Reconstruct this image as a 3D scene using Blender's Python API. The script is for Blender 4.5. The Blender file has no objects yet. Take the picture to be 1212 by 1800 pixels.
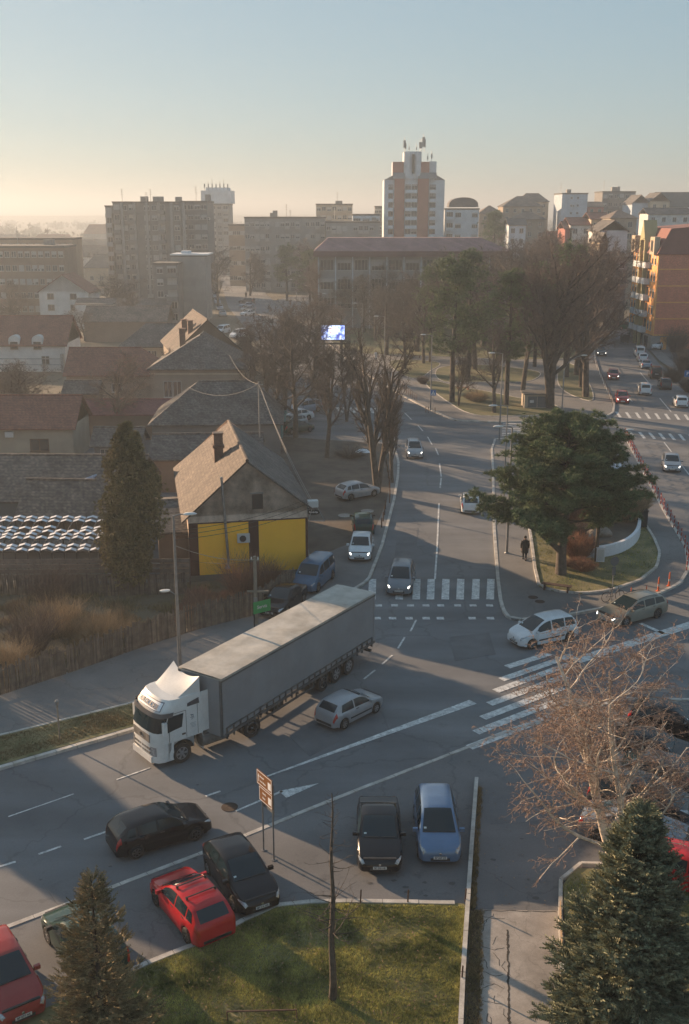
import bpy, bmesh, math, random
import numpy as np
from mathutils import Vector, Matrix, geometry

R = math.radians
SC = bpy.context.scene
COL = SC.collection

# ------------------------------------------------------------------ camera
F, CH, HZ = 1857.5, 24.5, 372.5                  # focal length in photo pixels, camera height, horizon row
PITCH = math.atan((900 - HZ) / F)
cam_d = bpy.data.cameras.new('camera')
cam = bpy.data.objects.new('camera', cam_d); COL.objects.link(cam)
cam.location = (0, 0, CH); cam.rotation_euler = (math.pi / 2 - PITCH, 0, 0)
cam_d.sensor_fit = 'VERTICAL'; cam_d.sensor_height = 24.0; cam_d.lens = 24.0 * F / 1800
cam_d.clip_start = 0.5; cam_d.clip_end = 12000
SC.camera = cam

# ------------------------------------------------------------------ sky, sun, exposure
SUN_EL, SUN_AZ = 13.0, 140.0                     # azimuth of the sun measured counter-clockwise from +X
w = bpy.data.worlds.new('World'); SC.world = w; w.use_nodes = True
nt = w.node_tree; bg = nt.nodes['Background']
sky = nt.nodes.new('ShaderNodeTexSky'); sky.sky_type = 'NISHITA'; sky.sun_disc = False
sky.sun_elevation = R(SUN_EL); sky.sun_rotation = R(90 - SUN_AZ)
sky.altitude = 100; sky.air_density = 1.0; sky.dust_density = 1.0; sky.ozone_density = 3.0
gam = nt.nodes.new('ShaderNodeGamma'); gam.inputs[1].default_value = 0.27      # a hazy, evenly bright winter sky
nt.links.new(sky.outputs[0], gam.inputs[0]); tnt = nt.nodes.new('ShaderNodeVectorMath'); tnt.operation = 'MULTIPLY'; tnt.inputs[1].default_value = (.86, 1.0, 1.04)
hs = nt.nodes.new('ShaderNodeHueSaturation'); hs.inputs['Saturation'].default_value = 1.5; nt.links.new(gam.outputs[0], hs.inputs['Color']); nt.links.new(hs.outputs[0], tnt.inputs[0]); nt.links.new(tnt.outputs[0], bg.inputs[0]); bg.inputs[1].default_value = 0.124
sd = bpy.data.lights.new('sun', 'SUN'); so = bpy.data.objects.new('sun', sd); COL.objects.link(so)
sd.energy = 4.0; sd.angle = R(0.6); sd.color = (1.0, 0.68, 0.42)
sv = Vector((math.cos(R(SUN_AZ)) * math.cos(R(SUN_EL)), math.sin(R(SUN_AZ)) * math.cos(R(SUN_EL)), math.sin(R(SUN_EL))))
so.rotation_euler = sv.to_track_quat('Z', 'Y').to_euler(); so.location = (0, 0, 60)
SC.view_settings.view_transform = 'Standard'; SC.view_settings.look = 'None'
SC.view_settings.exposure = 1.6; SC.view_settings.gamma = 1
SC.cycles.use_denoising = True
SC.cycles.max_bounces = 5; SC.cycles.diffuse_bounces = 3; SC.cycles.glossy_bounces = 3
SC.cycles.transparent_max_bounces = 8; SC.cycles.volume_bounces = 0
SC.cycles.sample_clamp_indirect = 4

# ------------------------------------------------------------------ pixel of the photo -> place in the world
_c, _s = math.cos(PITCH), math.sin(PITCH)
def G(px, py, z=0.0):
    dx = (px - 606) / F; du = -(py - 900) / F
    d = (dx, _c + du * _s, -_s + du * _c)
    t = (z - CH) / d[2]
    return (d[0] * t, d[1] * t)
def GV(px, py, z=0.0):
    a = G(px, py, z); return Vector((a[0], a[1], z))
def ZY(py, Y):                                   # height of the point at row py and distance Y
    du = -(py - 900) / F
    return CH + Y * (-_s + du * _c) / (_c + du * _s)
def XY(px, py, Y):
    du = -(py - 900) / F
    return (px - 606) / F * Y / (_c + du * _s)

# ------------------------------------------------------------------ materials
MATS = {}
ORD = 'first second third fourth fifth sixth seventh eighth ninth tenth eleventh twelfth thirteenth fourteenth fifteenth sixteenth seventeenth eighteenth nineteenth twentieth twenty-first twenty-second twenty-third twenty-fourth twenty-fifth twenty-sixth twenty-seventh twenty-eighth twenty-ninth thirtieth'.split()
def mat(name, col, rough=0.8, metal=0.0, var=0.0, scale=1.0, bump=0.0, bscale=None, coat=0.0, island=0.0,
        col2=None, emit=None, spec=0.5, detail=4, fine=0.0, sheen=0):
    if name in MATS: return MATS[name]
    m = bpy.data.materials.new(name); m.use_nodes = True; MATS[name] = m
    t = m.node_tree; b = t.nodes['Principled BSDF']; L = t.links.new
    b.inputs['Base Color'].default_value = (*col, 1); b.inputs['Roughness'].default_value = rough
    b.inputs['Metallic'].default_value = metal; b.inputs['Specular IOR Level'].default_value = spec
    if coat: b.inputs['Coat Weight'].default_value = coat; b.inputs['Coat Roughness'].default_value = 0.05
    if emit: b.inputs['Emission Color'].default_value = (*emit[0], 1); b.inputs['Emission Strength'].default_value = emit[1]
    src = None
    if var or col2 or bump or fine:
        tc = t.nodes.new('ShaderNodeTexCoord')
    if var or col2:
        n = t.nodes.new('ShaderNodeTexNoise'); n.inputs['Scale'].default_value = scale; n.inputs['Detail'].default_value = detail
        n.inputs['Roughness'].default_value = 0.62
        L(tc.outputs['Object'], n.inputs['Vector'])
        r = t.nodes.new('ShaderNodeValToRGB'); L(n.outputs[0], r.inputs[0])
        c2 = col2 or col
        r.color_ramp.elements[0].position = 0.34; r.color_ramp.elements[1].position = 0.66
        r.color_ramp.elements[0].color = (*[max(0, x * (1 - var)) for x in col], 1)
        r.color_ramp.elements[1].color = (*[min(1, x * (1 + var)) for x in c2], 1)
        src = r.outputs[0]
    if fine:
        n2 = t.nodes.new('ShaderNodeTexNoise'); n2.inputs['Scale'].default_value = 14; n2.inputs['Detail'].default_value = 6
        n2.inputs['Roughness'].default_value = 0.8
        L(tc.outputs['Object'], n2.inputs['Vector'])
        mr = t.nodes.new('ShaderNodeMapRange'); mr.inputs['From Min'].default_value = .3; mr.inputs['From Max'].default_value = .7
        mr.inputs['To Min'].default_value = 1 - fine; mr.inputs['To Max'].default_value = 1 + fine
        L(n2.outputs[0], mr.inputs['Value'])
        mx = t.nodes.new('ShaderNodeVectorMath'); mx.operation = 'SCALE'
        if src: L(src, mx.inputs[0])
        else: mx.inputs[0].default_value = col
        L(mr.outputs[0], mx.inputs['Scale']); src = mx.outputs[0]
    if island:
        g = t.nodes.new('ShaderNodeNewGeometry')
        mr = t.nodes.new('ShaderNodeMapRange'); mr.inputs['To Min'].default_value = 1 - island; mr.inputs['To Max'].default_value = 1 + island
        L(g.outputs['Random Per Island'], mr.inputs['Value'])
        mx = t.nodes.new('ShaderNodeVectorMath'); mx.operation = 'SCALE'
        if src: L(src, mx.inputs[0])
        else: mx.inputs[0].default_value = col
        L(mr.outputs[0], mx.inputs['Scale']); src = mx.outputs[0]
    if src: L(src, b.inputs['Base Color'])
    if bump:
        n = t.nodes.new('ShaderNodeTexNoise'); n.inputs['Scale'].default_value = bscale or scale * 6; n.inputs['Detail'].default_value = 6
        L(tc.outputs['Object'], n.inputs['Vector'])
        bp = t.nodes.new('ShaderNodeBump'); bp.inputs['Strength'].default_value = 0.8; bp.inputs['Distance'].default_value = bump
        L(n.outputs[0], bp.inputs['Height']); L(bp.outputs[0], b.inputs['Normal'])
    return m

def tile_mat(name, c1, c2, mortar, bw, rh, mode='roof', rough=0.85, bump=0.02, ms=0.012, var=0.25, gap=0.5):
    """bricks or roof tiles laid in the object's own coordinates"""
    if name in MATS: return MATS[name]
    m = bpy.data.materials.new(name); m.use_nodes = True; MATS[name] = m
    t = m.node_tree; b = t.nodes['Principled BSDF']; L = t.links.new
    b.inputs['Roughness'].default_value = rough
    tc = t.nodes.new('ShaderNodeTexCoord'); sp = t.nodes.new('ShaderNodeSeparateXYZ'); L(tc.outputs['Object'], sp.inputs[0])
    ad = t.nodes.new('ShaderNodeMath'); ad.operation = 'ADD'; L(sp.outputs[0], ad.inputs[0]); L(sp.outputs[1], ad.inputs[1])
    k = t.nodes.new('ShaderNodeMath'); k.operation = 'MULTIPLY'; L(sp.outputs[2], k.inputs[0]); k.inputs[1].default_value = 1.7 if mode == 'roof' else 1.0
    cb = t.nodes.new('ShaderNodeCombineXYZ'); L(ad.outputs[0], cb.inputs[0]); L(k.outputs[0], cb.inputs[1])
    br = t.nodes.new('ShaderNodeTexBrick'); L(cb.outputs[0], br.inputs['Vector']); br.inputs['Scale'].default_value = 1
    br.inputs['Brick Width'].default_value = bw; br.inputs['Row Height'].default_value = rh; br.inputs['Mortar Size'].default_value = ms
    c1, c2, mortar = [tuple(x * 1.2 for x in q) for q in (c1, c2, mortar)]; br.inputs['Color1'].default_value = (*c1, 1); br.inputs['Color2'].default_value = (*c2, 1); br.inputs['Mortar'].default_value = (*mortar, 1)
    n = t.nodes.new('ShaderNodeTexNoise'); n.inputs['Scale'].default_value = gap; n.inputs['Detail'].default_value = 6; n.inputs['Roughness'].default_value = .65
    L(tc.outputs['Object'], n.inputs['Vector'])
    mr = t.nodes.new('ShaderNodeMapRange'); mr.inputs['From Min'].default_value = .3; mr.inputs['From Max'].default_value = .7
    mr.inputs['To Min'].default_value = 1 - var; mr.inputs['To Max'].default_value = 1 + var; L(n.outputs[0], mr.inputs['Value'])
    n3 = t.nodes.new('ShaderNodeTexNoise'); n3.inputs['Scale'].default_value = 4; n3.inputs['Detail'].default_value = 3; L(tc.outputs['Object'], n3.inputs['Vector'])
    mr3 = t.nodes.new('ShaderNodeMapRange'); mr3.inputs['From Min'].default_value = .35; mr3.inputs['From Max'].default_value = .65
    mr3.inputs['To Min'].default_value = 1 - var * .7; mr3.inputs['To Max'].default_value = 1 + var * .7; L(n3.outputs[0], mr3.inputs['Value'])
    mm = t.nodes.new('ShaderNodeMath'); mm.operation = 'MULTIPLY'; L(mr.outputs[0], mm.inputs[0]); L(mr3.outputs[0], mm.inputs[1])
    mx = t.nodes.new('ShaderNodeVectorMath'); mx.operation = 'SCALE'; L(br.outputs[0], mx.inputs[0]); L(mm.outputs[0], mx.inputs['Scale'])
    L(mx.outputs[0], b.inputs['Base Color'])
    bp = t.nodes.new('ShaderNodeBump'); bp.inputs['Distance'].default_value = bump; bp.invert = True
    L(br.outputs['Fac'], bp.inputs['Height']); L(bp.outputs[0], b.inputs['Normal'])
    return m

# ------------------------------------------------------------------ mesh builder
class MB:
    def __init__(s): s.v = []; s.f = []; s.m = []
    def add(s, vs, fs, mi=0, M=None):
        o = len(s.v)
        s.v += [tuple(M @ Vector(v)) for v in vs] if M else [tuple(v) for v in vs]
        s.f += [tuple(i + o for i in f) for f in fs]; s.m += [mi] * len(fs); return s
    def box(s, x0, x1, y0, y1, z0, z1, mi=0, M=None):
        v = [(x0, y0, z0), (x1, y0, z0), (x1, y1, z0), (x0, y1, z0), (x0, y0, z1), (x1, y0, z1), (x1, y1, z1), (x0, y1, z1)]
        return s.add(v, [(0, 3, 2, 1), (4, 5, 6, 7), (0, 1, 5, 4), (1, 2, 6, 5), (2, 3, 7, 6), (3, 0, 4, 7)], mi, M)
    def quad(s, a, b, c, d, mi=0): return s.add([a, b, c, d], [(0, 1, 2, 3)], mi)
    def bar(s, a, b, wd, hd, mi=0):                  # box beam from a to b
        a, b = Vector(a), Vector(b); d = b - a; L = d.length
        if L < 1e-6: return s
        M = Matrix.Translation(a) @ d.to_track_quat('X', 'Z').to_matrix().to_4x4()
        return s.box(0, L, -wd / 2, wd / 2, -hd / 2, hd / 2, mi, M)
    def tube(s, pts, rads, n=6, mi=0, cap=True):
        pts = [Vector(p) for p in pts]
        if not isinstance(rads, (list, tuple)): rads = [rads] * len(pts)
        rings = []
        up = Vector((0, 0, 1))
        for i, p in enumerate(pts):
            d = (pts[min(i + 1, len(pts) - 1)] - pts[max(i - 1, 0)])
            if d.length < 1e-9: d = Vector((0, 0, 1))
            d.normalize()
            a = d.cross(up if abs(d.z) < .95 else Vector((1, 0, 0))).normalized(); b = a.cross(d)
            rings.append([p + (a * math.cos(2 * math.pi * k / n) + b * math.sin(2 * math.pi * k / n)) * rads[i] for k in range(n)])
        vs = [q for r in rings for q in r]; fs = []
        for i in range(len(pts) - 1):
            for k in range(n):
                k2 = (k + 1) % n
                fs.append((i * n + k, i * n + k2, (i + 1) * n + k2, (i + 1) * n + k))
        if cap: fs.append(tuple(range(n))); fs.append(tuple(range(len(vs) - 1, len(vs) - 1 - n, -1)))
        return s.add(vs, fs, mi)
    def lathe(s, prof, n=16, mi=0, M=None, closed=False):   # prof: (radius, height) round local Z
        vs = []; fs = []
        for r, h in prof:
            vs += [(r * math.cos(2 * math.pi * k / n), r * math.sin(2 * math.pi * k / n), h) for k in range(n)]
        for i in range(len(prof) - 1):
            for k in range(n):
                k2 = (k + 1) % n; fs.append((i * n + k, i * n + k2, (i + 1) * n + k2, (i + 1) * n + k))
        if not closed:
            fs.append(tuple(range(n - 1, -1, -1))); fs.append(tuple(range(len(vs) - n, len(vs))))
        return s.add(vs, fs, mi, M)
    def prism(s, poly, z0, z1, mi=0, M=None, top=True):     # polygon in XY extruded in Z
        a = sum(poly[i][0] * poly[(i + 1) % len(poly)][1] - poly[(i + 1) % len(poly)][0] * poly[i][1] for i in range(len(poly)))
        if a < 0: poly = poly[::-1]
        n = len(poly); vs = [(p[0], p[1], z0) for p in poly] + [(p[0], p[1], z1) for p in poly]
        fs = [(i, (i + 1) % n, (i + 1) % n + n, i + n) for i in range(n)]
        tri = geometry.tessellate_polygon([[Vector((p[0], p[1], 0)) for p in poly]])
        for t in tri:
            x = [Vector(poly[i]).to_2d() if len(poly[i]) > 2 else Vector(poly[i]) for i in t]
            cr = (x[1] - x[0]).cross(x[2] - x[0])
            t = t if cr > 0 else t[::-1]
            fs.append(tuple(i + n for i in t)); fs.append(tuple(t[::-1]))
        return s.add(vs, fs, mi, M)
    def mesh(s, name, mats, smooth=None):
        me = bpy.data.meshes.new(name); me.from_pydata(s.v, [], s.f)
        for m in (mats if isinstance(mats, (list, tuple)) else [mats]): me.materials.append(m)
        if any(s.m): me.polygons.foreach_set('material_index', s.m)
        if smooth is not None:
            me.polygons.foreach_set('use_smooth', [True] * len(s.f))
            if smooth < 180: me.set_sharp_from_angle(angle=R(smooth))
        me.update(); return me
    def build(s, name, mats, parent=None, smooth=None, loc=None, rot=None):
        return link(name, s.mesh(name, mats, smooth), parent, loc, rot)

def link(name, data, parent=None, loc=None, rot=None):
    o = bpy.data.objects.new(name, data); COL.objects.link(o)
    if parent is not None: o.parent = parent
    if loc is not None: o.location = loc
    if rot is not None: o.rotation_euler = rot if isinstance(rot, (tuple, list)) else (0, 0, rot)
    return o
def tag(o, label=None, cat=None, group=None, kind=None):
    if label: o['label'] = label
    if cat: o['category'] = cat
    if group: o['group'] = group
    if kind: o['kind'] = kind
    return o
def thing(name, label, cat, loc=(0, 0, 0), rz=0, group=None):
    o = link(name, None, None, loc, rz); o.empty_display_size = 0.5
    return tag(o, label, cat, group)
KIDS = {}
def copy_tree(o, parent=None):
    c = o.copy(); COL.objects.link(c); c.parent = parent
    for ch in list(o.children): copy_tree(ch, c)
    return c
def npmesh(name, V, Fc, mats, smooth=False):
    """mesh from numpy arrays: V (n,3), Fc (m,k)"""
    me = bpy.data.meshes.new(name); k = Fc.shape[1]
    me.vertices.add(len(V)); me.vertices.foreach_set('co', V.astype(np.float32).ravel())
    me.loops.add(Fc.size); me.loops.foreach_set('vertex_index', Fc.astype(np.int32).ravel())
    me.polygons.add(len(Fc)); me.polygons.foreach_set('loop_start', np.arange(0, Fc.size, k, dtype=np.int32))
    for m in (mats if isinstance(mats, (list, tuple)) else [mats]): me.materials.append(m)
    if smooth: me.polygons.foreach_set('use_smooth', np.ones(len(Fc), bool))
    me.update(calc_edges=True); return me
def text_mesh(txt, size, font_mat, extrude=0.004, align='CENTER', sx=1.0):
    cu = bpy.data.curves.new('lettering', 'FONT'); cu.body = txt; cu.size = size; cu.extrude = extrude; cu.offset = size * .02
    cu.align_x = align; cu.align_y = 'CENTER'; cu.resolution_u = 2
    ob = bpy.data.objects.new('lettering', cu); COL.objects.link(ob)
    dg = bpy.context.evaluated_depsgraph_get(); dg.update()
    me = bpy.data.meshes.new_from_object(ob.evaluated_get(dg)); bpy.data.objects.remove(ob)
    for v in me.vertices: v.co.x *= sx
    me.materials.clear(); me.materials.append(font_mat); return me
def frame(o, x, y, z):                                # matrix with axes x,y,z at o
    M = Matrix((x, y, z)).transposed().to_4x4(); M.translation = o; return M

def chaikin(p, n=2, closed=True):
    for _ in range(n):
        q = []; m = len(p)
        rng = range(m) if closed else range(m - 1)
        if not closed: q.append(p[0])
        for i in rng:
            a, b = p[i], p[(i + 1) % m]
            q += [(a[0] * .75 + b[0] * .25, a[1] * .75 + b[1] * .25), (a[0] * .25 + b[0] * .75, a[1] * .25 + b[1] * .75)]
        if not closed: q.append(p[-1])
        p = q
    return p
def PX(pts, z=0.0): return [G(a, b, z) for a, b in pts]
# ------------------------------------------------------------------ materials of the setting
def ground_mat(name, c, c2, rough=.9, big=.12, crack=False, stain=0.0, track=0.0, wear=None):
    if name in MATS: return MATS[name]
    c = tuple(x * 1.22 for x in c); c2 = tuple(x * 1.22 for x in c2)
    m = mat(name, c, rough, 0, .10, big, .003, 30, col2=c2, fine=.13, detail=8)
    t = m.node_tree; L = t.links.new; b = t.nodes['Principled BSDF']
    src = b.inputs['Base Color'].links[0].from_socket
    tc = t.nodes.new('ShaderNodeTexCoord')
    if crack:
        v = t.nodes.new('ShaderNodeTexVoronoi'); v.feature = 'DISTANCE_TO_EDGE'; v.inputs['Scale'].default_value = crack
        n = t.nodes.new('ShaderNodeTexNoise'); n.inputs['Scale'].default_value = 1.4; n.inputs['Detail'].default_value = 5
        L(tc.outputs['Object'], n.inputs['Vector'])
        a = t.nodes.new('ShaderNodeVectorMath'); a.operation = 'MULTIPLY_ADD'; a.inputs[1].default_value = (1.3, 1.3, 0)
        L(n.outputs['Color'], a.inputs[0]); L(tc.outputs['Object'], a.inputs[2]); L(a.outputs[0], v.inputs['Vector'])
        mr = t.nodes.new('ShaderNodeMapRange'); mr.inputs['From Max'].default_value = .009; mr.inputs['To Min'].default_value = .76
        L(v.outputs[0], mr.inputs['Value'])
        mx = t.nodes.new('ShaderNodeVectorMath'); mx.operation = 'SCALE'; L(src, mx.inputs[0]); L(mr.outputs[0], mx.inputs['Scale']); src = mx.outputs[0]
    if stain:
        n = t.nodes.new('ShaderNodeTexNoise'); n.inputs['Scale'].default_value = .9; n.inputs['Detail'].default_value = 9; n.inputs['Roughness'].default_value = .75
        L(tc.outputs['Object'], n.inputs['Vector'])
        mr = t.nodes.new('ShaderNodeMapRange'); mr.inputs['From Min'].default_value = .56; mr.inputs['From Max'].default_value = .72; mr.inputs['To Min'].default_value = 1; mr.inputs['To Max'].default_value = 1 - stain
        L(n.outputs[0], mr.inputs['Value'])
        mx = t.nodes.new('ShaderNodeVectorMath'); mx.operation = 'SCALE'; L(src, mx.inputs[0]); L(mr.outputs[0], mx.inputs['Scale']); src = mx.outputs[0]
    if track:                                             # darker and paler lanes along the street
        mp = t.nodes.new('ShaderNodeMapping'); mp.inputs['Rotation'].default_value = (0, 0, R(-38)); mp.inputs['Scale'].default_value = (.05, .55, 1)
        n = t.nodes.new('ShaderNodeTexNoise'); n.inputs['Scale'].default_value = 1; n.inputs['Detail'].default_value = 4
        L(tc.outputs['Object'], mp.inputs[0]); L(mp.outputs[0], n.inputs['Vector'])
        mr = t.nodes.new('ShaderNodeMapRange'); mr.inputs['From Min'].default_value = .35; mr.inputs['From Max'].default_value = .65; mr.inputs['To Min'].default_value = 1 - track; mr.inputs['To Max'].default_value = 1 + track
        L(n.outputs[0], mr.inputs['Value']); mx = t.nodes.new('ShaderNodeVectorMath'); mx.operation = 'SCALE'; L(src, mx.inputs[0]); L(mr.outputs[0], mx.inputs['Scale']); src = mx.outputs[0]
    if wear:                                              # paint worn through to the asphalt
        n = t.nodes.new('ShaderNodeTexNoise'); n.inputs['Scale'].default_value = 5; n.inputs['Detail'].default_value = 10; n.inputs['Roughness'].default_value = .8
        L(tc.outputs['Object'], n.inputs['Vector'])
        mr = t.nodes.new('ShaderNodeMapRange'); mr.inputs['From Min'].default_value = .49; mr.inputs['From Max'].default_value = .66; L(n.outputs[0], mr.inputs['Value'])
        mi = t.nodes.new('ShaderNodeMix'); mi.data_type = 'RGBA'; L(mr.outputs[0], mi.inputs['Factor']); L(src, mi.inputs['A']); mi.inputs['B'].default_value = (*wear, 1); src = mi.outputs['Result']
    L(src, b.inputs['Base Color']); return m
ASPH = ground_mat('asphalt', (.105, .110, .118), (.135, .138, .142), crack=.11, stain=.22, track=.13)
ASPH2 = ground_mat('parking_asphalt', (.10, .102, .106), (.135, .134, .136), crack=.17, stain=.45, track=.06)
PAVE = ground_mat('pavement_asphalt', (.12, .118, .118), (.165, .16, .155), crack=.2, stain=.2)
CONC = ground_mat('old_concrete', (.19, .17, .15), (.30, .275, .25), big=.5, crack=.45, stain=.35)
KERB = ground_mat('kerb_stone', (.30, .28, .25), (.42, .40, .37), big=1.5, stain=.3)
DIRT = ground_mat('dirt', (.055, .042, .032), (.10, .08, .062), big=.35, stain=.4)
SOIL = ground_mat('ground_soil', (.07, .062, .04), (.11, .09, .06), big=.06, stain=.3)
LAWN = ground_mat('lawn_soil', (.07, .08, .025), (.19, .16, .08), big=.5, stain=.3)
LAWN2 = ground_mat('park_lawn', (.07, .085, .03), (.13, .11, .055), big=.25, stain=.3)
PAINT = ground_mat('road_paint', (.42, .42, .41), (.60, .60, .58), big=2.2, stain=.5, wear=(.19, .19, .195))

# ------------------------------------------------------------------ the setting
def sheet(name, poly, z, m, z0=None):
    mb = MB(); mb.prism(poly, (z - .1) if z0 is None else z0, z, 0)
    return tag(mb.build(name, m), kind='structure')
gm = MB(); gm.quad((-4200, -300, -.12), (4200, -300, -.12), (4200, 6000, -.12), (-4200, 6000, -.12))
tag(gm.build('ground', SOIL), kind='structure')
tag(MB().quad((-30, 12, 0), (60, 12, 0), (60, 152, 0), (-30, 152, 0)).build('road', ASPH), kind='structure')

KERBS = MB()
def kerb(px, wd=.22, z0=-.05, z1=.15, seg=1.0, closed=False, world=False):
    p = [Vector(a) for a in (px if world else PX(px))]
    if closed: p = p + [p[0]]
    # resample at equal steps
    L = [0]
    for i in range(1, len(p)): L.append(L[-1] + (p[i] - p[i - 1]).length)
    n = max(1, int(L[-1] / seg)); q = []
    for k in range(n + 1):
        d = L[-1] * k / n; i = 0
        while i < len(p) - 2 and L[i + 1] < d: i += 1
        t = (d - L[i]) / max(1e-6, L[i + 1] - L[i]); q.append(p[i].lerp(p[i + 1], t))
    rnd = random.Random(5)
    for i in range(len(q) - 1):
        a, b = q[i], q[i + 1]; d = (b - a).normalized(); a = a + d * .012; b = b - d * .012
        nn = Vector((-d.y, d.x)) * wd / 2; h = z1 + rnd.uniform(-.006, .006)
        KERBS.prism([a - nn, b - nn, b + nn, a + nn], z0, h)

# left pavement, with its dirt yard, verge and kerbs
pav_left = [(-900, 1590), (0, 1353), (240, 1283), (648, 1022), (672, 960), (693, 880), (701, 825), (692, 788), (678, 768),
            (560, 768), (380, 760), (300, 800), (430, 1000), (540, 1010), (520, 1045), (430, 1085), (250, 1140), (0, 1225), (-700, 1395)]
sheet('pavement', PX(pav_left), .12, PAVE)
kerb([(-900, 1590), (0, 1353), (240, 1283), (450, 1146), (648, 1022), (672, 960), (693, 880), (700, 838), (701, 815), (696, 795), (680, 768)])
verge = [(-900, 1500), (0, 1297), (245, 1236), (330, 1196), (330, 1230), (240, 1279), (0, 1349), (-900, 1585)]
sheet('grass_verge', PX(verge), .135, LAWN, 0)
kerb([(-900, 1500), (0, 1297), (245, 1236), (330, 1196)], .16, 0, .16)
sheet('dirt_yard', PX([(548, 985), (655, 942), (680, 885), (692, 815), (676, 782), (560, 774), (400, 762), (440, 850), (520, 900)]), .128, DIRT, 0)
# waste plot behind the fence
sheet('waste_plot', PX([(-900, 1560), (-700, 1395), (0, 1222), (250, 1137), (430, 1082), (520, 1042), (540, 1012), (330, 1026), (0, 1030), (-700, 1030)]), .10, SOIL, -.1)

# traffic island with its pavement and lawn
isl = [(871, 773), (865, 790), (867, 830), (869, 930), (876, 1023), (881, 1062), (890, 1085), (905, 1092), (930, 1090), (1000, 1083), (1050, 1073),
       (1110, 1060), (1160, 1044), (1195, 1028), (1210, 1003), (1206, 965), (1170, 905), (1130, 830), (1100, 770), (1085, 757), (1040, 752), (960, 760), (900, 772)]
sheet('island_pavement', PX(isl), .12, PAVE)
kerb(isl[-1:] + isl[:-4])
ilawn = [(910, 780), (960, 768), (1045, 764), (1070, 778), (1092, 828), (1116, 880), (1128, 915), (1150, 950), (1160, 975), (1155, 1000), (1125, 1024), (1070, 1042),
         (1020, 1047), (972, 1042), (948, 1034), (941, 1005), (934, 950), (925, 900), (914, 830)]
sheet('island_lawn', PX(ilawn), .16, LAWN, 0)
kerb(ilawn, .2, 0, .24, closed=True)

# the park beyond the cross street
park = [(758, 722), (800, 740), (870, 743), (1000, 740), (1062, 735), (1078, 726), (1080, 712), (1064, 680), (1048, 640), (1042, 600), (1030, 545),
        (1000, 520), (520, 520), (480, 530), (560, 590), (640, 655), (700, 692)]
sheet('park_pavement', PX(park), .12, PAVE)
kerb([(520, 560), (560, 590), (640, 655), (700, 692), (758, 722), (800, 740), (870, 743), (1000, 740), (1062, 735), (1078, 726), (1080, 712), (1064, 680), (1048, 640), (1042, 600), (1030, 545)], .25)
for pg in ([(742, 674), (788, 709), (824, 730), (866, 734), (975, 731), (992, 722), (970, 711), (915, 702), (860, 690), (805, 681), (762, 669)],
           [(764, 655), (775, 645), (840, 641), (953, 653), (948, 665), (925, 674), (860, 672), (790, 675), (769, 668)],
           [(690, 650), (680, 632), (770, 636), (776, 643), (757, 652), (745, 664), (722, 668)],
           [(990, 690), (1033, 707), (1045, 706), (1040, 680), (1012, 640), (985, 640), (978, 670)],
           [(540, 570), (560, 548), (1010, 545), (1030, 600), (1025, 632), (900, 634), (830, 630), (690, 625), (610, 622)]):
    pg = chaikin(pg, 2); sheet('park_lawn', PX(pg), .15, LAWN2, 0)
    kerb(pg, .14, 0, .17, 1.2, closed=True)

# the far streets
sheet('street', [G(*p) for p in [(660, 765), (560, 765), (470, 620), (402, 540), (383, 480), (372, 430), (405, 430), (440, 470), (470, 520), (560, 588), (640, 652), (700, 690), (760, 724)]], .004, ASPH, -.1)
sheet('street', [G(*p) for p in [(1078, 735), (1046, 640), (1040, 600), (1000, 520), (980, 450), (1000, 450), (1080, 560), (1125, 600), (1160, 640), (1230, 690), (1290, 740)]], .008, ASPH, -.1)
sheet('pavement', [G(*p) for p in [(1100, 560), (1125, 597), (1160, 635), (1260, 700), (1500, 735), (1500, 560), (1170, 560)]], .10, PAVE)
sheet('cross_street', [G(*p) for p in [(1060, 742), (1078, 724), (1500, 700), (1700, 790), (1230, 770)]], .012, ASPH, -.1)

# forecourt parking with its flush kerb line, long low kerb, lawn, concrete walk
sheet('parking_ground', PX([(-500, 1830), (0, 1638), (355, 1503), (600, 1403), (820, 1318), (900, 1286), (1000, 1262), (1090, 1232), (1500, 1240), (1900, 1800), (700, 2300), (-600, 2600)]), .010, ASPH2, -.05)
kerb([(-500, 1828), (0, 1635), (355, 1500), (600, 1400), (820, 1315), (900, 1283), (1000, 1258), (1090, 1229)], .20, -.05, .03, 1.1)
kerb([(1090, 1229), (1300, 1234), (1600, 1240)], .20, -.05, .10, 1.1)
lawn = [(120, 1760), (280, 1690), (365, 1655), (395, 1638), (495, 1592), (600, 1589), (815, 1593), (822, 1602), (815, 1700), (808, 1850), (800, 2300), (-300, 2300), (-200, 1900)]
sheet('lawn', PX(lawn), .12, LAWN)
kerb([(120, 1760), (280, 1690), (350, 1663)], .2, -.02, .16, .9)
kerb([(378, 1652), (395, 1638), (495, 1592), (600, 1589), (800, 1592)], .2, -.02, .16, 1.2)
kerb([(838, 1374), (833, 1440), (828, 1510), (822, 1600), (815, 1700), (808, 1850), (802, 2000)], .16, -.05, .24, 2.0)
sheet('drain_strip', PX([(829, 1600), (846, 1600), (845, 1700), (842, 1850), (840, 2100), (812, 2100), (820, 1800)]), .02, DIRT, -.05)
sheet('concrete_walk', PX([(846, 1600), (985, 1602), (990, 1700), (1000, 1850), (1020, 2200), (838, 2200), (842, 1850)]), .03, CONC, -.05)
sheet('side_lawn', PX([(990, 1560), (1010, 1530), (1290, 1545), (1500, 2200), (1020, 2200), (995, 1700)]), .12, LAWN)
kerb([(992, 1850), (988, 1700), (985, 1600), (986, 1540), (1000, 1522), (1100, 1524)], .14, -.02, .18, 1.5)
tag(KERBS.build('kerb', KERB), kind='structure')

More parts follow.
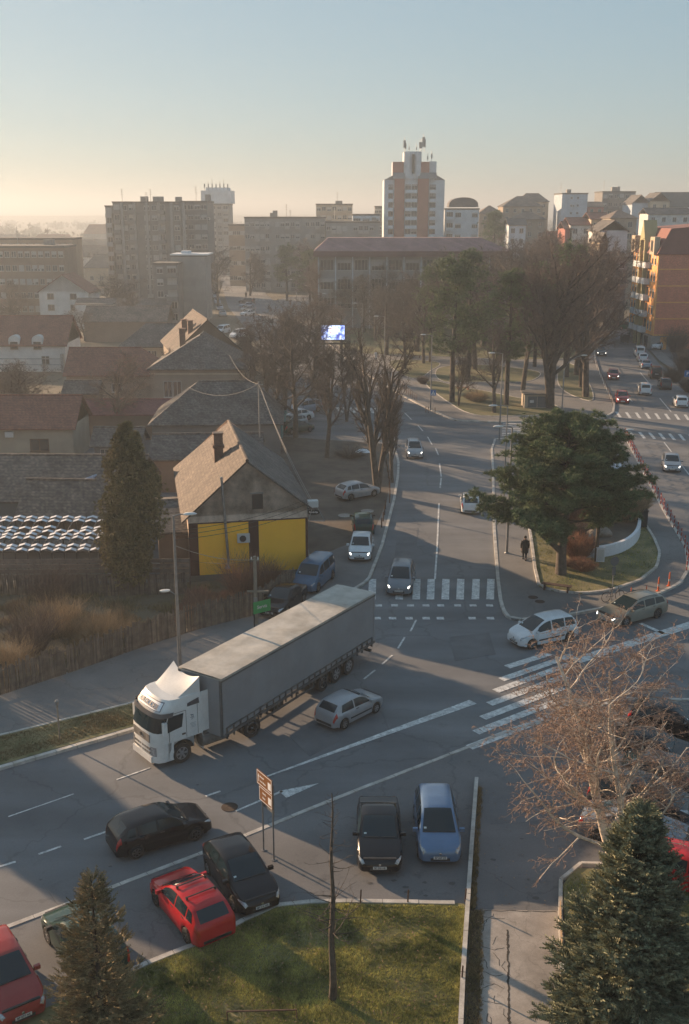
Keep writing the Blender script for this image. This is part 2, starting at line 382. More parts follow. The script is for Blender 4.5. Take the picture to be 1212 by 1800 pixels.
# painted markings
MK = MB()
def stripe(a, b, wd=.12, wd2=None, z=.016, world=False):
    if world: a, b = Vector(a), Vector(b)
    else: a, b = Vector(G(*a)), Vector(G(*b))
    d = (b - a).normalized(); n = Vector((-d.y, d.x)); w2 = wd if wd2 is None else wd2
    MK.add([(*(a - n * wd / 2), z), (*(b - n * w2 / 2), z), (*(b + n * w2 / 2), z), (*(a + n * wd / 2), z)], [(0, 1, 2, 3)])
stripe((470, 1365), (832, 1234), .10, .55)
stripe((415, 1426), (497, 1391), .10, .14)
MK.add([(*G(490, 1391), .016), (*G(504, 1403), .016), (*G(562, 1377), .016)], [(0, 1, 2)])
for a, b in [((148, 1476), (188, 1462)), ((68, 1502), (108, 1488)), ((-20, 1530), (28, 1515)), ((362, 1400), (388, 1391)), ((-120, 1560), (-70, 1545))]: stripe(a, b, .12)
stripe((15, 1436), (130, 1396), .08); stripe((205, 1371), (264, 1350), .08)
for x in (656, 704, 734, 759, 785, 811, 838, 864): stripe((x - .5, 1018), (x - 2, 1054), .50)
for x in (672, 700, 728, 755, 781, 811, 838, 867): stripe((x, 1064.5), (x - 12, 1064.5), .38)
for x in (670, 697, 726, 756, 781, 837, 869): stripe((x, 1087), (x - 13, 1087), .42)
z5 = lambda x, y: (640 + x * .472, 900 + y * .472)
for a, b in [((533, 578), (690, 528)), ((512, 625), (778, 533)), ((490, 668), (768, 566)), ((467, 716), (750, 612)), ((442, 768), (740, 655)), ((417, 822), (730, 700)), ((392, 878), (700, 760))]:
    stripe(z5(*a), z5(*b), .50)
stripe((1012, 1162), (1240, 1090), .75, .75)
stripe(z5(1030, 415), z5(1120, 455), .3)
for a, b in [((765, 1018), (769, 960)), ((769, 960), (772, 885)), ((774, 858), (776, 840)), ((776, 838), (773, 815)), ((771, 800), (766, 788)), ((760, 782), (752, 768)), ((744, 758), (735, 748)), ((724, 738), (712, 726))]: stripe(a, b, .13)
for a, b in [((732, 1090), (722, 1110)), ((712, 1120), (700, 1140)), ((690, 1152), (672, 1168)), ((660, 1178), (640, 1194))]: stripe(a, b, .12)
for k in range(8): y = 745.0 + k * 2.9; stripe((884 - k * .2, y), (928 + k * .9, y), .32)                      # crossing behind the pine
for k in range(9):                                                                                              # crossings of the right street
    x = 1084 + k * 17.2; stripe((x, 724 + k * .7), (x + 7, 734 + k * .7), .34)
    x = 1072 + k * 17.5; stripe((x, 757 + k * .9), (x + 9, 768 + k * .9), .34)
for k in range(9): x = 592 + k * 11.5; stripe((x, 716 + k * .3), (x + 9, 725 + k * .3), .5)
for a, b in [((1168, 778), (1212, 835)), ((1096, 690), (1112, 706)), ((1160, 700), (1180, 724)), ((1126, 655), (1140, 672))]: stripe(a, b, .13)
for k in range(7):
    stripe((431 + k * 4.6, 517.2), (434.4 + k * 4.6, 517.2), 1.3); stripe((424 + k * 6.2, 527.4), (428.4 + k * 6.2, 527.4), 1.3)
tag(MK.build('road_markings', PAINT), kind='structure')
tag(MB().lathe([(.36, .014), (.36, .02)], 20).build('manhole_cover', mat('rusty_iron', (.06, .04, .03), .8, .3, .3, 6), loc=(*G(404, 1419), 0)), 'rusty round iron manhole cover in the road near the black hatchback', 'manhole cover')
for p, l in [((646, 1053), None)]: pass
for (px, py), l in {((640 + 655 * .472), (900 + 340 * .472)): 'dark round manhole cover in the island pavement by the bench, nearer one', ((640 + 630 * .472), (900 + 324 * .472)): 'faint round manhole cover in the island pavement beyond the dark one'}.items():
    tag(MB().lathe([(.33, .1), (.33, .126)], 20).build('manhole_cover', MATS['rusty_iron'], loc=(*G(px, py), 0)), l, 'manhole cover')
for (px, py), l in {(646, 901): 'round concrete cover set in the dirt yard, nearer the green car', (606, 909): 'flat concrete cover half sunk in the dirt yard beside the nearer cover'}.items():
    tag(MB().lathe([(.55, .1), (.55, .16)], 20).build('manhole_cover', MATS['old_concrete'], loc=(*G(px, py), 0)), l, 'manhole cover')

# repairs and oil spots in the asphalt
RP = ground_mat('asphalt_repair', (.098, .101, .108), (.118, .12, .124), big=.6, stain=.2); q = MB()
for c4 in ([(505, 1290), (560, 1262), (600, 1300), (545, 1330)], [(790, 1120), (860, 1112), (872, 1150), (800, 1162)], [(700, 930), (735, 928), (732, 990), (692, 992)], [(80, 1560), (150, 1530), (190, 1570), (110, 1602)], [(860, 1400), (960, 1392), (968, 1440), (862, 1450)]):
    q.prism(PX(c4), .0, .0135)
tag(q.build('asphalt_repairs', RP), kind='structure')
rnd = random.Random(9); q = MB()
for k in range(30):
    px, py = rnd.choice([(rnd.uniform(640, 800), rnd.uniform(1545, 1585)), (rnd.uniform(850, 960), rnd.uniform(1400, 1590)), (rnd.uniform(20, 560), rnd.uniform(1380, 1600)), (rnd.uniform(550, 690), rnd.uniform(880, 990))]); x, y = G(px, py); r_ = rnd.uniform(.04, .17); z_ = .018 if py > 1000 else .134
    q.add([(x + r_ * rnd.uniform(.6, 1.2) * math.cos(a), y + r_ * rnd.uniform(.4, .8) * math.sin(a), z_) for a in np.linspace(0, 5.6, 9)], [tuple(range(9))])
tag(q.build('oil_stains', mat('oil', (.075, .073, .072), .7)), kind='stuff')
rnd = random.Random(14); q = MB()
def crack(px, wd=.03, z_=.034):
    P_ = [Vector(a) for a in PX(px)]; o = []
    for a, b in zip(P_, P_[1:]):
        n = max(2, int((b - a).length / .12)); o += [a.lerp(b, i / n) + Vector((rnd.uniform(-.03, .03), rnd.uniform(-.03, .03))) for i in range(n)]
    for a, b in zip(o, o[1:]):
        d_ = (b - a).normalized(); n_ = Vector((-d_.y, d_.x)) * wd * rnd.uniform(.3, .7); q.add([(*(a - n_), z_), (*(b - n_), z_), (*(b + n_), z_), (*(a + n_), z_)], [(0, 1, 2, 3)])
crack([(893, 1636), (894, 1720), (897, 1900)], .07); crack([(846, 1602), (985, 1604)], .03, .035)
for y_ in (1612, 1665, 1708, 1738, 1760): crack([(847, y_), (870, y_ + rnd.uniform(-8, 12)), (893, y_ + rnd.uniform(-4, 6))], .02)
for _ in range(9): a = (rnd.uniform(848, 890), rnd.uniform(1610, 1790)); crack([a, (a[0] + rnd.uniform(-14, 14), a[1] + rnd.uniform(8, 22)), (a[0] + rnd.uniform(-20, 20), a[1] + rnd.uniform(20, 40))], .018)
crack([(846, 1625), (866, 1612), (872, 1604)], .02)
tag(q.build('walk_cracks', mat('crack_dark', (.045, .04, .035), .95)), kind='structure')
# far hills
rnd = random.Random(3); HL = MB()
for (Y, h, z0) in ((2600, 16, 4), (4000, 34, 6), (5400, 62, 8)):
    n = 60; top = []; ph = [rnd.uniform(0, 6) for _ in range(5)]
    for i in range(n + 1):
        x = -3600 + 7200 * i / n
        hh = z0 + h * (.45 + .25 * math.sin(x / 900 + ph[0]) + .15 * math.sin(x / 370 + ph[1]) + .08 * math.sin(x / 160 + ph[2]) - .00006 * x)
        top.append((x, hh))
    vs = []
    for x, hh in top: vs += [(x, Y - 500, -1), (x, Y, hh), (x, Y + 500, -1)]
    fs = []
    for i in range(n): fs += [(3 * i, 3 * i + 3, 3 * i + 4, 3 * i + 1), (3 * i + 1, 3 * i + 4, 3 * i + 5, 3 * i + 2)]
    HL.add(vs, fs)
tag(HL.build('hills', ground_mat('hill_woods', (.05, .05, .035), (.08, .075, .05), big=.004), smooth=180), kind='structure')
# ------------------------------------------------------------------ cars
RUB = mat('tyre_rubber', (.018, .018, .019), .85, var=.3, scale=9)
RIM = mat('alloy_rim', (.42, .42, .43), .35, .9, var=.15, scale=12)
HUBC = mat('dull_hubcap', (.30, .30, .31), .5, .5, var=.25, scale=12)
BLK = mat('black_trim', (.02, .02, .022), .55, var=.3, scale=6)
GLS = mat('car_glass', (.012, .026, .034), .04, 0, spec=.45)
HLG = mat('headlight_glass', (.36, .38, .40), .12, .4, var=.35, scale=14, coat=.6)
HLON = mat('lit_headlight', (.9, .9, .85), .2, emit=((1, .93, .78), 2.0))
TLG = mat('taillight_glass', (.35, .012, .01), .15, var=.3, scale=10, coat=.6)
CHR = mat('chrome', (.6, .6, .6), .2, 1)
PLT = mat('plate_white', (.6, .6, .58), .5)
INK = mat('plate_ink', (.03, .03, .035), .6)
DASH = mat('sticker', (.5, .6, .62), .5)
def paint(name, c, metal=.0):
    return mat('paint_' + name, c, .22 if not metal else .34, metal, var=.07, scale=1.3, coat=.45, fine=.05, spec=.2)
PC = dict(black=paint('black', (.006, .007, .011)), red=paint('red', (.42, .018, .022)), rust=paint('faded_red', (.28, .04, .035)),
          white=paint('white', (.62, .64, .66)), silver=paint('silver', (.34, .35, .37), .35), grey=paint('grey', (.19, .21, .235), .35), tan=paint('champagne', (.27, .26, .22), .35),
          blue=paint('blue', (.12, .20, .33), .4), green=paint('dark_green', (.018, .045, .036)), dgrey=paint('dark_grey', (.05, .055, .062)), vblue=paint('van_blue', (.055, .12, .20)),
          teal=paint('green_van', (.02, .11, .08)), steel=paint('light_blue', (.22, .28, .36), .3))

ST = {
 'hatch': dict(L=4.05, W=1.72, wb=2.5, r=.30, T=[(2.02, .50), (1.99, .62), (1.88, .74), (1.5, .87), (.95, .97), (.30, 1.36), (.05, 1.43), (-.5, 1.46), (-1.2, 1.40), (-1.5, 1.34), (-1.93, .98), (-1.98, .80), (-2.02, .50)], ws=(.98, .16), rw=(-1.86, -1.50), belt=(.86, .97), win=[(.72, -.28), (-.36, -1.12), (-1.2, -1.62)]),
 'mpv': dict(L=4.2, W=1.74, wb=2.7, r=.31, T=[(2.1, .52), (2.07, .66), (1.98, .78), (1.66, .92), (1.28, 1.03), (.48, 1.50), (.2, 1.58), (-.4, 1.62), (-1.3, 1.58), (-1.65, 1.52), (-2.0, 1.05), (-2.06, .80), (-2.1, .5)], ws=(1.30, .34), rw=(-1.95, -1.66), belt=(.90, 1.0), win=[(1.0, .0), (-.08, -.95), (-1.03, -1.75)]),
 'sedan': dict(L=4.4, W=1.75, wb=2.6, r=.31, T=[(2.2, .50), (2.17, .62), (2.05, .73), (1.6, .85), (.95, .95), (.28, 1.33), (.05, 1.40), (-.45, 1.42), (-.95, 1.36), (-1.55, 1.02), (-1.75, .99), (-2.1, .97), (-2.16, .80), (-2.2, .5)], ws=(.98, .14), rw=(-1.55, -.98), belt=(.84, .93), win=[(.68, -.28), (-.36, -1.12), (-1.18, -1.32)]),
 'wagon': dict(L=4.75, W=1.80, wb=2.72, r=.32, T=[(2.37, .48), (2.34, .60), (2.2, .72), (1.75, .86), (1.15, .97), (.35, 1.38), (.1, 1.45), (-.6, 1.49), (-1.5, 1.45), (-1.85, 1.40), (-2.28, 1.02), (-2.33, .8), (-2.37, .5)], ws=(1.18, .2), rw=(-2.2, -1.86), belt=(.86, .99), win=[(.9, -.18), (-.26, -1.1), (-1.18, -1.98)]),
 'van': dict(L=4.3, W=1.78, wb=2.7, r=.31, T=[(2.15, .55), (2.12, .70), (2.02, .82), (1.65, .98), (1.32, 1.08), (.72, 1.62), (.5, 1.74), (0, 1.80), (-1.8, 1.80), (-2.04, 1.76), (-2.12, 1.1), (-2.14, .9), (-2.15, .5)], ws=(1.34, .66), rw=(-2.11, -2.03), belt=(.98, 1.08), win=[(1.05, .25), (.15, -.8), (-.9, -1.9)]),
 'small3': dict(L=3.75, W=1.62, wb=2.38, r=.28, T=[(1.87, .50), (1.85, .62), (1.75, .72), (1.35, .83), (.86, .92), (.22, 1.30), (.0, 1.36), (-.5, 1.38), (-1.2, 1.33), (-1.38, 1.27), (-1.74, .93), (-1.82, .78), (-1.87, .5)], ws=(.88, .08), rw=(-1.68, -1.38), belt=(.82, .90), win=[(.66, -.40), (-.48, -1.36)]),
 'coupe': dict(L=4.35, W=1.78, wb=2.52, r=.32, T=[(2.17, .50), (2.14, .62), (2.02, .74), (1.5, .88), (.95, .97), (.15, 1.33), (-.1, 1.38), (-.6, 1.40), (-.95, 1.35), (-1.3, 1.09), (-1.5, 1.06), (-2.05, 1.02), (-2.13, .84), (-2.17, .5)], ws=(.98, .02), rw=(-1.28, -.96), belt=(.86, .96), win=[(.66, -.35), (-.42, -1.0)]),
}
def interp(pts, x):                                   # pts sorted by falling x
    if x >= pts[0][0]: return pts[0][1]
    for a, b in zip(pts, pts[1:]):
        if a[0] >= x >= b[0]:
            t = (a[0] - x) / max(1e-9, a[0] - b[0]); return a[1] + (b[1] - a[1]) * t
    return pts[-1][1]
class Car:
    def __init__(s, k): s.__dict__.update(ST[k]); s.k = k; s.h = s.L / 2; s.ax = (s.wb / 2, -s.wb / 2); s.sill = .21
    def top(s, x):
        e = min(.10, max(0.0, s.h - abs(x)) * .6)
        return (interp(s.T, x - e) + 2 * interp(s.T, x) + interp(s.T, x + e)) / 4
    def halfw(s, x):
        t = abs(x) / s.h; d = s.h - abs(x); wv = s.W / 2 * (1 - .07 * t ** 3)
        if d < .42: q = (.42 - d) / .42; wv -= (.20 if x > 0 else .13) * (1 - math.sqrt(max(0, 1 - q * q)))
        return wv
    def belt_(s, x): return s.belt[1] + (s.belt[0] - s.belt[1]) * (x + s.h) / (2 * s.h)
    def low(s, x):
        z = s.sill + (.05 if abs(x) > s.h - .25 else 0)
        for a in s.ax:
            Ra = s.r + .055; d = abs(x - a)
            if d < Ra: z = max(z, s.r + math.sqrt(Ra * Ra - d * d))
        return z
    def sec(s, x):
        w, T, zl = s.halfw(x), s.top(x), s.low(x)
        B = min(s.belt_(x), T - .05); zl = min(zl, B - .06); h = T - B
        tb = .26 if s.k != 'van' else .12
        y7 = w - .075 - tb * h; ye = max(y7 - .10, y7 * .75)
        return [(w - .10, zl - .005), (w - .025, zl), (w, zl + .30 * (B - zl)), (w + .004, zl + .60 * (B - zl)), (w - .018, zl + .90 * (B - zl)), (w - .05, B),
                (w - .065 - tb * h * .45, B + .46 * h), (y7, B + .86 * h), (ye, B + .965 * h), (ye * .55, T - .004), (0, T)]
    def pt(s, x, k):
        S = s.sec(x); i = min(int(k), 9); t = k - i; a, b = S[i], S[i + 1]
        return Vector((x, a[0] + (b[0] - a[0]) * t, a[1] + (b[1] - a[1]) * t))
    def stations(s):
        xs = {s.h, -s.h}
        for d in (.012, .03, .06, .10, .15, .22, .30, .42): xs |= {s.h - d, -s.h + d}
        for a in s.ax:
            Ra = s.r + .055
            for q in np.linspace(-1, 1, 13): xs.add(a + Ra * math.sin(q * math.pi / 2))
            xs |= {a + Ra + .012, a - Ra - .012}
        for x, _ in s.T: xs |= {x, x + .05, x - .05}
        for x in np.linspace(-s.h, s.h, 34): xs.add(float(x))
        xs = sorted([x for x in xs if -s.h <= x <= s.h], reverse=True); out = [xs[0]]
        for x in xs[1:]:
            if out[-1] - x > .011: out.append(x)
        out[-1] = -s.h
        return out
    def body(s):
        xs = s.stations(); s.xs = xs; vs = []; fs = []
        for x in xs:
            S = s.sec(x); ring = [(x, -y, z) for y, z in S] + [(x, y, z) for y, z in S[-2::-1]]; vs += ring
        n = 21
        for i in range(len(xs) - 1):
            for k in range(n - 1): fs.append((i * n + k, (i + 1) * n + k, (i + 1) * n + k + 1, i * n + k + 1))
        fs.append(tuple(range(n))); o = (len(xs) - 1) * n; fs.append(tuple(range(o + n - 1, o - 1, -1)))
        mb = MB(); mb.add(vs, fs); return mb
    def patch(s, x0, x1, ks, side, off=.008, cut0=0, cut1=0):
        """sheet lying just proud of the body: x from x0 down to x1, section places ks; cut tilts its ends"""
        mb = MB(); mid = [x for x in s.xs if x1 + .01 < x < x0 - .01]
        us = [0] + [(x0 - x) / (x0 - x1) for x in mid] + [1]
        g = []
        for u in us:
            row = []
            for k in ks:
                q = (k if k <= 10 else 20 - k); f = (min(k, 20 - k) - min(ks[0], 20 - ks[-1])) / max(.01, max(min(a, 20 - a) for a in ks) - min(ks[0], 20 - ks[-1]))
                a, b = x0 - cut0 * f, x1 + cut1 * f
                x = a + (b - a) * u
                p = s.pt(x, q); px_ = s.pt(min(s.h, x + .01), q) - s.pt(max(-s.h, x - .01), q)
                pk = s.pt(x, min(10, q + .1)) - s.pt(x, max(0, q - .1)); nn = px_.cross(pk)
                if nn.length < 1e-9: nn = Vector((0, 0, 1))
                nn.normalize()
                if nn.z < 0 and abs(nn.z) > .3 or (abs(nn.z) <= .3 and nn.y < 0 and abs(nn.y) > .3): nn = -nn
                if abs(nn.z) <= .3 and abs(nn.y) <= .3 and nn.x * x < 0: nn = -nn
                p = p + nn * off
                if k > 10 or side < 0: p = Vector((p.x, -p.y, p.z))
                if k > 10 and side < 0: p = Vector((p.x, -p.y, p.z))
                row.append(p)
            g.append(row)
        vs = [p for r in g for p in r]; m = len(ks); fs = []
        for i in range(len(us) - 1):
            for j in range(m - 1):
                f = (i * m + j, i * m + j + 1, (i + 1) * m + j + 1, (i + 1) * m + j); fs.append(f if side > 0 else f[::-1])
        mb.add(vs, fs); return mb
def wheel_meshes(r, wd, rimm):
    key = (r, wd, rimm.name)
    if key in KIDS: return KIDS[key]
    M = Matrix.Rotation(R(90), 4, 'X')
    t = MB().lathe([(r * .62, -wd / 2), (r * .93, -wd / 2), (r, -wd / 2 + .03), (r, wd / 2 - .03), (r * .93, wd / 2), (r * .62, wd / 2)], 22, M=M, closed=True).mesh('tyre', RUB, 40)
    d = MB(); d.lathe([(r * .62, -wd * .44), (r * .62, wd * .44)], 22, 1, M=M)
    for sg in (1, -1):
        y = sg * wd * .47
        for k in range(6):
            a = k * math.pi / 3; ca, sa = math.cos(a), math.sin(a); hw = r * .085
            q = [(ca * r * .08 - sa * hw, sa * r * .08 + ca * hw), (ca * r * .62 - sa * hw * 1.5, sa * r * .62 + ca * hw * 1.5), (ca * r * .62 + sa * hw * 1.5, sa * r * .62 - ca * hw * 1.5), (ca * r * .08 + sa * hw, sa * r * .08 - ca * hw)]
            vs = [(x, y, z) for x, z in q]
            d.add(vs, [(0, 1, 2, 3), (3, 2, 1, 0)], 0)
        d.lathe([(r * .63, sg * wd * .46), (r * .55, sg * wd * .485), (r * .55, sg * wd * .45)], 22, 0, M=M, closed=True)
        d.lathe([(r * .14, sg * wd * .46), (r * .12, sg * wd * .5)], 10, 0, M=M)
    rm = d.mesh('rim', [rimm, BLK], 30)
    KIDS[key] = (t, rm); return KIDS[key]
PARTS = {}
def make_car(name, style, col, label, cat='car', lit=False, group=None, trim=False, plate='AB 123 CD', rack=None, roofcol=None, far=False, grille=True, dullwheel=False, emblem=None):
    root = thing(name, label, cat, group=group)
    key = (style, )
    if key not in PARTS:
        C = Car(style); P = {}
        bm = C.body(); P['car'] = C; P['body'] = bm
        P['body_mesh'] = {}
        P['windshield'] = C.patch(C.ws[0], C.ws[1], [8.0, 8.5, 9, 9.5, 10, 10.5, 11, 11.5, 12.0], 1, .007).mesh('windshield', GLS, 180)
        P['rear_window'] = C.patch(C.rw[1], C.rw[0], [8.15, 9, 10, 11, 11.85], 1, .007).mesh('rear_window', GLS, 180)
        P['side_window'] = []
        for i, (a, b) in enumerate(C.win):
            for sd_ in (1, -1):
                cut0 = .0; cut1 = .05 if i < len(C.win) - 1 else .18
                P['side_window'].append(C.patch(a + (.12 if i == 0 else 0), b, [5.15, 5.6, 6.1, 6.9], sd_, .007, .28 if i == 0 else 0.0, 0.0 if i < len(C.win) - 1 else .14).mesh('side_window', GLS, 180))
        hw = .40 if style != 'van' else .32
        for nm, mm in (('headlight', HLG), ('headlight_lit', HLON)):
            P[nm] = [C.patch(C.h - .03, C.h - (hw if nm == 'headlight' else .2), [4.3, 5, 6, 7, 7.5] if nm == 'headlight' else [5.0, 6, 7, 7.3], sd_, .009 if nm == 'headlight' else .014, 0, .28 if nm == 'headlight' else .1).mesh('headlight', mm, 180) for sd_ in (1, -1)]
        P['taillight'] = [C.patch(-C.h + .22, -C.h + .02, [3.6, 4.2, 5, 6, 6.8] if style not in ('sedan', 'coupe') else [3.6, 4.2, 5, 7, 8], sd_, .009, 0, 0).mesh('taillight', TLG, 180) for sd_ in (1, -1)]
        P['moulding'] = [C.patch(C.ax[0] - C.r - .12, C.ax[1] + C.r + .12, [2.1, 2.5], sd_, .012).mesh('side_moulding', BLK) for sd_ in (1, -1)]
        P['handle'] = MB().box(-.09, .09, -.012, .012, -.015, .015).mesh('door_handle', BLK)
        m = MB(); m.box(-.05, .06, 0, .2, -.06, .08); m.bar((0, -.06, -.03), (0, .04, -.03), .05, .04); P['mirror'] = m
        wx = C.halfw(0) - .26
        u = MB(); u.box(-C.h + .12, C.h - .12, -wx, wx, .17, .75)
        for a in C.ax: u.box(a - .5, a + .5, -C.W / 2 + .12, C.W / 2 - .12, .36, .74)
        P['underbody'] = u.mesh('underbody', BLK)
        # front fascia
        g = MB(); wg = C.halfw(C.h) * .62
        g.box(C.h - .02, C.h + .006, -wg, wg, .28, .40); P['grille_low'] = g.mesh('lower_grille', BLK)
        g = MB(); zt = C.top(C.h - .01)
        for k in range(3): g.box(C.h - .06, C.h + .002 - .01 * k, -wg * .55, wg * .55, zt - .05 + k * .035 - .03, zt - .03 + k * .035 - .03)
        P['grille'] = g.mesh('grille', BLK)
        P['bumper_trim'] = MB().box(-C.h - .012, -C.h + .05, -C.halfw(C.h) * .9, C.halfw(C.h) * .9, .30, .42).mesh('bumper_trim', BLK)
        P['plate'] = MB().box(-.008, .008, -.26, .26, -.055, .055).mesh('license_plate', PLT)
        P['emblem'] = MB().lathe([(.05, 0), (.05, .02), (.03, .028)], 10, M=Matrix.Rotation(R(90), 4, 'Y')).mesh('emblem', CHR)
        P['wiper'] = MB().bar((0, -.55, 0), (.03, .0, .04), .015, .015).bar((0, .05, 0), (.03, .6, .04), .015, .015).mesh('wiper', BLK)
        PARTS[key] = P
    P = PARTS[key]; C = P['car']; ck = (col, trim)
    if ck not in P['body_mesh']: P['body_mesh'][ck] = P['body'].mesh('body', [PC[col], BLK], 32)
    b = link('body', P['body_mesh'][ck], root)
    link('underbody', P['underbody'], root)
    link('windshield', P['windshield'], root); link('rear_window', P['rear_window'], root)
    for m in P['side_window']: link('side_window', m, root)
    for i in (0, 1):
        link('headlight', P['headlight'][i], root); link('taillight', P['taillight'][i], root)
        if lit: link('lit_lamp', P['headlight_lit'][i], root)
    t, rm = wheel_meshes(C.r, .2, HUBC if dullwheel else RIM)
    for a in C.ax:
        for sd_ in (1, -1):
            wo = link('wheel', t, root, (a, sd_ * (C.W / 2 - .11), C.r)); link('rim', rm, wo)
    if far: return root
    if not hasattr(C, 'mm'): C.mm = {}
    if col not in C.mm: C.mm[col] = [None, None]
    for i, sd_ in enumerate((1, -1)):
        if C.mm[col][i] is None:
            q = MB(); q.v = [(x, y * sd_, z) for x, y, z in P['mirror'].v]; q.f = [f if sd_ > 0 else f[::-1] for f in P['mirror'].f]; q.m = P['mirror'].m
            C.mm[col][i] = q.mesh('side_mirror', PC[col] if col not in ('green',) else BLK, 40)
        xm = C.win[0][0] + .02
        link('side_mirror', C.mm[col][i], root, (xm, sd_ * (C.halfw(xm) - .04), C.belt_(xm) + .05))
        for (a, bb) in C.win[:2 if len(C.win) > 2 else 1]:
            xh = bb + .13; p = C.pt(xh, 4.3); link('door_handle', P['handle'], root, (xh, sd_ * (p.y + .008), p.z))
        if trim: link('side_moulding', P['moulding'][i], root)
    link('lower_grille', P['grille_low'], root)
    if grille: link('grille', P['grille'], root)
    link('bumper_trim', P['bumper_trim'], root)
    for sg in (1, -1):
        pz = .42 if sg > 0 else (.80 if style in ('hatch', 'mpv', 'wagon', 'van', 'small3') else .62)
        xx = C.h + .016 if sg > 0 else -C.h - .02
        if sg < 0:
            # the tailgate leans: find its place
            xx = next((x for x in sorted(C.xs) if C.top(x) > pz + .1), -C.h) - .02
        pl = link('license_plate', P['plate'], root, (xx, 0, pz))
        if plate:
            tk = 'txt' + plate
            if tk not in PARTS: PARTS[tk] = text_mesh(plate, .115, INK, .002, sx=.85)
            tx = link('lettering', PARTS[tk], pl, (.010 * sg, 0, 0), (R(90), 0, R(90) if sg > 0 else R(-90)))
    p = C.pt(C.h - .04, 10); link('emblem', P['emblem'], root, (C.h - .005, 0, C.top(C.h - .01) + .02))
    link('wiper', P['wiper'], root, (C.ws[0] - .02, 0, C.top(C.ws[0]) + .015))
    if True:
        link('inspection_sticker', PARTS.setdefault('sticker', MB().box(-.004, .004, -.05, .05, -.06, .06).mesh('inspection_sticker', DASH)), root, (C.ws[0] - .16, -C.halfw(0) * .62, C.top(C.ws[0] - .16) - .0), (0, R(-52), 0))
    if rack == 'bars':
        for x in (-.1, -.85):
            z = C.top(x); y = C.pt(x, 8).y
            q = MB(); q.bar((x, -y - .05, z + .07), (x, y + .05, z + .07), .035, .03)
            for sd_ in (1, -1): q.box(x - .04, x + .04, sd_ * y - .03, sd_ * y + .03, z - .06, z + .08)
            q.build('roof_bar', BLK, root)
    if rack == 'rails':
        for sd_ in (1, -1):
            q = MB(); pts = [C.pt(x, 8) + Vector((0, 0, .06 if .0 > x > -1.3 else .02)) for x in (.1, 0.0, -.1, -.6, -1.2, -1.4, -1.5)]
            q.tube([(p.x, p.y * sd_, p.z) for p in pts], .018, 5); q.build('roof_rail', BLK, root)
    return root
def put(root, style, **k):
    """wheels=(front,rear,side): ground pixels of the wheels on one side; or nose=(px,py), tail=(px,py)"""
    L, W, wb = ST[style]['L'], ST[style]['W'], ST[style]['wb']
    if 'wheels' in k:
        a, b, sd_ = k['wheels']; a, b = Vector(G(*a)), Vector(G(*b)); d = (a - b).normalized(); n = Vector((-d.y, d.x))
        c = (a + b) / 2 - n * sd_ * (W / 2 - .05)
    elif 'nose' in k:
        a, b = Vector(G(*k['nose'])), Vector(G(*k['tail'])); d = (a - b).normalized(); c = a - d * L / 2
    else:
        a, b = Vector(G(*k['rear'])), Vector(G(*k['head'])); d = (b - a).normalized(); c = a + d * L / 2
    root.location = (c.x, c.y, k.get('z', .012)); root.rotation_euler = (0, 0, math.atan2(d.y, d.x)); return root

CARS = [
 ('parked_car', 'x', 'x'),
]
c_ = make_car('car', 'hatch', 'black', 'black hatchback driving away on the near road below the lorry cab', trim=False, plate='BP 104 KA'); put(c_, 'hatch', wheels=((349.6, 1477), (237, 1512), -1))
c_ = make_car('car', 'hatch', 'black', 'black hatchback parked nose out between the red car and the brown sign', plate='BP 316 HA'); put(c_, 'hatch', wheels=((412, 1603), (366, 1537), -1))
c_ = make_car('car', 'hatch', 'red', 'bright red hatchback with roof bars parked tail towards the lawn', plate='BT 1618 PB', rack='bars'); put(c_, 'hatch', wheels=((277, 1595), (327, 1656), 1))
c_ = make_car('car', 'hatch', 'green', 'dark green hatchback half hidden by the small spruce', plate='BP 220 EK'); put(c_, 'hatch', wheels=((89, 1663), (134, 1722), 1))
c_ = make_car('car', 'hatch', 'rust', 'faded red car cut by the left edge of the photo', plate='BP 077 NS', dullwheel=True); put(c_, 'hatch', nose=(44, 1806), tail=(-6, 1715))
c_ = make_car('car', 'coupe', 'black', 'black coupe cabriolet parked facing the lawn next to the blue car', plate='BP 058 HB'); put(c_, 'coupe', nose=(668, 1543), tail=(665, 1445))
c_ = make_car('car', 'mpv', 'blue', 'silvery blue compact people carrier parked by the long low kerb', plate='BP 047 CE'); put(c_, 'mpv', nose=(774, 1525), tail=(762, 1430))
c_ = make_car('car', 'small3', 'silver', 'small silver three-door hatchback driving beside the grey trailer', trim=True, plate='BP 003 GD', dullwheel=True); put(c_, 'small3', wheels=((661, 1254), (607, 1282), -1))
c_ = make_car('car', 'mpv', 'white', 'white rounded people carrier turning across the slanted zebra crossing', trim=True, plate='BP 021 RT'); put(c_, 'mpv', wheels=((934, 1142), (1003, 1127), 1))
c_ = make_car('car', 'wagon', 'tan', 'champagne estate car with lit headlights beside the parked bicycle', lit=True, plate='BG 640 TM', rack='rails'); put(c_, 'wagon', wheels=((1098, 1102.5), (1158, 1086.5), 1))
c_ = make_car('car', 'mpv', 'grey', 'silver blue people carrier with lit headlights on the zebra crossing', lit=True, plate='BP 033 AA'); put(c_, 'mpv', nose=(701, 1050), tail=(712, 1003))
c_ = make_car('car', 'hatch', 'white', 'white hatchback with lit headlights parked on the pavement by the kerb', lit=True, plate='BP 308 PG'); put(c_, 'hatch', nose=(632, 992), tail=(640, 950), z=.13)
c_ = make_car('car', 'hatch', 'green', 'small dark green car parked right behind the white hatchback on the dirt', plate=None); put(c_, 'hatch', rear=(640, 947), head=(635, 915), z=.14)
c_ = make_car('car', 'hatch', 'silver', 'silver hatchback parked across the dirt yard behind the thick bare trunk', plate=None); put(c_, 'hatch', wheels=((656, 876), (620, 882.5), -1), z=.14)
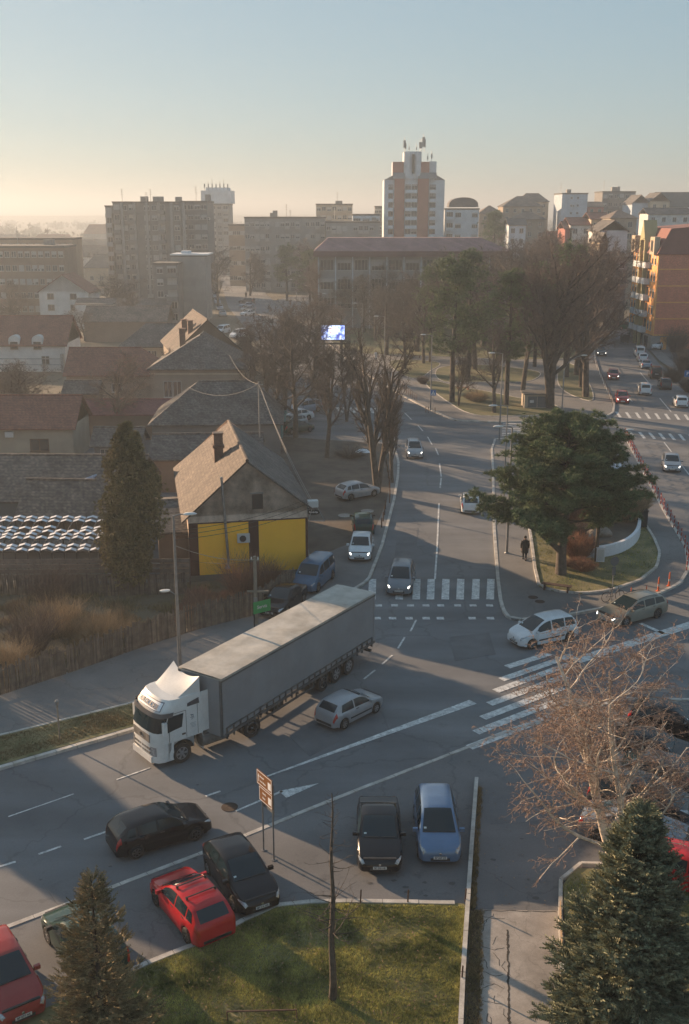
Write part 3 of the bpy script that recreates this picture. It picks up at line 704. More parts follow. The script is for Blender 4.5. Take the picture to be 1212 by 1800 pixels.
c_ = make_car('car', 'mpv', 'silver', 'silver people carrier with lit headlights coming down the middle road', lit=True, plate='BP 112 ZU', rack='rails'); put(c_, 'mpv', nose=(730, 808), tail=(723, 778))
c_ = make_car('car', 'hatch', 'white', 'white hatchback driving away beside the big pine', plate='BP 010 UK'); put(c_, 'hatch', rear=(828, 906), head=(825, 872))
c_ = make_car('parked_van', 'van', 'vblue', 'blue van parked behind the trailer beside the yellow house', 'van', plate='BP 555 VD'); put(c_, 'van', nose=(532, 1048), tail=(583, 1003), z=.13)
c_ = make_car('car', 'sedan', 'black', 'black saloon parked behind the trailer roof in front of the blue van', plate='BP 440 LU'); put(c_, 'sedan', nose=(474, 1092), tail=(522, 1052), z=.13)
# right street
c_ = make_car('car', 'hatch', 'silver', 'silver hatchback coming down the right street past the red and white posts', lit=True, plate=None); put(c_, 'hatch', nose=(1182, 832), tail=(1173, 802))
c_ = make_car('car', 'hatch', 'red', 'dark red hatchback with lit headlights at the upper zebra crossing', lit=True, plate=None); put(c_, 'hatch', nose=(1095, 711), tail=(1088, 690))
c_ = make_car('car', 'hatch', 'rust', 'red hatchback with lit headlights, second in the oncoming line', lit=True, plate=None); put(c_, 'hatch', nose=(1079, 669), tail=(1073, 650))
c_ = make_car('car', 'sedan', 'dgrey', 'dark saloon with lit headlights farthest up the right street', lit=True, plate=None); put(c_, 'sedan', nose=(1058, 627), tail=(1053, 610))
c_ = make_car('car', 'mpv', 'white', 'white people carrier driving away on the right street, left of the parked row', plate=None); put(c_, 'mpv', rear=(1135, 696), head=(1127, 675))
row = 'cars parked along the right street'
for st_, cl, lb, rr, hh in [('hatch', 'white', 'white hatchback nearest in the parked row, by the right edge of the photo', (1199, 718), (1182, 692)),
        ('mpv', 'dgrey', 'dark people carrier parked second from the front of the row beside the parking sign', (1171, 686), (1160, 668)),
        ('van', 'dgrey', 'dark boxy car parked third from the front of the row by the shrubs', (1154, 667), (1143, 650)),
        ('sedan', 'steel', 'blue grey saloon parked fourth from the front of the row', (1137, 650), (1126, 634)),
        ('hatch', 'white', 'white hatchback parked fifth from the front, beyond the blue grey saloon', (1131, 637), (1122, 624)),
        ('van', 'white', 'white van-like car parked last and farthest in the row', (1126, 628), (1118, 617))]:
    c_ = make_car('car', st_, cl, lb, group=row, plate=None); put(c_, st_, rear=rr, head=hh)
lotg = 'cars parked by the orange apartment building'
for st_, cl, lb, nn, tt in [('hatch', 'white', 'white car parked nose left nearest the orange building', (1131, 598), (1155, 594)),
        ('hatch', 'silver', 'silver car parked in the middle of the three by the orange building', (1143, 606), (1168, 600)),
        ('mpv', 'white', 'white people carrier parked foremost of the three by the orange building', (1152, 616), (1176, 609)),
        ('sedan', 'black', 'black car parked by the brick wall beyond the white cars', (1158, 588), (1185, 587))]:
    c_ = make_car('car', st_, cl, lb, group=lotg, plate=None); put(c_, st_, nose=nn, tail=tt, z=.11)
c_ = make_car('van', 'van', 'teal', 'dark green van parked across the end of the right street', 'van', plate=None); put(c_, 'van', nose=(1119, 580), tail=(1085, 580), z=.11)
# lot under the birch
lg = 'cars parked in the lot behind the birch'
for st_, cl, lb, wf, wr, sd_ in [('hatch', 'black', 'black car farthest back in the lot behind the birch, by the white kerb', (1212, 1306), (1137, 1291), -1),
        ('sedan', 'black', 'black saloon with red tail lamp, second in the lot behind the birch', (1188, 1360), (1092, 1340), -1),
        ('hatch', 'dgrey', 'dark grey hatchback facing left, third in the lot behind the birch', (1085, 1382), (1172, 1400), 1),
        ('mpv', 'dgrey', 'dark rounded car fourth in the lot, just above the spruce top', (1166, 1450), (1070, 1430), -1),
        ('sedan', 'grey', 'grey saloon mostly hidden behind the tip of the big spruce', (1160, 1508), (1062, 1486), -1),
        ('hatch', 'red', 'red car showing between the big spruce and the right edge of the photo', (1270, 1595), (1170, 1565), -1)]:
    c_ = make_car('car', st_, cl, lb, group=lg, plate=None); put(c_, st_, wheels=(wf, wr, sd_), z=.02)
# far left cars, small in the picture
fg = 'cars parked under the bare street trees'
FARC = {}
def farcar(st_, cl, lb, nose, tail, group, z=.01):
    k = (st_, cl)
    if k not in FARC: c = FARC[k] = make_car('car', st_, cl, lb, far=True)
    else: c = copy_tree(FARC[k])
    c['label'] = lb; c['group'] = group; put(c, st_, nose=nose, tail=tail, z=z); return c
for a in [('hatch', 'silver', 'silver hatchback under the bare trees, nearest to the yellow house', (489, 757), (530, 750)),
          ('sedan', 'white', 'white saloon under the bare trees behind the silver hatchback', (494, 744), (540, 738)),
          ('hatch', 'green', 'dark car parked under the bare trees beside the white saloon', (548, 758), (520, 762)),
          ('mpv', 'steel', 'pale people carrier at the far end of the cars under the bare trees', (512, 728), (552, 724))]:
    farcar(*a, fg, .14)
fg = 'cars parked side by side at the far crossing'
for a in [('hatch', 'dgrey', 'dark car farthest in the side by side row at the far crossing', (420, 533), (440, 533)), ('sedan', 'steel', 'pale blue saloon second farthest in the row at the far crossing', (421, 541), (443, 540)),
          ('hatch', 'silver', 'silver car third in the row at the far crossing', (423, 548), (446, 547)), ('hatch', 'white', 'white hatchback nearest in the row at the far crossing', (425, 556), (447, 554))]: farcar(*a, fg)
farcar('van', 'white', 'white van driving on the side street left of the bare trees', (383, 588), (402, 584), 'vans on the side street')
farcar('van', 'white', 'white van with dark windows parked just before the wide bare crowns', (408, 595), (432, 592), 'vans on the side street')
fg = 'cars parked along the far avenue'
rr = random.Random(8)
for k in range(9):
    t = k / 8; x = 374 + 22 * t * t; y = 478 + 76 * t ** 1.2
    farcar(rr.choice(['hatch', 'sedan', 'mpv']), rr.choice(['white', 'silver', 'dgrey', 'steel']), 'small car, ' + ORD[k] + ' from the far end of the left line beside the avenue', (x - 3, y + 3), (x - 8, y - 3), fg)
for k in range(9):
    t = k / 8; x = 397 + 24 * t; y = 434 + 30 * t
    farcar(rr.choice(['hatch', 'sedan', 'mpv']), rr.choice(['white', 'silver', 'dgrey', 'black']), 'tiny car, ' + ORD[k] + ' from the top of the diagonal line far up the avenue', (x + 2, y + 2.6), (x - 3, y - 2.6), fg)
farcar('sedan', 'steel', 'pale car parked below the small shop at the top of the square', (424, 480), (443, 478), fg)
farcar('van', 'white', 'white van standing by the flag at the top of the square', (455, 485), (474, 484), fg)
# ------------------------------------------------------------------ the lorry: tractor turned about 18 degrees to its trailer
def lorry():
    WH = mat('lorry_white', (.66, .66, .64), .35, var=.08, scale=1.5, coat=.4, fine=.06)
    GRM = mat('lorry_grime', (.16, .15, .14), .7, var=.3, scale=3)
    CUR = mat('curtain_grey', (.23, .235, .245), .55, var=.10, scale=.6, bump=.012, bscale=.9, fine=.04)
    TRP = mat('tarp_roof', (.36, .335, .29), .7, var=.14, scale=.7, bump=.03, bscale=1.6, col2=(.44, .42, .38), fine=.05)
    RAIL = mat('trailer_rail', (.11, .11, .11), .6, .3, var=.2, scale=3)
    CHS = mat('chassis_dark', (.03, .028, .026), .8, var=.3, scale=4)
    yaw = R(57.16); p0 = Vector((-5.64, 44.33, 0)); B = Vector((math.cos(yaw), math.sin(yaw), 0)); N = Vector((-B.y, B.x, 0))
    root = thing('semi_truck', 'white tractor lorry pulling a long grey curtain-sided trailer along the kerb', 'truck', p0 + N * 1.275, yaw)
    # trailer: local +x runs backwards, y=+1.275 is the pavement side
    Lt, hw, zb, zt = 13.55, 1.275, 1.12, 3.97
    m = MB(); nx = 54
    for sgn in (-1, 1):                                # softly rippled curtain sides
        vs = []
        for i in range(nx + 1):
            x = .14 + (Lt - .2) * i / nx
            for z in (zb + .0, zb + .9, zb + 1.8, zt - .1):
                rip = .014 * math.sin(i * 2.1 + z) + .018 * math.sin(i * .7 + 2 * z) - .01
                vs.append((x, sgn * (hw - .02 + rip), z))
        fs = [(i * 4 + j, i * 4 + 4 + j, i * 4 + 5 + j, i * 4 + 1 + j) for i in range(nx) for j in range(3)]
        m.add(vs, fs if sgn < 0 else [f[::-1] for f in fs])
    m.box(.0, .14, -hw, hw, zb - .1, zt - .06); m.box(Lt - .1, Lt, -hw, hw, zb - .05, zt - .06); m.box(.1, Lt - .05, -hw + .06, hw - .06, zb, zb + .12)
    cur = m.build('trailer_body', CUR, root, 60)
    m = MB(); vs = []
    ny = 6; rr = random.Random(2)
    for i in range(nx + 1):
        for j in range(ny + 1):
            x = -.02 + (Lt + .04) * i / nx; y = -hw - .015 + (2 * hw + .03) * j / ny
            bow = .035 * abs(math.sin(i * math.pi / 6)) if 0 < j < ny else 0
            z = zt - bow + (rr.uniform(-.012, .012) if 0 < j < ny and 0 < i < nx else -.0) + (.03 if 0 < j < ny else 0)
            vs.append((x, y, z))
    fs = [(i * (ny + 1) + j, (i + 1) * (ny + 1) + j, (i + 1) * (ny + 1) + j + 1, i * (ny + 1) + j + 1) for i in range(nx) for j in range(ny)]
    m.add(vs, fs)
    m.box(-.03, Lt + .03, -hw - .03, hw + .03, zt - .09, zt - .045)
    m.build('tarpaulin_roof', TRP, root, 60)
    m = MB()
    for sgn in (-1, 1):
        m.box(-.02, Lt, sgn * hw - .035, sgn * hw + .035, zt - .18, zt - .085); m.box(-.02, Lt, sgn * hw - .03, sgn * hw + .03, zb - .14, zb - .02)
        for k in range(26):
            x = .3 + k * (Lt - .6) / 25; m.box(x - .02, x + .02, sgn * hw - .045, sgn * hw + .045, zb - .3, zb + .28)
        m.box(.3, Lt - .3, sgn * hw - .04, sgn * hw + .04, zb + .24, zb + .28)
        m.box(2.7, 7.6, sgn * (hw - .08) - .02, sgn * (hw - .08) + .02, .55, .67)
        for x in (2.8, 4.4, 6, 7.5): m.box(x - .04, x + .04, sgn * (hw - .08) - .03, sgn * (hw - .08) + .03, .55, zb - .1)
    for sgn in (-1, 1): m.box(-.03, .06, sgn * hw - .12 * (sgn > 0), sgn * hw + .12 * (sgn < 0), zb - .1, zt - .1)
    m.build('side_rail', RAIL, root)
    m = MB(); m.box(.3, Lt - .2, -.55, -.42, .75, zb); m.box(.3, Lt - .2, .42, .55, .75, zb)
    for x in (3.2, 5, 6.6): m.box(x, x + .14, -1.15, 1.15, .85, zb)
    m.box(7.7, 11.6, -.9, .9, .45, .8); m.box(Lt - .35, Lt - .2, -1.2, 1.2, .5, .62)
    m.build('trailer_chassis', CHS, root)
    m = MB(); m.tube([(2.85, -.85, .1), (2.85, -.85, 1.0)], .06, 8); m.tube([(2.85, .85, .1), (2.85, .85, 1.0)], .06, 8)
    m.box(2.7, 3.0, -1, -.7, .06, .12); m.box(2.7, 3.0, .7, 1, .06, .12); m.build('landing_leg', CHS, root)
    m = MB(); m.box(4.1, 5.0, -1.1, -.75, .55, .95); m.build('pallet_box', CHS, root)
    r = .5; t, rm = wheel_meshes(r, .33, HUBC)
    for x in (8.45, 9.7, 10.95):
        for sgn in (-1, 1):
            wo = link('wheel', t, root, (x, sgn * 1.06, r)); link('rim', rm, wo)
            MB().box(x - .52, x + .52, sgn * 1.06 - .18, sgn * 1.06 + .18, 1.03, 1.06).build('mudguard', CHS, root)
    for sgn in (-1, 1): MB().box(Lt, Lt + .03, sgn * .9 - .2, sgn * .9 + .2, .7, .85).build('taillight', TLG, root)
    # tractor: own frame, +x forwards, origin between the drive wheels
    d = Vector(G(318, 1342)) - Vector(G(444, 1296)); ty = math.atan2(d.y, d.x)
    n = Vector((-math.sin(ty), math.cos(ty)))
    o = Vector(G(444, 1296)) - n * 1.22
    tw = Matrix.Translation((o.x, o.y, 0)) @ Matrix.Rotation(ty, 4, 'Z')
    base = Matrix.Translation(root.location) @ Matrix.Rotation(yaw, 4, 'Z'); loc = base.inverted() @ tw
    def part(mb, name, mats, smooth=None, parent=None):
        mb.v = [tuple(loc @ Vector(v)) for v in mb.v]; return mb.build(name, mats, parent or root, smooth)
    XF, XB = 5.25, 2.75; HWc = 1.24
    def outline(z):                                    # plan of the cab at height z: list of (x,y), left side first
        if z < 1.2: fx = XF + .02
        elif z < 1.75: fx = XF
        elif z < 2.75: fx = XF - .30 * (z - 1.75)
        else: fx = XF - .30 - .95 * (z - 2.75) ** 1.15
        hw_ = HWc if z < 2.7 else HWc - .16 * (z - 2.7)
        out = [(XB, hw_), (XB + .6, hw_), (fx - .95, hw_), (fx - .45, hw_ - .02), (fx - .2, hw_ - .12), (fx - .07, hw_ - .32), (fx, hw_ * .5), (fx + .03, 0)]
        return out
    zs = [.32, .45, .7, .95, 1.2, 1.45, 1.75, 1.95, 2.2, 2.45, 2.75, 2.95, 3.1, 3.22]
    def cabpt(z, k, off=0):
        o_ = outline(z); k2 = k if k <= 7 else 14 - k; i = min(int(k2), 6); t_ = k2 - i
        a, b = Vector(o_[i]), Vector(o_[i + 1]); p = a.lerp(b, t_); nn = (b - a).normalized(); nn = Vector((-nn.y, nn.x))
        p = p + nn * off
        return Vector((p.x, p.y if k <= 7 else -p.y, z))
    vs = []; K = 15
    rings = [[cabpt(z, k) for k in range(K)] for z in zs]
    # wheel arch
    for zi, ring in enumerate(rings):
        vs += ring
    fs = []
    for i in range(len(zs) - 1):
        for k in range(K - 1): fs.append((i * K + k, (i + 1) * K + k, (i + 1) * K + k + 1, i * K + k + 1))
        fs.append((i * K, i * K + K - 1, (i + 1) * K + K - 1, (i + 1) * K))
    fs.append(tuple((len(zs) - 1) * K + k for k in range(K)))
    # open the lower rear where the wheel sits
    keep = []
    for f in fs:
        c = sum((vs[i] for i in f), Vector()) / len(f)
        if len(f) == 4 and c.z < 1.2 and c.x < 4.55 and abs(c.y) > .9: continue
        keep.append(f)
    mb = MB(); mb.add(vs, keep)
    ar = [(3.9 + .66 * math.cos(a), .52 + .66 * math.sin(a)) for a in np.linspace(0, math.pi, 15)]
    for sgn in (-1, 1):                                # arch panel
        y = sgn * (HWc - .005); A = []
        for x, z in ar:
            A += [(x, y, z), (x, y, 1.21)]
        f2 = [(2 * i, 2 * i + 1, 2 * i + 3, 2 * i + 2) for i in range(14)]
        mb.add(A, f2 + [f[::-1] for f in f2])
        mb.add([(4.56, y, .35), (4.62, y, .35), (4.62, y, 1.21), (4.56, y, 1.21)], [(0, 1, 2, 3), (3, 2, 1, 0)])
        mb.box(4.56, 4.8, y - .03 if sgn > 0 else y, y if sgn > 0 else y + .03, .33, 1.19)
    mb.box(XB, 3.25, -HWc + .01, HWc - .01, 1.19, 1.25)
    cab = part(mb, 'cab', WH, 38)
    def cpatch(z0, z1, k0, k1, off, mats, name, nz=5, nk=8, par=None, z1b=None, z0b=None):
        mb = MB(); g = []
        for i in range(nz + 1):
            for j in range(nk + 1):
                kk = k0 + (k1 - k0) * j / nk; tt = j / nk
                za = z0 if z0b is None else z0 + (z0b - z0) * tt; zb_ = z1 if z1b is None else z1 + (z1b - z1) * tt
                g.append(cabpt(za + (zb_ - za) * i / nz, kk, off))
        f = [(i * (nk + 1) + j, (i + 1) * (nk + 1) + j, (i + 1) * (nk + 1) + j + 1, i * (nk + 1) + j + 1) for i in range(nz) for j in range(nk)]
        mb.add(g, f + [q[::-1] for q in f][:0]); return part(mb, name, mats, 180, par)
    cpatch(1.80, 2.62, 3.0, 11.0, .015, GLS, 'windshield', 6, 24)
    cpatch(2.52, 2.74, 2.6, 11.4, .13, mat('visor_smoke', (.10, .10, .105), .3), 'sun_visor', 3, 24)
    cpatch(2.77, 3.135, 4.5, 9.5, .02, mat('sign_navy', (.03, .05, .10), .5), 'sign_border', 3, 12)
    cpatch(2.80, 3.11, 4.62, 9.38, .035, mat('sign_white', (.80, .81, .83), .4), 'sign_panel', 3, 12)
    for (a, b) in ((1.55, 2.9), (12.45, 11.1)): cpatch(1.84, 2.50, a, b, .012, GLS, 'side_window', 3, 6, z0b=1.70)
    for (a, b) in ((.25, 1.3), (13.75, 12.7)): cpatch(2.75, 3.02, a, b, .02, mat('tinted_panel', (.05, .055, .07), .3), 'upper_window', 3, 6, z1b=2.9)
    # door seams and handles
    mb = MB()
    for sgn in (1, -1):
        y = sgn * (HWc + .004)
        for x in (4.52, 3.62): mb.box(x - .008, x + .008, y - .006, y + .006, 1.25, 2.6)
        mb.box(3.62, 4.52, y - .006, y + .006, 2.59, 2.605); mb.box(3.0, 3.015, y - .006, y + .006, 1.25, 2.75)
    part(mb, 'door_seam', BLK)
    mb = MB()
    for sgn in (1, -1): mb.box(3.68, 3.86, sgn * HWc - .02, sgn * HWc + .02, 1.42, 1.5)
    part(mb, 'door_handle', BLK)
    mb = MB()
    for k in range(7): z = 1.28 + k * .058; mb.box(XF + .0, XF + .045, -.72, .72, z, z + .03)
    part(mb, 'grille', GRM)
    mb = MB()
    for r_ in range(2):
        for k in range(8):
            y = -.72 + k * .19; mb.box(XF + .01, XF + .05, y, y + .13, .72 + r_ * .2, .82 + r_ * .2)
    part(mb, 'lower_grille', GRM)
    part(MB().box(XF - .05, XF + .055, -.86, .86, .31, .62), 'bumper', WH)
    part(MB().lathe([(.09, 0), (.09, .03)], 12, M=Matrix.Translation((XF + .04, 0, 1.48)) @ Matrix.Rotation(R(90), 4, 'Y')), 'emblem', BLK)
    for (a, b) in ((4.3, 5.6), (9.7, 8.4)): cpatch(.66, 1.10, a, b, .02, HLG, 'headlight', 3, 4)
    for sgn in (1, -1):
        mb = MB(); mb.box(4.72, 4.90, sgn * 1.36 - .10, sgn * 1.36 + .10, 1.75, 2.35); part(mb, 'side_mirror', WH)
        mb = MB(); mb.bar((4.7, sgn * 1.2, 2.42), (4.82, sgn * 1.36, 2.38), .04, .04); mb.bar((4.7, sgn * 1.2, 1.8), (4.82, sgn * 1.36, 1.78), .04, .04); part(mb, 'mirror_arm', BLK)
    # roof deflector: a scoop whose rear edge lifts
    mb = MB(); g = []; ni, nj = 8, 12
    for i in range(ni + 1):
        for j in range(nj + 1):
            u = i / ni; v_ = j / nj * 2 - 1
            x = 4.25 - 1.35 * u - .12 * v_ * v_; z = 3.16 + (.62 + .22 * v_ * v_) * u ** 1.25 - .05 * v_ * v_ * (1 - u); y = v_ * (1.0 + .14 * u)
            g.append((x, y, z))
    f = [(i * (nj + 1) + j, (i + 1) * (nj + 1) + j, (i + 1) * (nj + 1) + j + 1, i * (nj + 1) + j + 1) for i in range(ni) for j in range(nj)]
    mb.add(g, f)
    for j in (0, nj):
        for i in range(ni):
            a, b = g[i * (nj + 1) + j], g[(i + 1) * (nj + 1) + j]
            q = [a, b, (b[0], b[1], 3.0), (a[0], a[1], 3.0)]; mb.add(q, [(0, 1, 2, 3)] if j else [(3, 2, 1, 0)])
    part(mb, 'roof_deflector', WH, 60)
    for sgn in (1, -1): part(MB().box(2.25, 2.76, sgn * 1.2 - .02, sgn * 1.2 + .02, 1.25, 3.25), 'side_fairing', WH)
    mb = MB(); mb.box(-.9, 4.9, -.45, .45, .55, .95); mb.box(1.3, 2.6, -1.2, -.7, .45, 1.05); mb.box(1.3, 2.6, .7, 1.2, .45, 1.05); mb.box(3.1, 5.0, -.95, .95, .5, 1.15)
    part(mb, 'tractor_chassis', CHS)
    mb = MB(); mb.lathe([(.33, -.6), (.35, -.55), (.35, .55), (.33, .6)], 14, M=Matrix.Translation((2.2, 1.0, .75)) @ Matrix.Rotation(R(90), 4, 'Y')); part(mb, 'fuel_tank', GRM, 40)
    for x, wd in ((3.9, .3), (0, .5)):
        for sgn in (1, -1):
            t, rm = wheel_meshes(.5, wd if x else .5, HUBC); p = loc @ Vector((x, sgn * (1.24 - wd / 2), .5))
            wo = link('wheel', t, root, p, ty - yaw); link('rim', rm, wo)
        if not x:
            for sgn in (1, -1): part(MB().lathe([(.56, -.27), (.6, -.27), (.6, .27), (.56, .27)], 20, M=Matrix.Translation((0, sgn * .97, .52)) @ Matrix.Rotation(R(90), 4, 'X'), closed=True) if False else MB().box(-.6, .6, sgn * .97 - .28, sgn * .97 + .28, 1.04, 1.08), 'mudguard', CHS)
    # lettering on the sign panel, laid on the leaning front
    a = cabpt(2.955, 7, .055); up_ = (cabpt(3.05, 7, .045) - cabpt(2.85, 7, .045)).normalized(); rt = Vector((0, 1, 0)); nn = rt.cross(up_)
    # reading direction: seen from the front, left to right is +y
    me = text_mesh('EUROLIDER', .33, mat('sign_blue', (.06, .075, .12), .5), .006, sx=1.0)
    M = loc @ frame(a, Vector((0, 1, 0)), up_, nn)
    for v in me.vertices:
        k = v.co.x; v.co = M @ Vector((v.co.x, v.co.y, v.co.z - .045 * (k / .9) ** 2))
    link('lettering', me, root)
    # small blue horn mark and three lines of print on the sleeper side
    mb = MB(); BL = mat('print_blue', (.05, .09, .16), .6)
    for sgn in (1, -1):
        y = sgn * (HWc + .006)
        mb.tube([(3.28 + .05 * math.cos(a), y, 2.2 + .05 * math.sin(a)) for a in np.linspace(0, 6.28, 11)], .012, 4)
        mb.bar((3.23, y, 2.25), (3.38, y, 2.29), .01, .035); mb.bar((3.2, y, 2.12), (3.4, y, 2.15), .01, .02); mb.bar((3.26, y, 2.06), (3.36, y, 2.06), .01, .02)
        for k in range(4): mb.box(3.12, 3.42 - .03 * k, y - .002, y + .002, 1.85 - k * .07, 1.862 - k * .07)
    part(mb, 'door_print', BL)
lorry()
# ------------------------------------------------------------------ plants
def Hh(px, py, top):                                  # height of something standing at (px,py) whose top shows at row top
    g = G(px, py); return max(.2, ZY(top, g[1]))
BARK = mat('bark_grey_brown', (.085, .068, .055), .95, var=.35, scale=3, bump=.02, bscale=14)
BARKD = mat('bark_dark', (.05, .04, .034), .95, var=.35, scale=3)
TWIG = mat('twigs_brown', (.078, .066, .058), .95, island=.4)
TWIGR = mat('twigs_reddish', (.11, .083, .072), .95, island=.4)
BIRCHB = mat('birch_bark', (.60, .52, .43), .8, var=.35, scale=5)
BIRCHT = mat('birch_twigs', (.26, .18, .14), .9, island=.45)
PINEN = mat('pine_needles', (.105, .145, .06), .75, island=.45, var=.25, scale=.6)
SPRN = mat('spruce_needles', (.17, .20, .125), .75, island=.45, var=.3, scale=1.6, col2=(.24, .23, .135))
SPRN2 = mat('spruce_needles_brownish', (.16, .15, .07), .8, island=.45, var=.35, scale=1.4, col2=(.25, .19, .10))
THUJ = mat('thuja_leaves', (.115, .11, .045), .85, island=.5, var=.35, scale=.8, col2=(.20, .155, .07))
DRY = mat('dry_stalks', (.30, .22, .13), .95, island=.45, var=.3, scale=.3)
DRYR = mat('dry_red_shrub', (.25, .13, .085), .95, island=.45, var=.25, scale=.5)
GRS = mat('grass_blades', (.11, .165, .03), .9, island=.5, var=.5, scale=.8, col2=(.38, .34, .10), detail=6)
GRS2 = mat('waste_grass', (.13, .125, .05), .95, island=.45, var=.4, scale=.22, col2=(.26, .19, .10), detail=6)

def seg_mesh(name, segs, mats, n=3):
    """many thin tapering branch pieces as one mesh; segs: rows of (p0 xyz, p1 xyz, r0, r1)"""
    S = np.array(segs, dtype=np.float64)
    if len(S) == 0: return npmesh(name, np.zeros((3, 3)), np.array([[0, 1, 2]]), mats)
    p0, p1, r0, r1 = S[:, 0:3], S[:, 3:6], S[:, 6:7], S[:, 7:8]
    d = p1 - p0; d /= np.maximum(1e-9, np.linalg.norm(d, axis=1, keepdims=True))
    up = np.tile([[.31, .17, .93]], (len(S), 1)); a = np.cross(d, up); a /= np.maximum(1e-6, np.linalg.norm(a, axis=1, keepdims=True)); b = np.cross(d, a)
    V = np.zeros((len(S), 2 * n, 3))
    for k in range(n):
        c_, s_ = math.cos(2 * math.pi * k / n), math.sin(2 * math.pi * k / n); e = a * c_ + b * s_
        V[:, k] = p0 + e * r0; V[:, n + k] = p1 + e * r1
    Fc = np.array([[k, (k + 1) % n, n + (k + 1) % n, n + k] for k in range(n)])
    Fa = (Fc[None] + (np.arange(len(S)) * 2 * n)[:, None, None]).reshape(-1, 4)
    return npmesh(name, V.reshape(-1, 3), Fa, mats, True)

def grow(rnd, p, d, L, r, lvl, out, o):
    steps = max(2, int(o['steps'][lvl])); st = L / steps; pts = [p.copy()]; rr = [r]
    for i in range(steps):
        j = o['jit'][lvl]
        d = (d + Vector((rnd.uniform(-j, j), rnd.uniform(-j, j), rnd.uniform(-j, j) + o['up'][lvl]))).normalized()
        p = p + d * st; pts.append(p.copy()); rr.append(r * (1 - (i + 1) / steps * (1 - o['taper'][lvl])))
    for i in range(steps): out.append((lvl, (*pts[i], *pts[i + 1], rr[i], rr[i + 1])))
    if lvl + 1 >= len(o['kids']) + 1: return
    nk = o['kids'][lvl]; nk = int(nk * rnd.uniform(.8, 1.2) + .5)
    for k in range(nk):
        t = o['from'][lvl] + (1 - o['from'][lvl]) * (k + rnd.random()) / nk; f = t * steps; i = min(steps - 1, int(f)); q = pts[i].lerp(pts[i + 1], f - i)
        dd = (pts[i + 1] - pts[i]).normalized(); ang = R(rnd.uniform(*o['ang'][lvl]))
        ax = dd.cross(Vector((rnd.uniform(-1, 1), rnd.uniform(-1, 1), rnd.uniform(-1, 1)))).normalized()
        nd = Matrix.Rotation(ang, 3, ax) @ dd
        if o.get('droop') and lvl >= o['droop']: nd = (nd + Vector((0, 0, -.55))).normalized()
        grow(rnd, q, nd, L * rnd.uniform(*o['len'][lvl]) * (1 - .35 * t), max(o['rmin'], rr[i] * o['rf']), lvl + 1, out, o)
OAK = dict(steps=[6, 5, 4, 3, 2], jit=[.07, .16, .22, .3, .35], up=[.04, .07, .05, .04, .02], taper=[.35, .3, .3, .4, .5], kids=[13, 8, 7, 6], **{'from': [.26, .2, .15, .1]},
           ang=[(32, 66), (28, 62), (25, 65), (25, 70)], len=[(.44, .66), (.42, .65), (.4, .65), (.4, .7)], rf=.55, rmin=.017)
POLE = dict(OAK, kids=[14, 8, 7, 6], up=[.05, .13, .09, .05, .02], ang=[(24, 50), (22, 50), (22, 58), (25, 65)], len=[(.36, .58), (.38, .58), (.4, .6), (.4, .7)], rmin=.014)
BIR = dict(steps=[8, 7, 6, 5, 4, 3], jit=[.06, .18, .24, .28, .3, .3], up=[.05, .08, .02, -.05, -.08, -.1], taper=[.2, .25, .3, .35, .5, .5], kids=[14, 7, 5, 4, 3], **{'from': [.16, .12, .1, .1, .1]},
           ang=[(28, 60), (25, 60), (30, 65), (30, 70), (30, 70)], len=[(.34, .52), (.4, .6), (.4, .62), (.4, .7), (.4, .7)], rf=.46, rmin=.0065)
TREES = {}
def bare_data(seed, H, r, o, tm, cm, stems=1, lean=(0, 0), tl=1):
    rnd = random.Random(seed); out = []
    for s in range(stems):
        a = rnd.uniform(0, 6.28); l = .0 if stems == 1 else rnd.uniform(.12, .28)
        d = Vector((lean[0] + l * math.cos(a), lean[1] + l * math.sin(a), 1)).normalized()
        grow(rnd, Vector((.1 * s * math.cos(a), .1 * s * math.sin(a), -.05)), d, H * (1 if s == 0 else rnd.uniform(.75, .95)), r * (1 if s == 0 else .75), 0, out, o)
    zmax = max(s[1][5] for s in out); k = H / zmax
    thick = [s[1] for s in out if s[0] <= tl]; thin = [s[1] for s in out if s[0] > tl]
    sc = lambda L: [tuple(x * k for x in q[:6]) + q[6:] for q in L]
    return seg_mesh('trunk', sc(thick), tm, 7), seg_mesh('crown', sc(thin), cm, 3)
def plant(name, label, cat, data, loc, rz=0, sc=1.0, group=None, parts=('trunk', 'crown')):
    t = thing(name, label, cat, loc, rz, group)
    t.scale = (sc, sc, sc) if not isinstance(sc, tuple) else sc
    for n_, me in zip(parts, data): link(n_, me, t)
    return t

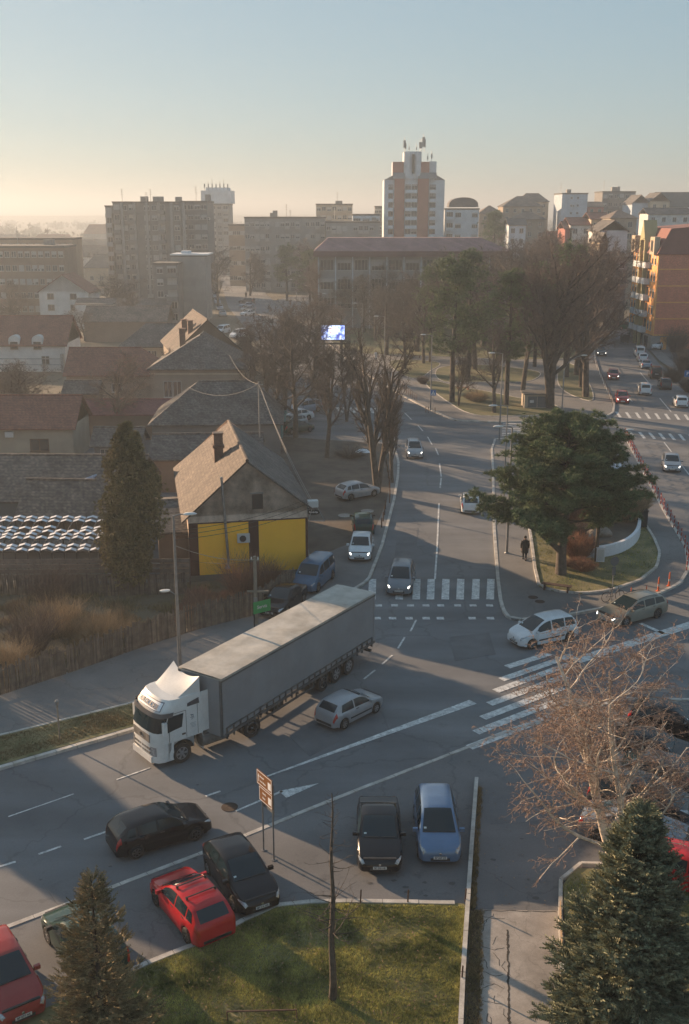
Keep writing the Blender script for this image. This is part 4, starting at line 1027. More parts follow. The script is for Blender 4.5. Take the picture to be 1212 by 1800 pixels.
# --- templates of needles and leaves, scattered with numpy
def blades(rnd, n, L, wd, cone=1.0, fwd=0.0):
    T = []
    for _ in range(n):
        d = Vector((rnd.gauss(0, 1) + fwd, rnd.gauss(0, 1), rnd.gauss(0, 1) * cone)).normalized(); a = d.cross(Vector((rnd.uniform(-1, 1), rnd.uniform(-1, 1), rnd.uniform(-1, 1)))).normalized()
        l = L * rnd.uniform(.7, 1.1); T += [tuple(-a * wd / 2), tuple(a * wd / 2), tuple(d * l)]
    return np.array(T)
def spray(rnd, L, side, nl, wd):
    """a flat shoot along +x with side shoots, each a slim leaf of needles"""
    T = []
    def leaf(p, d, l, w_):
        n_ = Vector((rnd.uniform(-.4, .4), rnd.uniform(-.4, .4), 1)).normalized(); a = d.cross(n_).normalized() * w_ / 2
        T.extend([tuple(p - a * .6), tuple(p + a * .6), tuple(p + d * l)]); T.extend([tuple(p + d * l * .25 - Vector((0, 0, w_ / 2))), tuple(p + d * l * .25 + Vector((0, 0, w_ / 2))), tuple(p + d * l)])
    leaf(Vector((0, 0, 0)), Vector((1, 0, 0)), L, wd)
    for k in range(nl):
        t = (k + .5) / nl; s_ = 1 if k % 2 else -1; d = Vector((.75, s_ * .75, rnd.uniform(-.25, .3))).normalized()
        leaf(Vector((L * t * .85, 0, 0)), d, side * (1 - .6 * t) * rnd.uniform(.8, 1.2), wd)
    return np.array(T)
def scatter(name, temps, pos, dirs, scl, mats, rnd):
    """copies of triangle templates: pos (n,3), dirs (n,3) the +x of each copy, scl (n,)"""
    pos = np.array(pos, float); dirs = np.array(dirs, float); scl = np.array(scl, float)
    x = dirs / np.maximum(1e-9, np.linalg.norm(dirs, axis=1, keepdims=True))
    rs = np.random.RandomState(rnd.randrange(1 << 30)); u = np.tile([[0, 0, 1.]], (len(pos), 1)) + rs.normal(0, .25, (len(pos), 3))
    y = np.cross(u, x); y /= np.maximum(1e-6, np.linalg.norm(y, axis=1, keepdims=True)); z = np.cross(x, y)
    ids = rs.randint(0, len(temps), len(pos)); Vs = []
    for ti, T in enumerate(temps):
        m = ids == ti
        if not m.any(): continue
        X, Y_, Z, P_, S_ = x[m], y[m], z[m], pos[m], scl[m]
        V = (T[None, :, 0:1] * X[:, None] + T[None, :, 1:2] * Y_[:, None] + T[None, :, 2:3] * Z[:, None]) * S_[:, None, None] + P_[:, None]
        Vs.append(V.reshape(-1, 3))
    V = np.concatenate(Vs); return npmesh(name, V, np.arange(len(V)).reshape(-1, 3), mats)

def conifer(seed, H, Rb, mats, temps, dens=1.0, droop=-.15, zmin=.02, power=.85, sparse=0.0, tip=.28, nbr=8):
    rnd = random.Random(seed); pos = []; dr = []; sc = []; segs = []
    z = H * zmin
    while z < H * .985:
        t = z / H; rad = Rb * (1 - t) ** power * rnd.uniform(.88, 1.08) + .05
        nb = max(5, int(nbr - 2 * t))
        for k in range(nb):
            if rnd.random() < sparse * (.4 + t): continue
            az = rnd.uniform(0, 6.283); L = rad * rnd.uniform(.72, 1.12); elev = rnd.uniform(-.12, .12) + droop * (1 - t) + .75 * t
            d = Vector((math.cos(az) * math.cos(elev), math.sin(az) * math.cos(elev), math.sin(elev))); p = Vector((0, 0, z)); n = max(2, int(L / .26))
            pr = p.copy()
            for i in range(1, n + 1):
                f = i / n; q = p + d * L * f + Vector((0, 0, .16 * L * (f * f - f * .6)))
                segs.append((*pr, *q, max(.006, .03 * (1 - t) * (1 - f) + .006), max(.005, .03 * (1 - t) * (1 - f))))
                hd = (q - pr).normalized(); sd_ = hd.cross(Vector((0, 0, 1))).normalized()
                if f > .22 or L < .7:
                    w_ = (1 - f) * .55 * L + .12
                    for _ in range(max(2, int(dens * (2 + 5 * w_)))):
                        s_ = rnd.uniform(-1, 1); off = sd_ * s_ * w_ * .9
                        pos.append(tuple(q + off - hd * abs(s_) * w_ * .25 + Vector((rnd.uniform(-.05, .05), rnd.uniform(-.05, .05), rnd.uniform(-.08, .05) - abs(s_) * .05))))
                        dr.append(tuple(hd + sd_ * s_ * .9 + Vector((0, 0, rnd.uniform(-.2, .35)))))
                        sc.append(rnd.uniform(.75, 1.25) * tip / .28)
                pr = q
        z += H * .022 * rnd.uniform(.7, 1.3) + .04
    for k in range(6):
        pos.append((0, 0, H * (.93 + .012 * k))); dr.append((rnd.uniform(-.4, .4), rnd.uniform(-.4, .4), 1)); sc.append(.9)
    tr = MB().tube([(0, 0, -.1), (0, 0, H * .5), (0, 0, H)], [H * .018, H * .010, .01], 8).mesh('trunk', BARKD, 180)
    return tr, scatter('crown', temps, pos, dr, sc, mats, rnd), seg_mesh('branches', segs, BARKD, 3)

R0 = random.Random(11)
SPR_T = [spray(R0, .34, .16, 9, .045) for _ in range(5)]
SPR_T2 = [spray(R0, .30, .13, 8, .036) for _ in range(5)]
TUFT = [blades(R0, 26, .33, .042, 1.0, .8) for _ in range(4)]
LEAFC = [blades(R0, 16, .20, .07, 1.0, .2) for _ in range(4)]

# big spruce at the lower right
d = conifer(4, 8.55, 2.55, SPRN, SPR_T, 3.0, -.2, power=.74, tip=.36, nbr=12)
sp = plant('spruce_tree', 'large dense dark green spruce filling the lower right corner', 'tree', d[:2] + d[2:], (*G(1092, 1880), 0), 1.0, parts=('trunk', 'crown', 'crown'))
# slim spruce at the lower left
d = conifer(9, 6.7, 1.75, SPRN2, SPR_T2, 1.7, .05, power=.75, sparse=.35, tip=.31, nbr=10)
plant('spruce_tree', 'small sparse olive brown spruce in front of the dark green car', 'tree', d, (*G(186, 1885), 0), 2.0, parts=('trunk', 'crown', 'crown'))

# bare young conifer on the lawn
rnd = random.Random(21); H = Hh(585, 1760, 1398); tk = []; br = []
pts = [Vector((.0 + .03 * math.sin(i * 1.3), .02 * math.cos(i * 1.7), H * i / 12)) for i in range(13)]
for i in range(12): tk.append((*pts[i], *pts[i + 1], .12 * (1 - i / 12.5) + .012, .12 * (1 - (i + 1) / 12.5) + .012))
tm_ = seg_mesh('trunk', tk, BARK, 8)
for i in range(58):
    z = rnd.uniform(.22, .99) ** .9 * H; t = z / H; az = rnd.uniform(0, 6.28); L = (1.75 * (1 - t) ** .7 + .1) * rnd.uniform(.35, 1.1)
    p = Vector((0, 0, z)); d_ = Vector((math.cos(az), math.sin(az), rnd.uniform(-.1, .35))).normalized(); r_ = .022 * (1 - t) + .008
    for k in range(4):
        q = p + d_ * L / 4; br.append((*p, *q, r_ * (1 - k / 5), r_ * (1 - (k + 1) / 5)))
        if k and rnd.random() < .75:
            e = (d_ + Vector((rnd.uniform(-1, 1), rnd.uniform(-1, 1), rnd.uniform(-.3, .5)))).normalized(); br.append((*q, *(q + e * L * .25), .007, .004))
            f_ = (e + Vector((rnd.uniform(-1, 1), rnd.uniform(-1, 1), .2))).normalized(); br.append((*(q + e * L * .15), *(q + e * L * .15 + f_ * L * .15), .006, .003))
        p = q; d_ = (d_ + Vector((rnd.uniform(-.25, .25), rnd.uniform(-.25, .25), rnd.uniform(-.1, .25)))).normalized()
plant('bare_tree', 'thin leafless young tree with a straight trunk standing on the front lawn', 'tree', (tm_, seg_mesh('branches', br, BARK, 4)), (*G(585, 1762), .1), parts=('trunk', 'crown'))

# birch over the right parking
H = Hh(1085, 1550, 1118)
out = bare_data(35, H, .15, BIR, BIRCHB, BIRCHT, stems=3, lean=(-.11, .02), tl=2)
plant('birch_tree', 'bare birch with pale stems and fine russet twigs in front of the parked cars', 'tree', out, (*G(1094, 1550), .1), 0.0, sc=(1.65, 1.4, 1.14))

# big black pine on the traffic island
def big_pine():
    rnd = random.Random(17); pos = []; dr = []; sc = []; segs = []
    prof = [(3.6, 3.6), (4.3, 5.2), (5.2, 5.8), (6.3, 5.0), (7.3, 4.3), (8.4, 3.7), (9.6, 2.8), (10.4, 1.5), (11.0, .3)]
    def rad(z):
        for a, b in zip(prof, prof[1:]):
            if a[0] <= z <= b[0]: return a[1] + (b[1] - a[1]) * (z - a[0]) / (b[0] - a[0])
        return .3
    trunk = [(0, 0, -.1), (-.05, 0, 1.6), (.0, 0, 2.6), (.15, .1, 4.5), (.1, .1, 7), (0, 0, 9.5), (0, 0, 10.9)]; tr_r = [.42, .33, .28, .24, .17, .09, .03]
    tm = MB().tube(trunk, tr_r, 10).tube([(-.05, 0, 1.55), (-.9, -.2, 2.4), (-1.9, -.5, 3.3), (-3.2, -.8, 4.0)], [.24, .19, .15, .08], 8).mesh('trunk', BARK, 180)
    z = 3.7
    while z < 10.9:
        t = (z - 3) / 8.2; nb = 8 if z < 9 else 5
        for k in range(nb):
            az = rnd.uniform(0, 6.283)
            if z < 4.6 and math.cos(az) > .0 and rnd.random() < .8: continue
            L = rad(z) * rnd.uniform(.55, 1.14); 
            if z < 5.5: L *= 1.0 + .10 * abs(math.cos(az))
            p0 = Vector((.05, 0, z - .35 * (1 - t))); elev = rnd.uniform(-.02, .22) + .35 * t; d_ = Vector((math.cos(az) * math.cos(elev), math.sin(az) * math.cos(elev), math.sin(elev)))
            p = p0; n = max(3, int(L / .5))
            for i in range(1, n + 1):
                f = i / n; q = p0 + d_ * L * f + Vector((rnd.uniform(-.08, .08), rnd.uniform(-.08, .08), .10 * L * (f * f - f)))
                segs.append((*p, *q, .075 * (1 - f) * (1.2 - t) + .012, .075 * (1 - f - 1 / n) * (1.2 - t) + .012 if f < 1 else .01))
                if f > .34:
                    cl = rnd.uniform(.34, .60) * (1 - .22 * t)
                    if rnd.random() < .86:
                        c0 = q + Vector((rnd.uniform(-.4, .4), rnd.uniform(-.4, .4), rnd.uniform(0.0, .28)))
                        for _ in range(int(24 * cl / .5)):
                            o_ = Vector((rnd.gauss(0, .5), rnd.gauss(0, .5), rnd.gauss(0, .24))) * cl * 1.1
                            pos.append(tuple(c0 + o_)); dr.append(tuple(o_ + d_ * .3 + Vector((0, 0, .35)))); sc.append(rnd.uniform(.7, 1.15))
                            if rnd.random() < .25: segs.append((*q, *(c0 + o_), .012, .006))
                p = q
        z += .27 * rnd.uniform(.8, 1.3)
    return tm, scatter('crown', TUFT, pos, dr, sc, PINEN, rnd), seg_mesh('branches', segs, BARKD, 4)
plant('pine_tree', 'big spreading dark pine with a low left bough on the traffic island', 'tree', big_pine(), (*G(986, 1012), .15), 0.0, parts=('trunk', 'crown', 'crown'))

# thuja-like tall evergreen beside the yellow house
def leafy_column(seed, H, W, z0, mats, n, lobes=26):
    rnd = random.Random(seed); pos = []; dr = []; sc = []
    L = []
    for k in range(lobes):
        z = z0 + (H - z0) * ((k + rnd.random()) / lobes); t = (z - z0) / (H - z0); w = W / 2 * (math.sin(math.pi * min(1, .18 + .82 * t) ** .8) ** .7) * (1 if t < .7 else 1.15 - t * .4)
        az = rnd.uniform(0, 6.28); rr_ = w * rnd.uniform(.25, .62); L.append((rr_ * math.cos(az), rr_ * math.sin(az), z, w * rnd.uniform(.38, .62) + .25))
    for i in range(n):
        x, y, z, r_ = rnd.choice(L); v = Vector((rnd.gauss(0, 1), rnd.gauss(0, 1), rnd.gauss(0, 1) * 1.3)).normalized() * r_ * rnd.uniform(.55, 1.05)
        pos.append((x + v.x, y + v.y, min(H, z + v.z * 1.2))); dr.append((v.x, v.y, v.z + .8 * r_)); sc.append(rnd.uniform(.8, 1.4))
    tm = MB().tube([(0, 0, -.1), (.05, 0, H * .4), (0, 0, H * .9)], [W * .05, W * .035, .03], 8).mesh('trunk', BARKD, 180)
    return tm, scatter('crown', LEAFC, pos, dr, sc, mats, rnd)
Ht = Hh(238, 1040, 745); TH = leafy_column(6, Ht, 5.4, 2.0, THUJ, 9000)
plant('evergreen_tree', 'tall ragged olive evergreen to the left of the yellow house', 'tree', TH, (*G(238, 1040), 0), 0, (.86, .86, 1))
for x, y, s_, lb in ((-33, 56, .85, 'middle'), (-27, 49, .6, 'small'), (-38, 47, .8, 'nearest')): plant('evergreen_tree', lb + ' evergreen added beyond the left edge of the picture for its shadow', 'tree', TH, (x, y, 0), x, sc=s_, group='evergreens added beyond the left edge for shade')  # unseen trees added out of view to throw shade on the front lawn
# --- bare trees
A1 = bare_data(1, 15, .33, OAK, BARK, TWIG); A2 = bare_data(2, 14, .30, POLE, BARK, TWIG); A3 = bare_data(3, 15, .30, OAK, BARK, TWIGR); A4 = bare_data(7, 15, .30, POLE, BARKD, TWIGR, stems=2)
A5 = bare_data(12, 13, .26, OAK, BARKD, TWIG, stems=2)
def bt(data, px, py, top, label, group, H0, wide=1.0, rz=None, name='bare_tree', z=.1):
    if group != g1: wide *= 1.25
    h = Hh(px, py, top); s = h / H0
    return plant(name, label, 'tree', data, (*G(px, py), z), rz if rz is not None else (px * .37 + py * .71) % 6.28, (s * wide, s * wide, s), group)
g1 = 'bare trees between the yellow house and the middle road'
bt(bare_data(41, 14, .42, dict(POLE, kids=[16, 7, 5, 4], **{'from': [.2, .15, .12, .1]}), BARK, TWIG, stems=2, tl=2), 664, 868, 565, 'thick pollarded bare tree with knotty trunk by the road kerb, hiding a silver car', g1, 14, .75)
bt(bare_data(42, 14, .34, POLE, BARK, TWIG, stems=2), 690, 850, 640, 'slender bare tree just behind the thick pollarded one', g1, 14, .6)
bt(A2, 575, 806, 600, 'forked bare tree standing alone in the dirt behind the yellow house', g1, 14, 1.0)
bt(A1, 520, 770, 560, 'wide bare tree over the pale cars parked under the trees', g1, 15, 1.1)
bt(A5, 478, 745, 568, 'dense bare tree behind the ridge of the yellow house', g1, 13, 1.25)
bt(A1, 548, 722, 540, 'broad bare tree left of the lit billboard', g1, 15, 1.15)
bt(A3, 470, 690, 548, 'reddish bare tree at the left end of the street group', g1, 15, 1.1)
bt(A5, 610, 742, 590, 'low bare tree just left of the thick pollarded one', g1, 13, .9)
bt(A4, 512, 655, 520, 'pale-topped bare tree on the square beyond the street group', g1, 15, .9)
bt(A2, 438, 720, 600, 'small bare tree against the large dark-roofed house', g1, 14, .9)
for a in [(A1, 500, 720, 545, 'tangled bare tree behind the cars under the trees'), (A3, 560, 712, 610, 'bare tree between the lone forked tree and the billboard'), (A5, 450, 660, 560, 'low bare tree at the eaves of the large dark-roofed house'), (A1, 628, 690, 606, 'bare tree behind the thick pollarded one, towards the crossing'), (A3, 540, 640, 520, 'bare tree below the far square')]:
    bt(*a, g1, 14, 1.2)
g2 = 'tall park trees'
P1 = None
def park_pine(seed):
    rnd = random.Random(seed); pos = []; dr = []; sc = []; segs = []; H = 15
    for k in range(70):
        z = rnd.uniform(5.6, 14.6); t = (z - 5.6) / 9.2; r_ = 3.0 * (math.sin(math.pi * (.22 + .76 * t)) ** .7); az = rnd.uniform(0, 6.28); L = r_ * rnd.uniform(.5, 1.1)
        e = Vector((math.cos(az) * L, math.sin(az) * L, z + rnd.uniform(-.1, .5))); segs.append((0, 0, z - .5, *e, .05, .015))
        for _ in range(20):
            f = rnd.uniform(.45, 1.08); o_ = Vector((rnd.gauss(0, .42), rnd.gauss(0, .42), rnd.gauss(0, .24))); q = Vector((e.x * f, e.y * f, z - .4 + (e.z - z + .4) * f)) + o_
            pos.append(tuple(q)); dr.append((o_.x + .3 * e.x, o_.y + .3 * e.y, .6)); sc.append(rnd.uniform(.9, 1.5))
    tm = MB().tube([(0, 0, -.1), (.1, 0, 5), (-.05, .1, 10), (0, 0, 14.6)], [.3, .24, .14, .04], 8).mesh('trunk', BARKD, 180)
    return tm, scatter('crown', TUFT, pos, dr, sc, PINEN, rnd), seg_mesh('branches', segs, BARKD, 3)
PP = [park_pine(3), park_pine(5)]
def pp(i, px, py, top, label, sc=1.0):
    h = Hh(px, py, top); s = h / 15
    return plant('pine_tree', label, 'tree', PP[i], (*G(px, py), .1), px % 6.28, (s * sc, s * sc, s), g2, parts=('trunk', 'crown', 'crown'))
for a in [(0, 770, 590, 455, 'dark pine before the middle of the school'), (0, 890, 713, 475, 'dark pine with a bare lower trunk left of the transformer kiosk'), (1, 795, 708, 455, 'dark pine at the front edge of the park lawn, left one'),
          (0, 823, 665, 440, 'thick-trunked pine on the round lawn'), (1, 757, 638, 470, 'pine behind the left park lamp'), (0, 940, 646, 462, 'pine deep in the park behind the kiosk', ),
          (1, 996, 664, 430, 'tallest dark pine at the right side of the park')]: pp(*a)
for dt, px, py, top, lb, h0, wd in [
        (A4, 968, 719, 402, 'big double-stemmed bare tree right of the transformer kiosk', 15, 1.0), (A2, 1030, 699, 420, 'bare tree nearest the corner of the right street', 14, .9),
        (A4, 1023, 682, 408, 'bare tree second from the corner of the right street', 15, .95), (A3, 1014, 660, 395, 'bare tree third from the corner of the right street', 15, .9),
        (A2, 869, 727, 560, 'dark crooked low tree on the front park lawn', 14, .85), (A5, 806, 716, 590, 'thin forked tree at the front of the park lawn', 13, .5),
        (A2, 919, 689, 440, 'straight pair of grey trunks beside the kiosk', 14, .7), (A3, 835, 650, 452, 'russet bare tree behind the round lawn', 15, 1.0),
        (A1, 713, 650, 520, 'leaning bare tree on the left park lawn', 15, .8), (A5, 734, 619, 470, 'bare tree behind the left park lawn', 13, 1.1), (A3, 770, 600, 455, 'russet bare tree in the middle of the park', 15, 1.15),
        (A1, 900, 625, 420, 'tall wide bare tree in the park behind the kiosk', 15, 1.1), (A3, 950, 610, 405, 'russet bare tree towards the right street', 15, 1.1), (A3, 1000, 600, 398, 'russet bare tree by the upper right street', 15, 1.1),
        (A4, 1045, 590, 415, 'bare tree at the end of the park by the right street', 15, .9), (A1, 860, 590, 440, 'grey bare tree at the back of the park', 15, 1.1),
        (A5, 700, 590, 470, 'bare tree in front of the school, left part', 13, 1.2), (A3, 735, 575, 450, 'russet bare tree touching the school front', 15, 1.1), (A1, 810, 575, 425, 'bare tree hiding the middle of the school', 15, 1.15),
        (A3, 905, 570, 408, 'russet bare tree hiding the right end of the school', 15, 1.15), (A3, 960, 560, 400, 'russet bare tree right of the school roof', 15, 1.1), (A1, 1010, 548, 398, 'far grey bare tree right of the school', 15, 1.1),
        (A5, 660, 600, 500, 'dim bare tree behind the lit billboard', 13, 1.1), (A2, 640, 585, 480, 'dim bare tree left of the school windows', 14, 1.1), (A5, 600, 575, 470, 'dim bare tree at the left edge of the park', 13, 1.3),
        (A4, 560, 560, 455, 'dim bare tree by the far avenue', 15, 1.1), (A1, 680, 625, 505, 'grey bare tree left of the left park lawn', 15, 1.1), (A3, 850, 610, 430, 'russet bare tree behind the round lawn, farther one', 15, 1.2), (A1, 780, 560, 430, 'grey bare tree before the middle of the school', 15, 1.2), (A3, 655, 560, 465, 'russet bare tree at the left school windows', 15, 1.2), (A1, 930, 580, 410, 'grey bare tree right of the school corner', 15, 1.2), (A5, 985, 585, 405, 'twiggy bare tree behind the tallest pine', 13, 1.2), (A3, 1040, 545, 400, 'russet bare tree below the brown roofs', 15, 1.2), (A1, 745, 640, 500, 'slender grey bare tree left of the round lawn', 15, .8), (A3, 1066, 560, 420, 'bare tree in front of the orange building', 15, .8)]:
    bt(dt, px, py, top, lb, g2, h0, wd)
for i, (px, py, top, lb) in enumerate([(545, 552, 440, 'dark round conifer left of the school, left one'), (505, 530, 430, 'dark conifer by the far crossing'), (575, 545, 430, 'dark conifer touching the school'), (690, 560, 465, 'dark conifer before the school windows'), (870, 470, 372, 'dark cone-shaped conifer right of the white block')]):
    if i == 4: X = XY(px, 430, 330); plant('conifer_tree', lb, 'tree', PP[0], (X, 330, 0), 0, (1.7, 1.7, 1.65), 'dark far conifers', parts=('trunk', 'crown', 'crown')); continue
    h = Hh(px, py, top); plant('conifer_tree', lb, 'tree', PP[i % 2], (*G(px, py), 0), i, (h / 12, h / 12, h / 15), 'dark far conifers', parts=('trunk', 'crown', 'crown'))
# garden trees among the left houses
for a in [(A1, 600, 540, 420, 'grey bare tree before the left end of the school'), (A3, 560, 520, 415, 'russet bare tree before the apartment row, right part'), (A1, 520, 510, 410, 'grey bare tree before the apartment row, middle'), (A3, 480, 500, 408, 'russet bare tree before the apartment row, left part'), (A1, 640, 530, 428, 'grey bare tree at the left half of the school'), (A1, 610, 560, 440, 'grey bare tree low at the left half of the school'), (A3, 575, 575, 450, 'russet bare tree below the left end of the school'), (A1, 670, 575, 445, 'grey bare tree under the middle school windows'), (A4, 590, 530, 425, 'forked bare tree at the left end of the school roof'), (A3, 600, 615, 530, 'russet bare tree behind the lit billboard'), (A5, 560, 600, 500, 'bushy bare tree left of the park lamps')]:
    bt(*a, 'bare trees before the school and the apartment row', 15, 1.3)
g3 = 'bare garden trees among the houses'
for dt, px, py, top, lb, h0, wd in [(A3, 565 * .3713, 770, 618, 'round russet bare tree before the long dark red roof', 15, 1.3), (A2, 300, 705, 612, 'bare tree in front of the big house, left one', 14, 1.0), (A2, 372, 705, 612, 'bare tree in front of the big house, right one', 14, .9),
        (A5, 60, 740, 632, 'pale bushy bare tree at the left edge above the long roof', 13, 1.6), (A5, 10, 760, 630, 'pale bushy bare tree cut by the left edge', 13, 1.5), (A3, 330, 560, 490, 'bare tree against the grey concrete block', 15, 1.1),
        (A5, 40, 590, 520, 'hazy bare tree left of the white curved-roof house', 13, 1.6), (A3, 150, 600, 540, 'hazy bare tree behind the dark roofs', 15, 1.5), (A5, 245, 590, 510, 'hazy bare tree before the grey block', 13, 1.2),
        (A1, 385, 545, 440, 'dark bare tree at the avenue beside the grey block', 15, 1.0), (A1, 372, 520, 425, 'dim bare tree by the avenue behind the block', 15, 1.2), (A3, 100, 545, 495, 'low hazy bare tree at the white house', 15, 1.4),
        (A5, 440, 520, 440, 'hazy bare tree beside the far shop', 13, 1.1), (A4, 365, 480, 410, 'far hazy street tree, left side of the avenue', 15, 1.4), (A4, 425, 470, 405, 'far hazy street tree, right side of the avenue', 15, 1.3),
        (A1, 470, 500, 425, 'hazy tree behind the far crossing', 15, 1.3), (A3, 20, 560, 490, 'hazy tree at the left edge', 15, 1.8), (A5, 190, 560, 480, 'hazy tree before the tall apartment block', 13, 1.6)]:
    bt(dt, px, py, top, lb, g3, h0, wd)
# shrubs, weeds and grass
def region_pts(poly, n, rnd):
    P_ = PX(poly); xs = [p[0] for p in P_]; ys = [p[1] for p in P_]; out = []
    def inside(x, y):
        c_ = False; j = len(P_) - 1
        for i in range(len(P_)):
            if (P_[i][1] > y) != (P_[j][1] > y) and x < (P_[j][0] - P_[i][0]) * (y - P_[i][1]) / (P_[j][1] - P_[i][1]) + P_[i][0]: c_ = not c_
            j = i
        return c_
    while len(out) < n:
        x, y = rnd.uniform(min(xs), max(xs)), rnd.uniform(min(ys), max(ys))
        if inside(x, y): out.append((x, y))
    return out
def grass(name, poly, n, h, mats, z=.12, wd=.02, seed=1, nb=4, clump=0):
    rnd = random.Random(seed); T = []
    for _ in range(4):
        q = []
        for k in range(nb):
            a = rnd.uniform(0, 6.28); l = rnd.uniform(.5, 1.1); le = rnd.uniform(.1, .8); c_, s_ = math.cos(a), math.sin(a); o_ = (rnd.uniform(-.05, .05), rnd.uniform(-.05, .05))
            q += [(o_[0], o_[1] - 0, 0), (o_[0] + wd * -s_, o_[1] + wd * c_, 0), (o_[0] + le * l * h * c_, o_[1] + le * l * h * s_, l * h)]
        q = np.array(q); T.append(np.stack([q[:, 0], q[:, 1], q[:, 2]], 1))
    pts_ = region_pts(poly, n, rnd); rs = np.random.RandomState(seed); ids = rs.randint(0, 4, n); P_ = np.array(pts_)
    ns = np.sin(P_[:, 0] * 1.3 + 2 * np.sin(P_[:, 1] * .9)) * np.sin(P_[:, 1] * 1.1 + 1.5 * np.sin(P_[:, 0] * .7)); s = .75 + .35 * ns + rs.uniform(-.2, .35, n)
    if clump: s *= np.clip(.8 + .6 * ns, .25, 2)
    V = np.concatenate([np.stack([T[i][:, 0] * k + x, T[i][:, 1] * k + y, T[i][:, 2] * k + z], 1) for i, k, (x, y) in zip(ids, s, pts_)])
    return tag(link(name, npmesh(name, V, np.arange(len(V)).reshape(-1, 3), mats)), kind='stuff')
grass('grass', [(120, 1765), (280, 1696), (365, 1661), (395, 1644), (495, 1598), (600, 1595), (812, 1598), (818, 1606), (812, 1700), (804, 1850), (800, 1900), (50, 1900)], 60000, .10, GRS, .12, .016, 1, 5)
grass('grass', [(990, 1570), (1010, 1540), (1290, 1555), (1400, 1900), (1010, 1900), (997, 1700)], 9000, .09, GRS, .12, .018, 2, 5)
grass('grass', [(-200, 1410), (0, 1301), (243, 1240), (325, 1202), (320, 1230), (240, 1275), (0, 1345)], 9000, .09, GRS2, .13, .02, 3, 5)
grass('grass', ilawn, 14000, .09, GRS, .16, .02, 4, 4)
grass('weeds', [(-120, 1235), (0, 1215), (250, 1132), (430, 1076), (500, 1040), (330, 1032), (0, 1034), (-200, 1040)], 26000, .26, GRS2, .1, .02, 5, 5, 1)
grass('weeds', [(-120, 1225), (0, 1205), (240, 1125), (250, 1090), (190, 1060), (60, 1050), (-150, 1070)], 5200, .62, DRY, .1, .022, 6, 6, 1)
grass('weeds', [(300, 1105), (470, 1050), (520, 1030), (430, 1036), (330, 1050)], 1500, .7, DRYR, .1, .02, 7, 6, 1)
grass('weeds', [(842, 1385), (848, 1385), (836, 1600), (826, 1600)], 700, .16, GRS2, .02, .02, 8, 5)
grass('weeds', [(826, 1602), (850, 1602), (846, 1850), (815, 1850)], 1300, .12, GRS2, .03, .02, 9, 5)
def shrub(px, py, H, W, mats, label, seed, n=260, name='shrub', z=.1, up=1.0, cat='shrub', group=None, rad=.008):
    rnd = random.Random(seed); S = []
    for k in range(n):
        a = rnd.uniform(0, 6.28); s_ = rnd.uniform(0, .25) * W; p = Vector((s_ * math.cos(a), s_ * math.sin(a), 0)); d_ = Vector((math.cos(a) * rnd.uniform(.0, .9) * W / H, math.sin(a) * rnd.uniform(0, .9) * W / H, up)).normalized(); L = H * rnd.uniform(.55, 1.05)
        for i in range(4):
            q = p + d_ * L / 4; S.append((*p, *q, rad * (1 - i * .18), rad * (.82 - i * .18)))
            if i:
                e = (d_ + Vector((rnd.uniform(-.7, .7), rnd.uniform(-.7, .7), rnd.uniform(-.2, .5)))).normalized(); S.append((*q, *(q + e * L * .24), rad * .6, rad * .35))
            p = q; d_ = (d_ + Vector((rnd.uniform(-.25, .25), rnd.uniform(-.25, .25), rnd.uniform(-.15, .1)))).normalized()
    o = link(name, seg_mesh(name, S, mats, 3), None, (*G(px, py), z)); return tag(o, label, cat, group)
g4 = 'dry shrubs in the raised planter of the island'
for i, (px, py, H, W, lb, m_) in enumerate([(1010, 940, 2.0, 1.6, 'rust brown dry shrub at the left end of the planter', DRYR), (1040, 930, 2.3, 1.6, 'tall rust brown shrub behind the planter boulders', DRYR), (1075, 925, 2.2, 1.5, 'russet dry shrub in the middle of the planter', DRYR),
        (1100, 930, 1.9, 1.5, 'straw coloured reedy clump at the right of the planter', DRY), (1118, 920, 1.8, 1.2, 'straw and rust clump by the dark box at the planter end', DRY), (1015, 985, 1.5, 1.5, 'grey brown twiggy shrub left of the white planter wall', DRYR),
        (1000, 965, 1.7, 1.4, 'dark twiggy shrub right behind the pine trunk', TWIGR)]): shrub(px, py, H * 1.1, W * 1.3, m_, lb, 50 + i, 900, group=g4, z=.6 if py < 960 else .15, rad=.017)
shrub(1025, 1005, .8, 2.0, DRYR, 'low spreading russet shrub on the island grass before the planter', 60, 700, z=.15, rad=.013)
shrub(1000, 998, .7, 1.3, DRYR, 'low russet tuft beside the pine trunk', 61, 260, z=.15)
shrub(838, 706, 1.3, 3.4, DRY, 'rounded straw coloured bush on the park lawn', 62, 900, z=.15, rad=.014)
shrub(744, 676, 1.2, 1.6, TWIGR, 'dark reddish bush beside the left park path', 63, 420, z=.12, rad=.013)
for i, (px, py, H, W, lb) in enumerate([(1205, 655, 4.2, 4, 'dark bare thicket above the parked row at the right edge'), (1190, 620, 4.2, 4, 'dark bare thicket below the brick wall'), (1185, 672, 2.2, 3, 'brown undergrowth beside the parking sign'), (1212, 690, 2.0, 2.5, 'brown undergrowth behind the nearest parked car')]):
    shrub(px, py, H, W, TWIG, lb, 70 + i, 700, group='thickets by the right street', rad=.014)
